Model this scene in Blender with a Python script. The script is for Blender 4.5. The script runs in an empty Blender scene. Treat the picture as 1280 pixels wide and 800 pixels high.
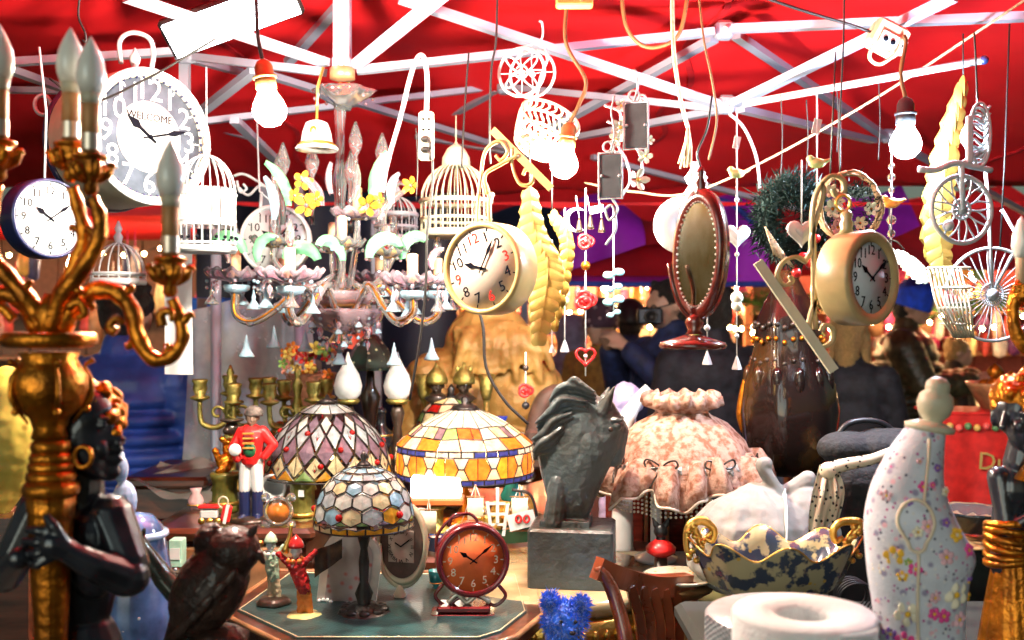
import bpy, math, random
from mathutils import Vector, Matrix, noise
R = math.radians; PI = math.pi; sin = math.sin; cos = math.cos
random.seed(7)
sc = bpy.context.scene; COL = sc.collection
F = 1280*35/36; CH = 1.55            # focal length in photo pixels, eye height
def P(px, py, d): return Vector(((px-640)*d/F, d, CH-(py-400)*d/F))

# ---------------------------------------------------------------- camera
cam = bpy.data.cameras.new('camera'); cam.lens = 35; cam.sensor_width = 36; cam.sensor_fit = 'HORIZONTAL'
cam.clip_start = .05; cam.clip_end = 400
cam.dof.use_dof = True; cam.dof.focus_distance = 2.0; cam.dof.aperture_fstop = 3.8
camo = bpy.data.objects.new('camera', cam); COL.objects.link(camo)
camo.location = (0, 0, CH); camo.rotation_euler = (R(90), 0, 0); sc.camera = camo
# ---------------------------------------------------------------- night sky and a weak fill light added behind the camera
w = bpy.data.worlds.new('World'); sc.world = w; w.use_nodes = True
nt = w.node_tree; bg = nt.nodes['Background']; sky = nt.nodes.new('ShaderNodeTexSky'); sky.sky_type = 'NISHITA'
sky.sun_disc = False; sky.sun_elevation = R(6); sky.sun_rotation = R(205)
nt.links.new(sky.outputs[0], bg.inputs[0]); bg.inputs[1].default_value = .02
fill_sun = bpy.data.lights.new('fill_sun', 'SUN'); fill_sun.energy = 0.58; fill_sun.angle = R(40); fill_sun.color = (.76, .97, .94)
fill_suno = bpy.data.objects.new('fill_sun', fill_sun); COL.objects.link(fill_suno); fill_suno.rotation_euler = (R(84), 0, R(-22))
sc.view_settings.view_transform = 'Standard'; sc.view_settings.look = 'None'; sc.view_settings.gamma = 1
sc.view_settings.use_curve_mapping = False; sc.view_settings.exposure = 1.12
sc.render.engine = 'CYCLES'; cy = sc.cycles
cy.use_denoising = True; cy.max_bounces = 7; cy.diffuse_bounces = 1; cy.glossy_bounces = 3; cy.transmission_bounces = 6
cy.transparent_max_bounces = 10; cy.caustics_reflective = False; cy.caustics_refractive = False; cy.sample_clamp_indirect = 6

# ---------------------------------------------------------------- materials
MATS = {}
def M(name, col, rough=.5, metal=0, var=.15, scale=25, bump=0, bscale=None, coat=0, trans=0, emit=0, col2=None,
      transl=0, sheen=0, ior=1.45, stretch=None, ramp=(.35, .65), detail=4, coord='Object', ecol=None, spec=.5):
    if name in MATS: return MATS[name]
    m = bpy.data.materials.new(name); m.use_nodes = True; n = m.node_tree.nodes; l = m.node_tree.links
    b = n['Principled BSDF']; out = n['Material Output']
    c = Vector(col[:3])
    tc = n.new('ShaderNodeTexCoord'); mp = n.new('ShaderNodeMapping'); l.new(tc.outputs[coord], mp.inputs[0])
    if stretch: mp.inputs['Scale'].default_value = stretch
    nz = n.new('ShaderNodeTexNoise'); nz.inputs['Scale'].default_value = scale; nz.inputs['Detail'].default_value = detail
    l.new(mp.outputs[0], nz.inputs[0])
    rp = n.new('ShaderNodeValToRGB'); e = rp.color_ramp.elements; e[0].position, e[1].position = ramp
    c2 = Vector(col2[:3]) if col2 else c*(1+var)
    e[0].color = (*((c*(1-var)) if not col2 else c), 1); e[1].color = (*c2, 1)
    l.new(nz.outputs[0], rp.inputs[0]); l.new(rp.outputs[0], b.inputs['Base Color'])
    # roughness wear
    mr = n.new('ShaderNodeMapRange'); mr.inputs[3].default_value = max(.02, rough*.8); mr.inputs[4].default_value = min(1, rough*1.25)
    l.new(nz.outputs[0], mr.inputs[0]); l.new(mr.outputs[0], b.inputs['Roughness'])
    b.inputs['Metallic'].default_value = metal; b.inputs['Coat Weight'].default_value = coat; b.inputs['Coat Roughness'].default_value = .08
    b.inputs['Transmission Weight'].default_value = trans; b.inputs['IOR'].default_value = ior
    b.inputs['Specular IOR Level'].default_value = spec
    if sheen: b.inputs['Sheen Weight'].default_value = sheen
    if emit:
        b.inputs['Emission Color'].default_value = (*(ecol or col), 1); b.inputs['Emission Strength'].default_value = emit
    if bump:
        n2 = n.new('ShaderNodeTexNoise'); n2.inputs['Scale'].default_value = bscale or scale*4; n2.inputs['Detail'].default_value = 5
        l.new(mp.outputs[0], n2.inputs[0]); bp = n.new('ShaderNodeBump'); bp.inputs['Strength'].default_value = bump; bp.inputs['Distance'].default_value = .01
        l.new(n2.outputs[0], bp.inputs['Height']); l.new(bp.outputs[0], b.inputs['Normal'])
    if transl:
        t = n.new('ShaderNodeBsdfTranslucent'); l.new(rp.outputs[0], t.inputs[0]); mx = n.new('ShaderNodeMixShader'); mx.inputs[0].default_value = transl
        l.new(b.outputs[0], mx.inputs[1]); l.new(t.outputs[0], mx.inputs[2]); l.new(mx.outputs[0], out.inputs[0])
    MATS[name] = m; return m
def spots(m, col, scale=60, size=.35, coord='Object', soft=.05, jitter=1):
    """printed blotches of COL over the material's own colour (flat print)"""
    n = m.node_tree.nodes; l = m.node_tree.links; b = n['Principled BSDF']; old = b.inputs['Base Color'].links[0].from_socket
    tc = n.new('ShaderNodeTexCoord'); v = n.new('ShaderNodeTexVoronoi'); v.inputs['Scale'].default_value = scale; v.inputs['Randomness'].default_value = jitter
    l.new(tc.outputs[coord], v.inputs[0]); r = n.new('ShaderNodeMapRange'); r.inputs[1].default_value = size-soft; r.inputs[2].default_value = size
    r.inputs[3].default_value = 1; r.inputs[4].default_value = 0; l.new(v.outputs['Distance'], r.inputs[0])
    mx = n.new('ShaderNodeMix'); mx.data_type = 'RGBA'; l.new(r.outputs[0], mx.inputs[0]); l.new(old, mx.inputs[6]); mx.inputs[7].default_value = (*col, 1)
    for k in list(old.links):
        if k.to_node != mx: l.new(mx.outputs[2], k.to_socket)
    return m

# ---------------------------------------------------------------- mesh building
def frame(d):
    d = Vector(d).normalized(); a = Vector((0, 0, 1)) if abs(d.z) < .9 else Vector((1, 0, 0))
    u = d.cross(a).normalized(); return u, u.cross(d).normalized()
def spl(pts, n=6):
    p = [Vector(x) for x in pts]; p = [p[0]*2-p[1]]+p+[p[-1]*2-p[-2]]; o = []
    for i in range(1, len(p)-2):
        for k in range(n):
            t = k/n; a, b, c, d = p[i-1:i+3]
            o.append(.5*((2*b)+(c-a)*t+(2*a-5*b+4*c-d)*t*t+(3*b-a-3*c+d)*t**3))
    o.append(p[-2]); return o
def lerp_list(vals, n):
    return [(lambda f, i: vals[i]*(1-f)+vals[min(i+1, len(vals)-1)]*f)(k*(len(vals)-1)/(n-1) % 1, int(k*(len(vals)-1)/(n-1))) for k in range(n)]
def arc(c, r, a0, a1, n=14, r1=None, y=0):
    r1 = r if r1 is None else r1
    return [Vector((c[0]+(r+(r1-r)*k/n)*cos(R(a0+(a1-a0)*k/n)), y, c[1]+(r+(r1-r)*k/n)*sin(R(a0+(a1-a0)*k/n)))) for k in range(n+1)]
ZtoY = Matrix.Rotation(R(90), 4, 'X')     # local +z faces the viewer (-y)
class MB:
    def __init__(s): s.v = []; s.f = []; s.s = []
    def add(s, vs, fs, mx=None, smooth=True):
        o = len(s.v); s.v += [(mx @ Vector(x)) if mx else Vector(x) for x in vs]
        s.f += [tuple(i+o for i in f) for f in fs]; s.s += [smooth]*len(fs); return s
    def box(s, c, sz, mx=None, bev=0):
        x, y, z = sz[0]/2, sz[1]/2, sz[2]/2; m = Matrix.Translation(c)
        if mx: m = m @ mx
        b = min(bev, x*.9, y*.9, z*.9)
        if b <= 0:
            vs = [(i*x, j*y, k*z) for i in (-1, 1) for j in (-1, 1) for k in (-1, 1)]
            return s.add(vs, [(0, 1, 3, 2), (4, 6, 7, 5), (0, 4, 5, 1), (2, 3, 7, 6), (0, 2, 6, 4), (1, 5, 7, 3)], m, False)
        def ring(ix, iy, zz): return [(-ix, -iy, zz), (ix, -iy, zz), (ix, iy, zz), (-ix, iy, zz)]
        oct_ = lambda ix, iy, zz: [(-ix+b, -iy, zz), (ix-b, -iy, zz), (ix, -iy+b, zz), (ix, iy-b, zz), (ix-b, iy, zz), (-ix+b, iy, zz), (-ix, iy-b, zz), (-ix, -iy+b, zz)]
        rs = [ring(x-b, y-b, -z)]; vs = []
        rows = [[(p[0], p[1], -z) for p in oct_(x, y, 0)]]
        vs = [(p[0]*(x-b)/x, p[1]*(y-b)/y, -z) for p in oct_(x, y, 0)]+[(p[0], p[1], -z+b) for p in oct_(x, y, 0)]+[(p[0], p[1], z-b) for p in oct_(x, y, 0)]+[(p[0]*(x-b)/x, p[1]*(y-b)/y, z) for p in oct_(x, y, 0)]
        fs = [tuple(range(7, -1, -1)), tuple(range(24, 32))]
        for k in range(3):
            for i in range(8): fs.append((k*8+i, k*8+(i+1) % 8, k*8+8+(i+1) % 8, k*8+8+i))
        return s.add(vs, fs, m, False)
    def lathe(s, prof, n=20, c=(0, 0, 0), mx=None, sx=1, sy=1, rf=None, smooth=True, zf=None, cap=True):
        m = Matrix.Translation(c)
        if mx: m = m @ mx
        vs = []; fs = []
        for k, (r, z) in enumerate(prof):
            for i in range(n):
                a = 2*PI*i/n; q = r*(rf(a, k) if rf else 1)
                vs.append((q*cos(a)*sx, q*sin(a)*sy, z+(zf(a, k) if zf else 0)))
        for k in range(len(prof)-1):
            for i in range(n): fs.append((k*n+i, k*n+(i+1) % n, (k+1)*n+(i+1) % n, (k+1)*n+i))
        if cap:
            if prof[0][0] > 1e-6: fs.append(tuple(range(n-1, -1, -1)))
            if prof[-1][0] > 1e-6: fs.append(tuple((len(prof)-1)*n+i for i in range(n)))
        return s.add(vs, fs, m, smooth)
    def tube(s, pts, r, n=8, closed=False, flat=None, mx=None, smooth=True):
        """swept tube; flat=(w,h) gives an oblong section"""
        p = [Vector(x) for x in pts]; N = len(p)
        if isinstance(r, (list, tuple)) and len(r) != N: r = lerp_list(list(r), N)
        vs = []; fs = []; u = None
        for i in range(N):
            d = (p[(i+1) % N]-p[i-1]) if closed else (p[min(i+1, N-1)]-p[max(i-1, 0)])
            if d.length < 1e-9: d = Vector((0, 0, 1))
            d.normalize()
            if u is None: u, v = frame(d)
            else:
                u = u-d*u.dot(d); u = frame(d)[0] if u.length < 1e-6 else u.normalized(); v = u.cross(d).normalized()
            rr = r[i] if isinstance(r, (list, tuple)) else r
            if flat:
                q = [(-flat[0], -flat[1]), (flat[0], -flat[1]), (flat[0], flat[1]), (-flat[0], flat[1])]
                vs += [p[i]+(u*a+v*b)*rr for a, b in q]
            else: vs += [p[i]+(u*cos(2*PI*k/n)+v*sin(2*PI*k/n))*rr for k in range(n)]
        m = 4 if flat else n
        for i in range(N if closed else N-1):
            j = (i+1) % N
            for k in range(m): fs.append((i*m+k, i*m+(k+1) % m, j*m+(k+1) % m, j*m+k))
        if not closed: fs += [tuple(range(m-1, -1, -1)), tuple((N-1)*m+k for k in range(m))]
        return s.add(vs, fs, mx, smooth and not flat)
    def ring(s, c, rx, r, rz=None, n=28, k=8, mx=None, flat=None):
        rz = rx if rz is None else rz
        return s.tube([(c[0]+rx*cos(2*PI*i/n), c[1], c[2]+rz*sin(2*PI*i/n)) for i in range(n)], r, k, True, flat, mx)
    def ball(s, c, r, n=12, m=8, mx=None):
        r = (r, r, r) if not isinstance(r, (tuple, list)) else r
        prof = [(sin(PI*k/m), -cos(PI*k/m)) for k in range(m+1)]; prof[0] = (1e-4, -1); prof[-1] = (1e-4, 1)
        t = Matrix.Translation(c)
        if mx: t = t @ mx
        return s.lathe(prof, n, (0, 0, 0), t @ Matrix.Diagonal((*r, 1)))
    def limb(s, a, b, r0, r1, n=10, k=5):
        a, b = Vector(a), Vector(b); s.tube([a.lerp(b, i/k) for i in range(k+1)], [r0+(r1-r0)*i/k for i in range(k+1)], n)
        s.ball(a, r0, n, 6); s.ball(b, r1, n, 6); return s
    def prism(s, out, y0, y1, mx=None, smooth=False):
        n = len(out); vs = [(a, y0, b) for a, b in out]+[(a, y1, b) for a, b in out]
        fs = [tuple(range(n)), tuple(range(2*n-1, n-1, -1))]+[(i, i+n, (i+1) % n+n, (i+1) % n) for i in range(n)]
        return s.add(vs, fs, mx, smooth)
    def grid(s, fn, nu, nv, cu=False, mx=None, smooth=True):
        vs = [fn(i/(nu if cu else nu-1), j/(nv-1)) for j in range(nv) for i in range(nu)]; fs = []
        for j in range(nv-1):
            for i in range(nu if cu else nu-1): fs.append((j*nu+i, j*nu+(i+1) % nu, (j+1)*nu+(i+1) % nu, (j+1)*nu+i))
        return s.add(vs, fs, mx, smooth)
    def jitter(s, amp, sc_=.1, seed=0):
        for p in s.v: p += noise.noise_vector(p*sc_+Vector((seed, seed*2, 0)))*amp
        return s
    def mesh(s, name, S=1, mx=None):
        m = bpy.data.meshes.new(name); vs = [(mx @ p) if mx else p for p in s.v]
        m.from_pydata([p*S for p in vs], [], s.f); m.polygons.foreach_set('use_smooth', s.s); m.update(); return m
def text_mb(txt, size, c=(0, 0, 0), mx=None, thick=.4):
    cu = bpy.data.curves.new('t', 'FONT'); cu.body = txt; cu.size = size; cu.align_x = 'CENTER'; cu.align_y = 'CENTER'; cu.extrude = thick; cu.resolution_u = 2
    o = bpy.data.objects.new('t', cu); COL.objects.link(o); me = bpy.data.meshes.new_from_object(o.evaluated_get(bpy.context.evaluated_depsgraph_get()))
    b = MB(); m = Matrix.Translation(c) @ (mx or Matrix()) @ ZtoY
    b.add([v.co for v in me.vertices], [tuple(p.vertices) for p in me.polygons], m, False)
    bpy.data.objects.remove(o); bpy.data.curves.remove(cu); bpy.data.meshes.remove(me); return b

def setp(o, label=None, cat=None, group=None, kind=None):
    for k, v in (('label', label), ('category', cat), ('group', group), ('kind', kind)):
        if v: o[k] = v
    return o
class T:
    """a thing: an Empty at its base; part shapes are given in photo pixels at the thing's distance (S metres each), or metres with S=1"""
    def __init__(s, name, label, cat, px, py, d, group=None, rz=0, S=None, loc=None, ry=0, kind=None, view=False):
        s.px, s.py, s.d = px, py, d; s.S = d/F if S is None else S
        s.e = bpy.data.objects.new(name, None); COL.objects.link(s.e); s.e.location = loc if loc else P(px, py, d)
        if view: rz += math.degrees(math.atan2(-(px-640), F))
        s.e.rotation_euler = (0, R(ry), R(rz)); s.mx = None
        s.e.empty_display_size = .02
        setp(s.e, label, cat, group, kind)
    def q(s, px, py, dy=0): return Vector((px-s.px, dy, s.py-py))
    def qs(s, *pts): return [s.q(*p) for p in pts]
    def part(s, name, mb, mat, parent=None, mx=None, label=None, kind=None, mesh=None, loc=None):
        me = mesh or mb.mesh(name, s.S, mx or s.mx)
        if not me.materials: me.materials.append(mat)
        o = bpy.data.objects.new(name, me); COL.objects.link(o); o.parent = parent or s.e
        if mesh: o.material_slots[0].link = 'OBJECT'; o.material_slots[0].material = mat
        if loc is not None: o.location = Vector(loc)*s.S
        setp(o, label, None, None, kind); return o
    def sculpt(s, name, mb, mat, vox=2.0, it=4, parent=None, fac=.5, mx=None, label=None, disp=None):
        o = s.part(name, mb, mat, parent, mx, label); r = o.modifiers.new('r', 'REMESH'); r.mode = 'VOXEL'; r.voxel_size = vox*s.S; r.use_smooth_shade = True
        if it: m = o.modifiers.new('s', 'SMOOTH'); m.factor = fac; m.iterations = it
        if disp:
            tx = bpy.data.textures.new('d', 'CLOUDS'); tx.noise_scale = disp[1]*s.S; d = o.modifiers.new('d', 'DISPLACE'); d.texture = tx; d.strength = disp[0]*s.S; d.mid_level = .5
        return o
def solo(name, label, cat, mb, mat, S, loc, group=None, rz=0, kind=None):
    me = mb.mesh(name, S); me.materials.append(mat); o = bpy.data.objects.new(name, me); COL.objects.link(o); o.location = loc; o.rotation_euler = (0, 0, R(rz))
    return setp(o, label, cat, group, kind)
# ================================================================ materials in use
GOLD = M('antique gold', (.62, .20, .015), .30, .85, var=.35, scale=24, bump=.32, bscale=90, col2=(.16, .048, .007), ramp=(.42, .72))
GOLDB = M('bright gold', (.75, .45, .10), .3, .9, scale=30, bump=.2)
BRASS = M('green aged brass', (.20, .17, .04), .4, .8, scale=40, col2=(.45, .36, .10), bump=.3)
BRONZE = M('dark bronze', (.035, .022, .015), .3, .25, var=.4, bump=.2, coat=.4)
SKINB = M('black lacquer', (.020, .020, .026), .30, 0, var=.35, coat=.45, bump=.04)
WHITEM = M('white painted metal', (.46, .47, .49), .4, 0, var=.04)
ALU = M('white aluminium', (.34, .35, .44), .38, .25, var=.05, scale=8)
CREAM = M('cream paint', (.5, .4, .24), .4, 0, var=.1, coat=.2)
IVORY = M('ivory paint', (.50, .44, .31), .45, 0, var=.07)
WHITE = M('white', (.66, .67, .67), .5, 0, var=.04)
PAPER = M('dial paper', (.52, .54, .56), .7, 0, var=.03, spec=.1)
PINKP = M('pale dial', (.46, .36, .30), .7, 0, spec=.1, var=.05)
BLACK = M('black', (.012, .012, .014), .4, 0)
INK = M('ink', (.006, .006, .01), .9, 0, spec=.02)
INKR = M('red ink', (.60, .02, .015), .9, 0, spec=.02)
GREYD = M('grey dial print', (.55, .60, .66), .5, 0, var=.15)
NAVY = M('navy paint', (.012, .018, .07), .35, 0, coat=.4)
REDWOOD = M('red lacquered wood', (.10, .012, .007), .22, 0, var=.4, coat=.7, stretch=(1, 1, 6), scale=12)
WOOD = M('mahogany', (.065, .017, .007), .3, 0, var=.5, scale=10, stretch=(1, 6, 6), coat=.4)
WOODL = M('worn wood edge', (.30, .14, .06), .35, 0, var=.4, scale=14, coat=.3)
LEATHER = M('green leather', (.016, .045, .045), .3, 0, var=.4, bump=.15, bscale=220, coat=.2)
RED = M('red paint', (.65, .015, .015), .35, 0, coat=.3)
TENT = M('red tent cloth', (.90, .010, .016), .65, 0, var=.10, scale=2.5, transl=.04, bump=.2, bscale=5)
PURPLE = M('purple canopy cloth', (.42, .016, .55), .6, 0, var=.25, scale=3, transl=.35, bump=.15, bscale=6)
REDC = M('neighbour red cloth', (.55, .012, .02), .6, 0, var=.25, scale=3, transl=.35, bump=.15, bscale=6)
BLUEC = M('blue canopy edge', (.03, .05, .35), .6, 0, transl=.2)
DARKT = M('dark navy tarpaulin', (.012, .011, .030), .5, 0, var=.5, scale=2, bump=.3, bscale=5)
GLASSW = M('clear glass', (.97, .98, 1), .03, 0, var=.02, trans=.93, ior=1.42)
GLASSP = M('pink glass', (1, .74, .88), .04, 0, var=.05, trans=.82, ior=1.4)
GLASSB = M('pale blue glass', (.50, .76, .95), .06, 0, var=.1, trans=.6, ior=1.3)
GLASSG = M('green glass', (.25, .80, .40), .1, 0, var=.25, trans=.35, transl=.3, ior=1.3)
GLASSY = M('amber glass', (.80, .42, .04), .12, 0, var=.25, trans=.35, ior=1.25)
CANDLE = M('candle sleeve', (.60, .38, .22), .5, 0, var=.08)
PORC = M('porcelain', (.62, .62, .62), .15, 0, var=.03, coat=.5)
FLAME = M('frosted bulb glass', (.82, .78, .70), .22, 0, var=.03, coat=.3)
CORDB = M('black cord', (.012, .010, .010), .5, 0)
CORDY = M('ochre cord', (.16, .07, .02), .55, 0)
ROPE = M('rope', (.52, .38, .22), .8, 0, var=.3, scale=80)
TWINE = M('pale string', (.72, .70, .66), .7, 0)
SLATE = M('slate board', (.10, .115, .125), .8, 0, var=.2, spec=.1)
LEAD = M('lead came', (.035, .03, .028), .35, .6)
IRON = M('cast iron foot', (.025, .022, .020), .35, .5, bump=.3)
JACKET = M('blue quilted nylon', (.03, .075, .36), .42, 0, var=.25, scale=8, bump=.25, bscale=18)
DARKCOAT = M('dark coat', (.022, .022, .030), .7, 0, var=.4, bump=.3, bscale=60)
NAVYCOAT = M('navy coat', (.014, .022, .075), .7, 0, var=.4, bump=.3, bscale=60)
OLIVE = M('olive coat', (.26, .14, .03), .65, 0, var=.3, bump=.3, bscale=20)
GREYC = M('grey violet coat', (.17, .14, .22), .7, 0, var=.2)
QUILT = M('dark olive quilt', (.05, .040, .018), .38, 0, var=.4, bump=.4, bscale=14)
JEANS = M('jeans', (.02, .04, .11), .8, 0, var=.25, bump=.2)
SKIN = M('skin', (.50, .28, .19), .5, 0, var=.08, scale=14)
HAIRD = M('dark hair', (.018, .013, .010), .45, 0, var=.4, scale=60, bump=.6, stretch=(6, 6, 1))
HAIRB = M('blond hair', (.42, .25, .09), .45, 0, var=.4, scale=60, bump=.6, stretch=(6, 6, 1))
BLUEHAT = M('blue knit', (.02, .09, .85), .8, 0, var=.2, bump=.5, bscale=120)
def bulbmat(n, c, e): return M(n, c, .3, 0, emit=e)
WARMB = bulbmat('warm lamp glow', (1, .90, .72), 1050)
COOLB = bulbmat('cool lamp glow', (.66, .82, 1), 800)
DIMB = bulbmat('dim stall lamp glow', (1, .66, .36), 110)
LOWB = bulbmat('inner lamp glow', (1, .66, .32), 22)
FARB = bulbmat('stall lamp glow', (1, .62, .30), 420)
PANELB = bulbmat('flood panel glow', (.82, .91, 1), 12)
def colour(name, c, rough=.4, **k): return M(name, c, rough, 0, **k)
# ================================================================ setting
PAVE = M('wet paving', (.05, .045, .04), .35, 0, var=.4, scale=3, bump=.2, bscale=12)
g = MB().grid(lambda u, v: ((u-.5)*240, -60+v*300, 0), 2, 2); solo('ground', None, None, g, PAVE, 1, (0, 0, 0), kind='structure')

# ---- the folding tent that covers the stall
HX, HY = P(428, 80, 2.35).x, 2.35
tent = T('market_tent', 'red market tent with white folding aluminium frame over the stall', 'tent', 428, 82, 2.35, S=1, loc=(HX, HY, 0))
def canopy(u, v):
    x = -3.6+u*7.3; y = -.95+v*2.91
    k = (abs(x)/3.7)**3+(abs(y)/(2.2 if y < 0 else 1.95))**3; k = min(1, k**(1/3))
    z = 2.13+.30*(1-k**1.5)
    a = math.atan2(y, x); z -= .05*abs(sin(a*2))*sin(PI*k)
    p = Vector((x, y, z)); z += .034*noise.noise(Vector((x*1.7, y*1.7, 0)))+.012*noise.noise(Vector((x*5, y*2.2, 3)))-.055*k**4*(.5+.5*sin(x*2.3+1.2))+.010*sin(a*26+3*noise.noise(p*.8))*k
    if k >= 1: z = 2.13-.25*(max(abs(x)/3.7, abs(y)/1.95)-1)
    return (x, y, z)
tent.part('canopy', MB().grid(canopy, 80, 60), TENT)
def val(u, v):     # back valance
    x = -3.6+u*7.3; return (x, 1.96+.02*sin(x*9), 2.06-v*.03+.02*abs(sin(x*5.2))*v)
tent.part('valance', MB().grid(val, 120, 5), TENT)
for u0 in (.06, .25, .437, .62, .80, .96):
    tent.part('seam', MB().tube([Vector(canopy(u0+.004*sin(j*.7), j/50))-Vector((0, 0, .004)) for j in range(51)], 1, flat=(.009, .0025)), M('seam tape', (.55, .008, .014), .7))
tent.part('front_hem', MB().tube([canopy(k/60, 0) for k in range(61)], .012, 6), TENT)
def W(px, py, d): p = P(px, py, d); return Vector((p.x-HX, p.y-HY, p.z))
def bar(a, b, wd=.013, ht=.009, mat=ALU, name='bar'):
    tent.part(name, MB().tube([W(*a), W(*b)], 1, flat=(wd, ht)), mat)
H = 2.35
bar((428, -45, H), (428, 84, H), .019, .019, name='mast')
for a, b in [((158, -4, 1.95), (408, 79, H)), ((232, 70, 2.6), (404, 90, H)), ((444, 82, H), (560, -12, 2.0)),
             ((446, 88, H+.03), (892, 40, 2.45)), ((500, -2, 2.2), (908, 134, 2.5)), ((893, 48, 2.5), (690, 160, 3.2)),
             ((628, 108, 3.2), (900, 136, 2.55)), ((898, 138, 2.6), (724, 171, 3.3)), ((236, 154, 3.0), (626, 108, 3.3)),
             ((622, 112, 3.26), (497, 180, 3.9)), ((330, 92, 2.8), (640, 188, 3.7)), ((915, 36, 2.4), (1300, 20, 2.15)),
             ((917, 130, 2.45), (1192, -4, 2.0)), ((920, 44, 2.55), (1108, 172, 3.4)), ((925, 136, 2.6), (1092, 176, 3.4)),
             ((-20, 80, 2.4), (226, 64, 2.55)), ((10, 86, 2.5), (110, 122, 2.8)), ((236, 152, 2.9), (318, 88, 2.5)),
             ((293, 150, 2.7), (350, 205, 3.3)), ((240, 74, 2.6), (300, 90, 3.0)), ((180, 92, 3.2), (235, 130, 3.6)),
             ((-10, 112, 3.0), (110, 114, 3.1)), ((520, 170, 3.7), (712, 204, 4.0)), ((262, 160, 3.6), (460, 205, 4.1)),
             ((430, 0, 2.6), (360, 78, 2.9)), ((1108, 172, 3.42), (1290, 270, 4.3)), ((740, 196, 3.8), (1000, 262, 4.2))]:
    bar(a, b)
for (x, y, d) in [(428, 82, H), (905, 38, 2.47), (908, 131, 2.5), (630, 109, 3.22), (231, 68, 2.58), (1110, 170, 3.4)]:
    c = W(x, y, d); b = MB().box(c, (.045, .04, .045), bev=.008)
    j = tent.part('joint', b, ALU)
    tent.part('bolt', MB().lathe([(.006, 0), (.006, .006), (.003, .009)], 8, c+Vector((0, -.02, 0)), ZtoY), GREYD, j)
tent.part('hub_plate', MB().lathe([(.012, -.03), (.03, -.028), (.03, -.004), (.02, 0)], 16, W(428, 84, H)), M('copper hub', (.55, .25, .12), .4, .6))
bar((231, 66, 2.62), (231, 302, 2.62), .012, .012, name='drop_strut')
bar((471, 150, 4.2), (471, 700, 4.2), .02, .02, name='post'); bar((332, 200, 4.3), (332, 700, 4.3), .02, .02, name='post')
rod = T('hanging_rod', 'white capped tube rail hung with ornaments under the red canopy', 'rail', 930, 132, 2.3)
rod.part('tube', MB().tube([rod.q(930, 130), P(1230, 75, 2.0).__sub__(P(930, 132, 2.3))*(1/rod.S)], 4.4, 10), WHITEM)
e = (P(1230, 75, 2.0)-P(930, 132, 2.3))*(1/rod.S)
rod.part('end_cap', MB().ball(e, 5), NAVY)
line = T('washing_line', 'taut brown rope slung between the tent bars', 'rope', 890, 232, 2.4)
line.part('strand', MB().tube(spl([line.q(740, 212, 120), line.q(800, 232, 60), line.q(880, 236), line.q(1050, 150, -60), line.q(1222, 36, -170)], 8), 1.6, 6), ROPE)

# ---- dark tarpaulin back wall, clear plastic sheets and poles
def wall(u, v): x = -1.45+u*1.2; return (x, .06*sin(x*7)+.03*sin(x*19+v*3), 2.33-v*2.33)
wl = MB().grid(wall, 50, 12); solo('tarpaulin_wall', 'dark navy tarpaulin hung as the back wall behind the chandelier', 'tarpaulin', wl, DARKT, 1, (0, 4.56, 0))
CLEAR = M('cloudy plastic sheet', (.75, .74, .76), .25, 0, var=.1, trans=.55, bump=.5, bscale=6, ior=1.1)
def sheet(u, v): x = u*.42-.2; return (x*(1+.35*v), .03*sin(u*13+v*2)+.04*v*sin(u*6), 1.62-v*.95-.10*abs(u-.35))
solo('plastic_sheet', 'cloudy clear plastic sheet draped over boxes by the white pole', 'sheet', MB().grid(sheet, 30, 14), CLEAR, 1, (P(310, 400, 3.5).x, 3.5, 0))
for px, lab in ((270, 'white pole in front of the cloudy plastic sheet'), (374, 'white pole beside the basket of flowers')):
    p = P(px, 400, 3.35); b = MB().tube([(0, 0, 0), (0, 0, 2.0)], .018, 12)
    t = T('tent_pole', lab, 'pole', px, 400, 3.35, S=1, loc=(p.x, 3.35, 0)); t.part('shaft', b, ALU); t.part('foot_plate', MB().box((0, 0, .01), (.09, .09, .02), bev=.004), ALU)
BRW = M('brown cardboard', (.16, .10, .08), .8, 0, var=.2)
for x, y, d, sx, sz, c, lab in ((320, 600, 3.75, .46, .55, BRW, 'brown carton behind the green brass candelabra'), (262, 385, 4.1, .18, .14, colour('blue box', (.02, .12, .5)), 'bright blue box behind the white pole')):
    p = P(x, y, d); t = T('carton', lab, 'box', x, y, d, S=1); z0 = p.z if lab.startswith('bright') else .3
    t.part('carton_body', MB().box((0, 0, sz/2-.1), (sx, .2, sz), bev=.01), c); t.part('tape', MB().box((0, -.101, sz/2-.1), (.04, .004, sz*.98)), BRW if c != BRW else WHITE)

# ---- neighbour stall canopy, purple and red, with scalloped edges
nb = T('purple_canopy', 'purple and red scalloped canopy of the stall across the lane', 'canopy', 820, 356, 5.4)
def flap(x0, x1, ytop, ybot, dy, sag, side=0):
    def fn(u, v):
        x = x0+(x1-x0)*u; top = ytop(u); yb = ybot(u)
        return nb.q(x, top+(yb-top)*v, dy*(1-v)+6*sin(u*9+v*2)+sag*sin(PI*v))
    return MB().grid(fn, 26, 10)
nb.part('roof_slope', flap(420, 1120, lambda u: 60, lambda u: 345, 420, 0), REDC)
nb.part('roof_slope', flap(640, 985, lambda u: 300-24*sin(PI*min(1, u*1.3)), lambda u: 357-4*u, 260, 0), PURPLE)
nb.part('scallop', flap(690, 806, lambda u: 292-54*sin(PI*(.12+.74*u)), lambda u: 346-40*u, 40, -10), PURPLE)
nb.part('scallop', flap(800, 856, lambda u: 258-8*u+16*sin(PI*u), lambda u: 306, 70, -8), REDC)
nb.part('scallop', flap(846, 960, lambda u: 306-66*sin(PI*(.05+.7*u)), lambda u: 352, 30, -10), PURPLE)
nb.part('scallop', flap(560, 700, lambda u: 255+8*sin(PI*2*u), lambda u: 330, 60, -10), DARKT)
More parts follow.
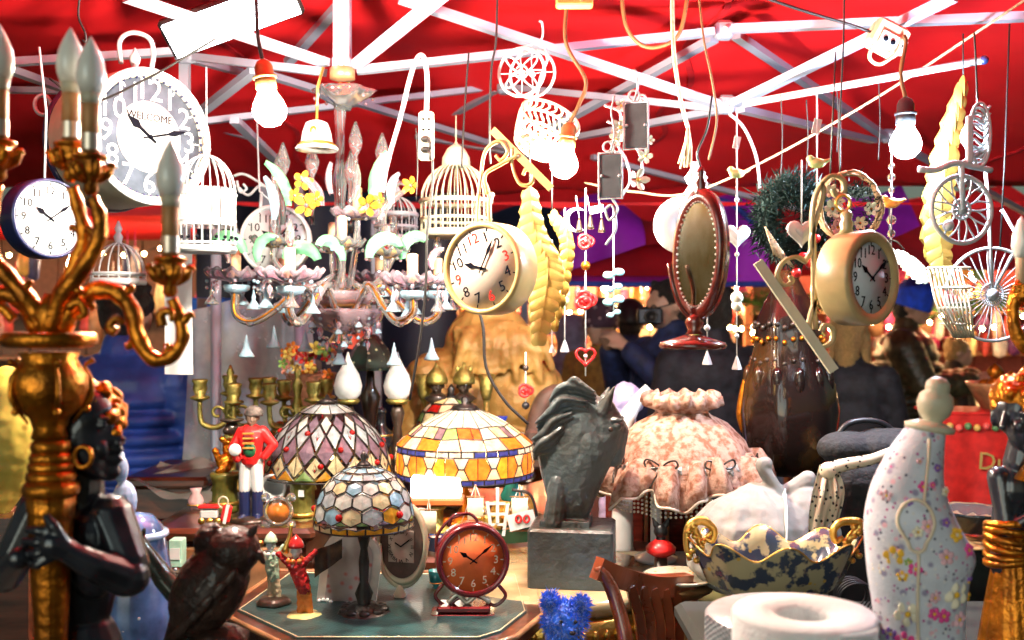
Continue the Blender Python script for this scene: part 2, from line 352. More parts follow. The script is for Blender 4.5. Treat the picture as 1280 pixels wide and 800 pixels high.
nb.part('piping', MB().tube(spl([nb.q(840+18*k, 300-52*sin(PI*(.03+.14*k)), 20) for k in range(7)], 3), 4, 6), BLUEC)
nb.part('piping', MB().tube(spl([nb.q(640, 352, -6), nb.q(780, 356, -6), nb.q(985, 355, -6)], 6), 4, 6), BLUEC)
for px in (655, 975): nb.part('post', MB().tube([nb.q(px, 340), nb.q(px, 757)], 5, 8), ALU)
nc = T('crimson_canopy', 'dark crimson canopy of the stall behind the bicycle planters', 'canopy', 1200, 330, 5.0)
nc.part('roof_slope', MB().grid(lambda u, v: nc.q(1010+u*420, 245+v*92-60*u*(1-v), 330*(1-v)+8*sin(u*14)), 40, 8), REDC)
nc.part('roof_slope', MB().grid(lambda u, v: nc.q(1040+u*110, 222+v*60+18*sin(PI*u), 60*(1-v)), 16, 6), PURPLE)
nc.part('post', MB().tube([nc.q(1420, 320), nc.q(1420, 785)], 5, 8), ALU)

# ---- far stalls
def board_mat(): return M('stall boards', (.42, .24, .12), .6, 0, var=.3, scale=8, stretch=(1, 1, .2))
def stall(label, x0, x1, d, ztop, back, counter, cz):
    t = T('market_stall', label, 'stall', (x0+x1)/2, 400, d, S=1, loc=(P((x0+x1)/2, 400, d).x, d, 0)); wd = (x1-x0)*d/F
    n = max(4, int(wd/.22))
    for k in range(n): t.part('board', MB().box((-wd/2+wd*(k+.5)/n, 1.3, ztop/2), (wd/n-.012, .03+.01*(k % 2), ztop)), back)
    for z in (1.25, 1.62): t.part('shelf', MB().box((0, 1.12, z), (wd, .3, .03)), board_mat())
    t.part('counter', MB().box((0, 0, cz/2), (wd, .7, cz), bev=.01), counter)
    t.part('counter_top', MB().box((0, -.02, cz+.02), (wd+.06, .78, .03), bev=.008), board_mat())
    for sx in (-1, 1): t.part('post', MB().box((sx*(wd/2+.04), -.33, ztop/2), (.07, .07, ztop)), board_mat())
    t.part('roof', MB().prism([(-wd/2-.1, ztop), (wd/2+.1, ztop), (wd/2+.1, ztop+.05), (-wd/2-.1, ztop+.05)], -.6, 1.5), TENT)
    return t, wd
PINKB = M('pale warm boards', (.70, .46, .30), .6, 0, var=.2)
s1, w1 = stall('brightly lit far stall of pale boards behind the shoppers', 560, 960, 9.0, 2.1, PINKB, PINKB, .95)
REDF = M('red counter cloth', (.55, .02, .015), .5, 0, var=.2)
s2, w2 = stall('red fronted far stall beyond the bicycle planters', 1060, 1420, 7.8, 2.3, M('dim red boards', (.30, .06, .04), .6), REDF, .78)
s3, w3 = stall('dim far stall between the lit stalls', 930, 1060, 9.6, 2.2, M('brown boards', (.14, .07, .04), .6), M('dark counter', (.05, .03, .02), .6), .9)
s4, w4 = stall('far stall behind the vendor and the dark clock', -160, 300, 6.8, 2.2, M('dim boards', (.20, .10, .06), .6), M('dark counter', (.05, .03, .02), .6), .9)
def stall_lamps(t, wd, d, n, z, y, grp, lab, glow=FARB):
    for k in range(n):
        x = t.e.location.x-wd/2+wd*(k+.5)/n
        l = T('stall_bulb', lab, 'bulb', 0, 0, d, grp, S=1, loc=(x, d+y, z))
        l.part('glass', MB().lathe([(.004, -.05), (.028, -.03), (.033, 0), (.016, .04), (.014, .06)], 12), glow)
        l.part('socket', MB().lathe([(.016, .055), (.018, .1), (.004, .12)], 10), BLACK); l.part('cord', MB().tube([(0, 0, .11), (0, 0, .5)], .004, 5), CORDB)
stall_lamps(s1, w1, 9.0, 7, 1.86, .25, 'bulbs along the bright far stall', 'bare bulb hanging in the brightly lit far stall')
stall_lamps(s2, w2, 7.8, 3, 1.92, .3, 'bulbs along the red fronted far stall', 'bare bulb hanging in the red fronted far stall')
stall_lamps(s4, w4, 6.8, 3, 1.95, .25, 'bulbs along the far stall behind the vendor', 'bare bulb hanging in the far stall behind the vendor', DIMB)
PAL = {'red': (.75, .10, .08), 'white': (.85, .78, .70), 'ochre': (.70, .42, .10), 'dark purple': (.12, .03, .12), 'salmon': (.85, .45, .35), 'navy': (.05, .06, .16), 'crimson': (.62, .05, .20), 'brown': (.30, .16, .08), 'green': (.10, .22, .08), 'yellow': (.85, .66, .30)}
GOODM = {k: M('far goods '+k, c, .5, 0, var=.2) for k, c in PAL.items()}
def goods(t, wd, d, n, spots_, grp, lab, cat, kind):
    for k in range(n):
        z, y, h0 = spots_[k % len(spots_)]; x = t.e.location.x-wd*.48+wd*.96*((k*.618) % 1)
        h = h0*random.uniform(.6, 1.15); wq = random.uniform(.06, .13); cn = random.choice(list(GOODM)); tn = random.choice(list(GOODM)); b = MB(); r = random.random()
        if kind == 'hang':
            b.lathe([(.006, h/2), (wq*.35, h*.42), (wq*.55, 0), (wq*.42, -h*.42), (.01, -h/2)], 10, sy=.7)
        elif r < .4: b.box((0, 0, h/2), (wq, wq*.8, h), bev=.008)
        elif r < .7: b.lathe([(wq*.4, 0), (wq*.55, h*.3), (wq*.45, h*.7), (wq*.2, h*.85), (wq*.26, h)], 12)
        else: b.ball((0, 0, wq*.55), wq*.55); b.ball((0, 0, wq*1.25), wq*.36)
        shp = '' if kind == 'hang' else ('box' if r < .4 else 'jar' if r < .7 else 'doll')
        lb = cn+(' ' if shp else '')+shp+' '+(lab if not shp else lab.replace('small ', '', 1))+(' on a '+tn+' cord' if kind == 'hang' else ' with '+tn+' band')
        q = T(cat, lb, cat.split('_')[-1], 0, 0, d, grp, S=1, loc=(x, d+y, z+(.02 if kind != 'hang' else 0)))
        q.part('shape', b, GOODM[cn]); c2 = MB()
        if kind == 'hang': c2.tube([(0, 0, h/2-.01), (0, 0, h/2+.12)], .004, 5)
        else: c2.lathe([(wq*.2, h*.45), (wq*.57, h*.46), (wq*.57, h*.54), (wq*.2, h*.55)], 10)
        q.part('trim', c2, GOODM[tn])
goods(s1, w1, 9.0, 60, [(.97, -.1, .3), (1.265, 1.1, .28), (1.635, 1.1, .3), (.97, .2, .4)], 'goods in the bright far stall', 'ware in the brightly lit far stall', 'stall_ware', 'sit')
goods(s1, w1, 9.0, 30, [(1.8, .1, .22), (1.62, .3, .2)], 'ornaments hung in the bright far stall', 'ornament hung in the brightly lit far stall', 'hanging_ornament', 'hang')
goods(s2, w2, 7.8, 44, [(.80, -.1, .16), (1.265, 1.1, .22), (1.635, 1.1, .25), (.80, .2, .2)], 'goods in the red fronted far stall', 'ware in the red fronted far stall', 'stall_ware', 'sit')
goods(s2, w2, 7.8, 56, [(1.95, .1, .22), (1.75, .5, .26), (1.52, .6, .24), (1.35, .7, .22)], 'ornaments hung in the red fronted far stall', 'ornament hung in the red fronted far stall', 'hanging_ornament', 'hang')
goods(s4, w4, 6.8, 40, [(1.95, .1, .25), (1.72, .4, .25), (1.5, .6, .25)], 'ornaments hung behind the vendor', 'ornament hung behind the vendor', 'hanging_ornament', 'hang')
goods(s3, w3, 9.6, 16, [(.92, 0, .25), (1.265, 1.1, .25)], 'goods in the dim far stall', 'ware in the dim far stall', 'stall_ware', 'sit')
# green garland along the far roofs
LEAFG = M('garland needles', (.05, .13, .03), .6, 0, var=.4)
def garland(name, label, pts, r, n, mat, S=1, loc=(0, 0, 0), ln=.07):
    b = MB(); c = spl(pts, 10)
    for _ in range(n):
        p = random.choice(c)+Vector((random.gauss(0, r*.4), random.gauss(0, r*.4), random.gauss(0, r*.4))); dd = Vector((random.gauss(0, 1), random.gauss(0, 1), random.gauss(0, 1))).normalized()*ln
        s_ = dd.cross(Vector((.3, .5, .8))).normalized()*ln*.16; b.add([p-s_, p+s_, p+dd], [(0, 1, 2)], None, False)
    t = T(name, label, 'garland', 0, 0, 1, S=S, loc=loc); b2 = MB().tube(c, r*.18, 6); t.part('wire', b2, mat); t.part('needles', b, mat, kind='stuff'); return t
garland('fir_garland', 'green fir garland with fruit along the red fronted far stall', [(0, 0, 0), (.5, 0, -.06), (1.1, 0, 0), (1.7, 0, -.06), (2.4, 0, 0)], .09, 900, LEAFG, loc=P(1075, 375, 7.3))
garland('fir_garland', 'green fir garland above the dark urn', [(0, 0, 0), (.4, 0, -.05), (.8, 0, 0)], .1, 400, LEAFG, loc=P(905, 372, 7.5))

pbn = T('paper_banner', 'blank white paper banner hung behind the gilded candelabrum', 'banner', 216, 466, 2.5)
pbn.part('sheet', MB().grid(lambda u, v: pbn.q(204+u*38, 306+v*162, 6*sin(u*4+v*2)), 10, 16), WHITE); pbn.part('cord', MB().tube([pbn.q(216, 306, 2), pbn.q(222, 150, 2)], 1, 5), TWINE)

# ---- strings of small lamps along the lane
FAIRY = bulbmat('fairy lamp glow', (1, .60, .24), 60)
for lab, x0, x1, py, d, n_ in [('string of small warm lamps above the shoppers', 670, 880, 372, 7.4, 16), ('string of small warm lamps over the far lane', 680, 960, 392, 8.6, 18), ('string of small warm lamps along the red fronted stall', 1075, 1330, 392, 7.2, 16), ('lower string of small warm lamps on the red fronted stall', 1090, 1330, 455, 7.5, 14), ('string of small warm lamps behind the vendor', -60, 250, 300, 6.3, 14), ('string of small warm lamps above the dark urn', 900, 1080, 400, 7.0, 10)]:
    t = T('light_string', lab, 'string lights', x0, py, d); pts = [t.q(x0+(x1-x0)*k/(n_-1), py+16*abs(sin(k*PI/6)), 6*sin(k*2.1)) for k in range(n_)]; t.part('cable', MB().tube(pts, .8, 4), CORDB)
    for p in pts: t.part('lamp_bead', MB().ball(p+Vector((0, 0, -3)), 2.6, 8, 6), FAIRY)
# ================================================================ shoppers and the vendor
def head_mb(c, r, yaw=0, pitch=0):
    """a head with brow, nose, lips, chin and ears that faces -y before turning; r = half the head height"""
    m = Matrix.Translation(c) @ Matrix.Rotation(R(yaw), 4, 'Z') @ Matrix.Rotation(R(pitch), 4, 'X'); b = MB()
    b.ball((0, .12*r, .18*r), (.74*r, .88*r, .80*r), 18, 12, m); b.ball((0, -.22*r, -.30*r), (.55*r, .56*r, .66*r), 16, 10, m)
    b.ball((0, -.52*r, -.82*r), (.24*r, .22*r, .18*r), 10, 8, m)                       # chin
    b.limb(m @ Vector((0, -.78*r, .08*r)), m @ Vector((0, -.90*r, -.26*r)), .08*r, .12*r, 8, 3)   # nose
    for s in (-1, 1):
        b.ball((s*.27*r, -.70*r, .14*r), (.24*r, .12*r, .08*r), 8, 6, m)               # brow
        b.ball((s*.27*r, -.70*r, .0), (.12*r, .08*r, .09*r), 8, 6, m)                  # eye
        b.ball((s*.36*r, -.52*r, -.22*r), (.2*r, .2*r, .2*r), 8, 6, m)                 # cheek
        b.ball((s*.74*r, .08*r, -.06*r), (.1*r, .2*r, .27*r), 8, 6, m)                 # ear
    b.ball((0, -.76*r, -.50*r), (.22*r, .1*r, .06*r), 8, 6, m); b.ball((0, -.74*r, -.60*r), (.18*r, .1*r, .07*r), 8, 6, m)
    return b, m
def hand_mb(b, wrist, dir_, up, s=1.0, curl=.5):
    d = Vector(dir_).normalized(); u = Vector(up); u = (u-d*u.dot(d)).normalized(); side = d.cross(u); wv = Vector(wrist)
    b.limb(wv, wv+d*.085*s, .028*s, .036*s, 8, 3)
    for k in range(4):
        base = wv+d*.085*s+side*(k-1.5)*.019*s; ln = (.07, .08, .076, .06)[k]*s
        a = base+d*ln*.5-u*ln*.22*curl*2; b.limb(base, a, .0105*s, .010*s, 6, 2); b.limb(a, a+d*ln*.3*(1-curl)-u*ln*.5*curl, .010*s, .008*s, 6, 2)
    t = wv+d*.03*s-side*.032*s; t2 = t+d*.03*s-side*.025*s-u*.015*s; b.limb(t, t2, .013*s, .011*s, 6, 2); b.limb(t2, t2+d*.028*s-u*.015*s, .011*s, .009*s, 6, 2)
def person(label, px, d, h, yaw, coat, trousers, hair=None, hat=None, arms=None, wide=1.0, coat_len=.80, pitch=0, turn=0, hood=False, quilt=0, group=None, skirt=False):
    p = P(px, 400, d); t = T('person', label, 'person', px, 400, d, group, S=1, loc=(p.x, d, 0), rz=yaw); k = h/1.75; r = .117*k
    hz = h-r*1.02; sh = 1.44*k; hip = .92*k
    arms = arms or [((-.25, -.02, 1.16), (-.22, -.16, .93)), ((.25, -.02, 1.16), (.22, -.16, .93))]
    b, hm = head_mb((0, -.02, hz), r, turn, pitch); b.limb((0, .02, hz-r*.5), (0, .03, sh), .058*k, .07*k)
    b.limb((0, .02, sh), (0, .02, hip), .10*k, .11*k)
    for s, (e, wv) in zip((-1, 1), arms):
        e = Vector(e)*k; wv = Vector(wv)*k; b.limb((s*.18*k, .02, sh-.04), e, .045*k, .04*k); b.limb(e, wv, .038*k, .028*k); hand_mb(b, wv, wv-e, (0, -.3, 1), k)
        b.limb((s*.09*k, .02, hip), (s*.10*k, 0, .5*k), .08*k, .06*k); b.limb((s*.10*k, 0, .5*k), (s*.10*k, .02, .08*k), .055*k, .04*k); b.limb((s*.10*k, .03, .05*k), (s*.11*k, -.14*k, .035*k), .045*k, .035*k)
    t.sculpt('body', b, SKIN, .012, 2)
    c = MB(); w = wide
    c.ball((0, .02, sh-.10*k), (.235*w*k, .145*w*k, .16*k), 18, 10); c.ball((0, .02, 1.15*k), (.215*w*k, .15*w*k, .26*k), 18, 10); c.ball((0, .02, hip), (.215*w*k, .155*w*k, .22*k), 18, 10)
    c.lathe([(.205*k*w, coat_len*k), (.215*k*w, 1.0*k), (.2*k*w, 1.2*k), (.17*k, sh-.02), (.075*k, sh+.06*k)], 20, sy=.72)
    c.limb((0, .03, sh+.0), (0, .02, sh+.07*k), .09*k, .082*k)
    for s, (e, wv) in zip((-1, 1), arms):
        e = Vector(e)*k; wv = Vector(wv)*k; c.limb((s*.19*w*k, .02, sh-.05*k), e, .085*w*k, .066*w*k); c.limb(e, e.lerp(wv, .93), .066*w*k, .052*w*k)
    if hood: c.ball((0, .05, hz+.01), (r*1.02, r*1.05, r*1.15), 16, 10); c.limb((0, .06, hz-.05), (0, .06, sh), .1*k, .12*k)
    if quilt:
        for i in range(12):
            z = coat_len*k+.03+i*.070*k
            if z < sh-.02: f_ = min(1, (sh+.06-z)/.2); c.lathe([(.15*k*w, z-.034*k), (.236*k*w*f_, z-.020*k), (.246*k*w*f_, z), (.236*k*w*f_, z+.020*k), (.15*k*w, z+.034*k)], 26, (0, .02, 0), sy=.72)
        for s, (e, wv) in zip((-1, 1), arms):
            a0 = Vector((s*.19*w*k, .02, sh-.05*k)); e = Vector(e)*k
            for i in range(5): c.ball(a0.lerp(e, (i+.5)/5), .094*w*k-.006*i, 12, 8)
            for i in range(4): c.ball(e.lerp(Vector(wv)*k, (i+.5)/4), .070*w*k-.004*i, 12, 8)
    t.sculpt('coat', c, coat, .010 if quilt else .014, 2 if quilt else 3)
    l = MB(); l.ball((0, .02, hip-.02), (.17*k, .13*k, .15*k))
    for s in (-1, 1): l.limb((s*.09*k, .02, hip-.02), (s*.10*k, 0, .5*k), .105*k, .08*k); l.limb((s*.10*k, 0, .5*k), (s*.10*k, .02, .11*k), .078*k, .07*k)
    t.sculpt('trousers', l, trousers, .016, 3)
    for s in (-1, 1):
        sh_ = MB(); sh_.limb((s*.10*k, .05, .06*k), (s*.115*k, -.15*k, .045*k), .055*k, .045*k); t.part('shoe', sh_, BLACK)
    if hair:
        hb = MB()
        if not hat: hb.ball((0, .22*r, .34*r), (.86*r, .92*r, .80*r), 18, 10, hm)
        hb.ball((0, .5*r, -.1*r), (.74*r, .6*r, .72*r), 14, 8, hm)
        for i in range(0 if hat else 26):
            a = random.uniform(-1.2, PI+1.2); q = Vector((cos(a)*.78*r, .25*r+.62*r*sin(a)*.9, random.uniform(.2, .95)*r)); hb.ball(q, (.2*r, .2*r, .2*r), 6, 5, hm)
        if hair[1] == 'long':
            for s in (-1, 1): hb.limb(hm @ Vector((s*.6*r, .1*r, 0)), hm @ Vector((s*.75*r, .2*r, -2.2*r)), .36*r, .28*r)
            hb.limb(hm @ Vector((0, .6*r, 0)), hm @ Vector((0, .75*r, -2.4*r)), .6*r, .5*r)
        t.sculpt('hair', hb, hair[0], .010, 2, disp=(.02, .03))
    if hat:
        hh = MB(); hh.lathe([(.90*r, -.05*r), (.98*r, .02*r), (.97*r, .40*r), (.95*r, .46*r), (.92*r, .9*r), (.72*r, 1.34*r), (.34*r, 1.58*r), (.01, 1.64*r)], 22, (0, .10*r, 0), hm, sy=1.1)
        t.part('hat', hh, hat)
    t.k = k; t.r = r; t.hm = hm; return t
vd = person('vendor seen from behind in a blue quilted jacket leaning over the desk', 158, 3.7, 1.68, 172, JACKET, JEANS, hair=(HAIRD, 'short'), wide=1.18, coat_len=.86, quilt=1, arms=[((-.30, .02, 1.20), (-.24, -.20, 1.02)), ((.30, .0, 1.14), (.26, -.18, .92))], turn=-14)
lg = Matrix.Rotation(-R(172), 4, 'Z') @ (P(172, 573, 3.52)-vd.e.location)
vd.part('jacket_badge', MB().lathe([(.012, 0), (.012, .012), (.008, .016)], 16, lg, ZtoY @ Matrix.Rotation(PI, 4, 'X')), M('badge', (.75, .25, .25), .5))
t = person('man with dark hair and glasses bent over his camera', 836, 4.9, 1.74, -62, NAVYCOAT, JEANS, hair=(HAIRD, 'short'), arms=[((-.26, -.12, 1.2), (-.08, -.30, 1.42)), ((.26, -.12, 1.2), (.08, -.30, 1.42))], pitch=14, wide=1.1)
gl = MB()
for s in (-1, 1): gl.ring((s*.036, -.098, .005), .024, .003, .019, 16, 5, t.hm); gl.tube([(s*.06, -.095, .01), (s*.088, .0, .012)], .003, 5, mx=t.hm)
gl.tube([(-.012, -.10, .008), (.012, -.10, .008)], .003, 5, mx=t.hm); t.part('glasses', gl, BLACK)
camT = T('camera_body', 'small black camera held by the man with glasses', 'camera', 812, 395, 4.72, S=1)
camT.part('camera_case', MB().box((0, 0, 0), (.12, .05, .08), bev=.01), BLACK); camT.part('lens', MB().lathe([(.03, 0), (.03, .05), (.024, .055), (.02, .03)], 16, (0, -.02, -.002), ZtoY), IRON)
person('person in a long black coat turned away behind the oval mirror', 890, 4.6, 1.70, 196, DARKCOAT, DARKCOAT, hair=(HAIRD, 'short'), wide=1.08, coat_len=.55)
person('woman in striped knit hat and olive coat', 752, 6.0, 1.62, -38, OLIVE, JEANS, hair=(HAIRD, 'short'), hat=spots(M('striped knit', (.06, .03, .05), .8, 0, var=.2), (.35, .22, .24), 22, .3), wide=1.1)
person('shopper in black with dark cap turned away', 788, 6.6, 1.63, 170, NAVYCOAT, DARKCOAT, hat=BLACK, hair=(HAIRD, 'short'), wide=1.15, coat_len=.5)
person('shopper in grey violet hooded coat seen from behind', 712, 6.3, 1.57, 190, GREYC, DARKCOAT, hood=True, coat_len=.45, wide=1.05)
person('man in bright blue knit hat and dark quilted jacket looking down', 1137, 6.4, 1.755, 62, QUILT, DARKCOAT, hat=BLUEHAT, hair=(HAIRD, 'short'), wide=1.28, quilt=1, pitch=18, arms=[((-.27, -.12, 1.12), (-.10, -.38, 1.16)), ((.27, -.12, 1.12), (.06, -.38, 1.18))])
person('woman with long blond hair in a black coat', 1062, 5.0, 1.58, 150, DARKCOAT, DARKCOAT, hair=(HAIRB, 'long'), wide=1.0, coat_len=.5)
person('shopper in brown jacket stooping at the red fronted stall', 1196, 7.0, 1.42, 70, M('brown jacket', (.05, .025, .015), .6), DARKCOAT, hair=(HAIRB, 'short'), wide=1.1, pitch=20)
# ================================================================ lamps that are lit
def wire(name, label, pts, r, mat, d, cat='cable', group=None):
    t = T(name, label, cat, pts[0][0], pts[0][1], d, group); t.part('cord', MB().tube(spl([t.q(*p) for p in pts], 8), r, 7), mat); return t
def bulb(label, px, py, d, r, top, cordpts, glow, sock, cordm, tilt=0):
    """a bare bulb: px,py is the middle of its glass, top the socket height"""
    t = T('hanging_bulb', label, 'bulb', px, py, d); m = Matrix.Rotation(R(tilt), 4, 'Y')
    t.part('glass', MB().lathe([(.01, -r), (r*.5, -r*.87), (r*.9, -r*.45), (r, 0), (r*.88, r*.45), (r*.6, r*.95), (r*.46, r*1.35)], 20, mx=m), glow)
    s_ = t.part('socket', MB().lathe([(r*.52, r*1.25), (r*.62, r*1.3), (r*.62, r*1.9), (r*.55, r*2.0), (r*.55, r*2.6), (r*.42, r*2.9), (r*.12, r*3.1)], 18, mx=m), sock)
    t.part('collar', MB().lathe([(r*.60, r*1.88), (r*.70, r*1.92), (r*.70, r*2.06), (r*.55, r*2.1)], 18, mx=m), sock, s_)
    t.part('cord', MB().tube(spl([m @ Vector((0, 0, r*3))]+[t.q(*p) for p in cordpts], 8), 2.6, 7), cordm); return t
SOCK = M('brass socket', (.22, .11, .035), .4, .6)
bulb('glowing warm bulb in a brass socket left of the chandelier top', 337, 138, 1.8, 21, 0, [(322, 40), (320, -20), (318, -60)], WARMB, SOCK, CORDB, -8)
bulb('glowing warm bulb on an ochre cord beside the tilted basket', 705, 206, 2.06, 17.5, 0, [(724, 130), (732, 100), (708, 55), (708, 5)], WARMB, SOCK, CORDY, 8)
bulb('glowing cool white bulb in a black socket beside the gold wing', 1132, 180, 1.9, 19, 0, [(1126, 92), (1132, 55), (1130, 44)], COOLB, BLACK, CORDY, 0)
# flood light above the left of the tent
fl = T('flood_light', 'large bright flood light panel fixed above the tent bars', 'flood light', 290, 24, 2.3)
ax = Matrix.Translation((0, 0, 0)) @ Matrix.Rotation(R(-20), 4, 'Y') @ Matrix.Rotation(R(-50), 4, 'X')
fl.part('housing', MB().box((0, 0, 8), (176, 52, 14), bev=4), IRON, mx=ax); fl.part('lamp_panel', MB().box((0, 0, -1), (166, 44, 5), bev=1), PANELB, mx=ax)
fl.part('mounting_arm', MB().tube([(0, 0, 14), (0, 0, 60)], 4, 8), IRON)
jb = T('junction_box', 'taped plastic junction box hung on the right tent bar', 'junction box', 1108, 48, 2.05, ry=28)
jb.part('box_body', MB().box((0, 0, 0), (44, 30, 36), bev=4), M('stained plastic', (.60, .40, .26), .5)); jb.part('label_plate', MB().box((6, -16, -8), (34, 3, 20), bev=1), WHITE)
for k in range(3): jb.part('socket_hole', MB().lathe([(3.2, 0), (3.2, 2)], 10, (-4+k*10, -17, -8), ZtoY), INK)
wire('supply_cable', 'black cable running down to the junction box', [(930, -12), (1000, 12), (1060, 30), (1094, 42)], 2, CORDB, 2.04)
wire('looped_cable', 'ochre cable loop drooping from the tent roof', [(776, -20), (782, 30), (800, 55), (825, 58), (850, 40), (862, -20)], 2.6, CORDY, 2.2)
wire('looped_cable', 'pale cable looped under the junction box', [(1092, 55), (1087, 72), (1100, 80), (1120, 66), (1128, 48)], 2.4, ROPE, 2.02)
b = T('terminal_block', 'ochre terminal block at the head of the warm bulb cord', 'terminal block', 718, 3, 1.95); b.part('block_body', MB().box((0, 0, 0), (46, 20, 12), bev=2), M('ochre plastic', (.5, .27, .06), .5)); b.part('screw', MB().ball((8, -10, 0), 2.4), SOCK)

# power strip with cable
ps = T('power_strip', 'white power strip with two black plugs hanging by its cable', 'power strip', 533, 170, 2.1)
ps.part('strip_body', MB().box((0, 0, 0), (19, 10, 62), bev=3), IVORY)
for k in range(4):
    z = 20-13*k
    for s in (-1, 1): ps.part('socket_hole', MB().lathe([(1.6, 0), (1.6, 1.2)], 8, (s*3.6, -5, z), ZtoY), INK)
for k in (2, 3):
    z = 20-13*k; pg = ps.part('plug', MB().box((0, -10, z), (13, 12, 8), bev=3), CORDB); ps.part('plug_neck', MB().tube([(3, -14, z), (6, -18, z-6), (7, -18, z-14)], 2.2, 6), CORDB, pg)
ps.part('cable', MB().tube(spl(ps.qs((533, 140), (534, 100), (530, 72), (522, 72), (512, 100), (500, 150), (484, 205), (478, 240)), 8), 3, 8), WHITEM)
wire('black_cable', 'black cable hanging from the power strip past the cream clock', [(541, 200, -4), (540, 240), (534, 290), (532, 360), (524, 430), (512, 500)], 1.7, CORDB, 2.06)
wire('black_cable', 'black cable trailing down behind the cream clock to the lit lamp', [(596, 380), (604, 410), (608, 460), (630, 500), (660, 530)], 2, CORDB, 2.3)
wire('thin_cable', 'thin dark cable dropping from the roof by the cream bracket', [(622, -20), (620, 50), (614, 90), (612, 170), (613, 205)], 1.5, CORDB, 2.15)
wire('thin_cable', 'thin dark cable tied to the roof bar near the tall cage', [(586, 66), (584, 90), (580, 150), (577, 210)], 1.3, CORDB, 2.3)
wire('thin_cable', 'thin red brown cord above the oval red mirror', [(872, -20), (880, 50), (890, 100), (896, 150), (886, 200)], 1.4, CORDY, 1.9)
wire('thin_cable', 'long thin dark wire above the twig wreath', [(1056, -20), (1054, 60), (1050, 150), (1050, 215)], 1.2, CORDB, 1.75)
wire('thin_cable', 'dark wire drawn from the big clock to the flood light', [(62, 98), (110, 128), (180, 100), (240, 66), (270, 48)], 1.6, CORDB, 2.1)
wire('roof_hook', 'small dark hook dangling from the canopy at the left', [(100, -10), (98, 20), (106, 40), (107, 52), (103, 50)], 1.4, CORDB, 2.1, 'hook')
rp = T('frayed_rope', 'thick pale rope with a frayed end', 'rope', 857, 210, 2.0)
rp.part('strand', MB().tube(spl(rp.qs((840, -20), (842, 60), (850, 120), (860, 160)), 8), 2.6, 8), ROPE)
fb = MB()
for k in range(14): a = k*.45; fb.tube([rp.q(860, 155), rp.q(860+cos(a)*4, 180, sin(a)*4), rp.q(857+cos(a)*7+2*sin(k*3.3), 207+3*cos(k*5), sin(a)*7)], 1.2, 5)
rp.part('frayed_end', fb, ROPE)

# ================================================================ clocks
def clock(t, c, R0, depth, yaw, case, dial, ink, roll=0, ratio=.86, hands=(10, 8.5), nums='1 2 3 4 5 6 7 8 9 10 11 12'.split(), size=.26, nr=.74, double=False, inkf=None, pitch=0, rim=None, glass=False):
    """round clock, axis to the viewer; c in thing units"""
    m = Matrix.Translation(c) @ Matrix.Rotation(R(yaw), 4, 'Z') @ Matrix.Rotation(R(pitch), 4, 'X') @ Matrix.Rotation(R(roll), 4, 'Y'); Z = m @ ZtoY; r = R0
    h = depth/2; rr = r*ratio
    prof = [(rr*.98, -h+r*.04), (r*.95, -h), (r, -h+r*.08), (r, h-r*.08), (r*.97, h-r*.01), (r*.92, h), (rr, h-r*.02), (rr*.99, h-r*.09)]
    cs = t.part('case', MB().lathe(prof, 44, mx=Z), case)
    dl = t.part('dial', MB().lathe([(rr*.995, h-r*.10), (rr*.995, h-r*.075)], 44, mx=Z), dial)
    y = -(h-r*.07)
    for i, s in enumerate(nums):
        a = R(30*(i+1)); p = Vector((sin(a)*rr*nr, y, cos(a)*rr*nr))
        mt = inkf(i+1) if inkf else ink
        t.part('numeral', text_mb(s, r*size*1.35, p, None, .3), mt, dl, mx=m)
    for i in range(60):
        if i % 5 == 0: a = R(6*i); t.part('tick', MB().box((sin(a)*rr*.93, y, cos(a)*rr*.93), (r*.022, .6, r*.07), Matrix.Rotation(a, 4, 'Y')), ink, dl, mx=m)
    for k, (ln, ang, wd) in enumerate(((.46, hands[0]*30+hands[1]*.5, .052), (.68, hands[1]*6, .034))):
        a = R(ang); o = [(-wd*r*.35, -r*.12), (wd*r*.35, -r*.12), (wd*r*.5, ln*r*.45), (wd*r*1.3, ln*r*.62), (0, ln*r), (-wd*r*1.3, ln*r*.62), (-wd*r*.5, ln*r*.45)]
        t.part('hand', MB().prism(o, y-r*.03-k*.8, y-r*.02-k*.8), INK, dl, mx=m @ Matrix.Rotation(a, 4, 'Y'))
    t.part('hand_pin', MB().ball((0, y-r*.04, 0), r*.035), INK, dl, mx=m)
    if rim: t.part('rim', MB().ring((0, -h+r*.0, 0), r*.96, r*.05, n=44, mx=m), rim, cs); t.part('rim', MB().ring((0, h, 0), r*.98, r*.045, n=44, mx=m), rim, cs)
    if double: t.part('back_dial', MB().lathe([(rr*.99, -h+r*.07), (rr*.99, -h+r*.09)], 40, mx=Z), dial)
    return m, dl
def scroll(t, name, pts, w, th, mat, parent=None, mx=None):
    """flat iron scroll: a band swept along a curve in the picture plane, wide towards y"""
    p = [Vector(x) for x in pts]; b = MB(); N = len(p); vs = []; fs = []
    for i in range(N):
        d = (p[min(i+1, N-1)]-p[max(i-1, 0)]); d.y = 0; d.normalize(); n = Vector((-d.z, 0, d.x))
        for a, c in ((-1, -1), (1, -1), (1, 1), (-1, 1)): vs.append(p[i]+n*a*th+Vector((0, c*w, 0)))
    for i in range(N-1):
        for k in range(4): fs.append((i*4+k, i*4+(k+1) % 4, i*4+4+(k+1) % 4, i*4+4+k))
    fs += [(3, 2, 1, 0), tuple((N-1)*4+k for k in range(4))]
    b.add(vs, fs); return t.part(name, b, mat, parent, mx)

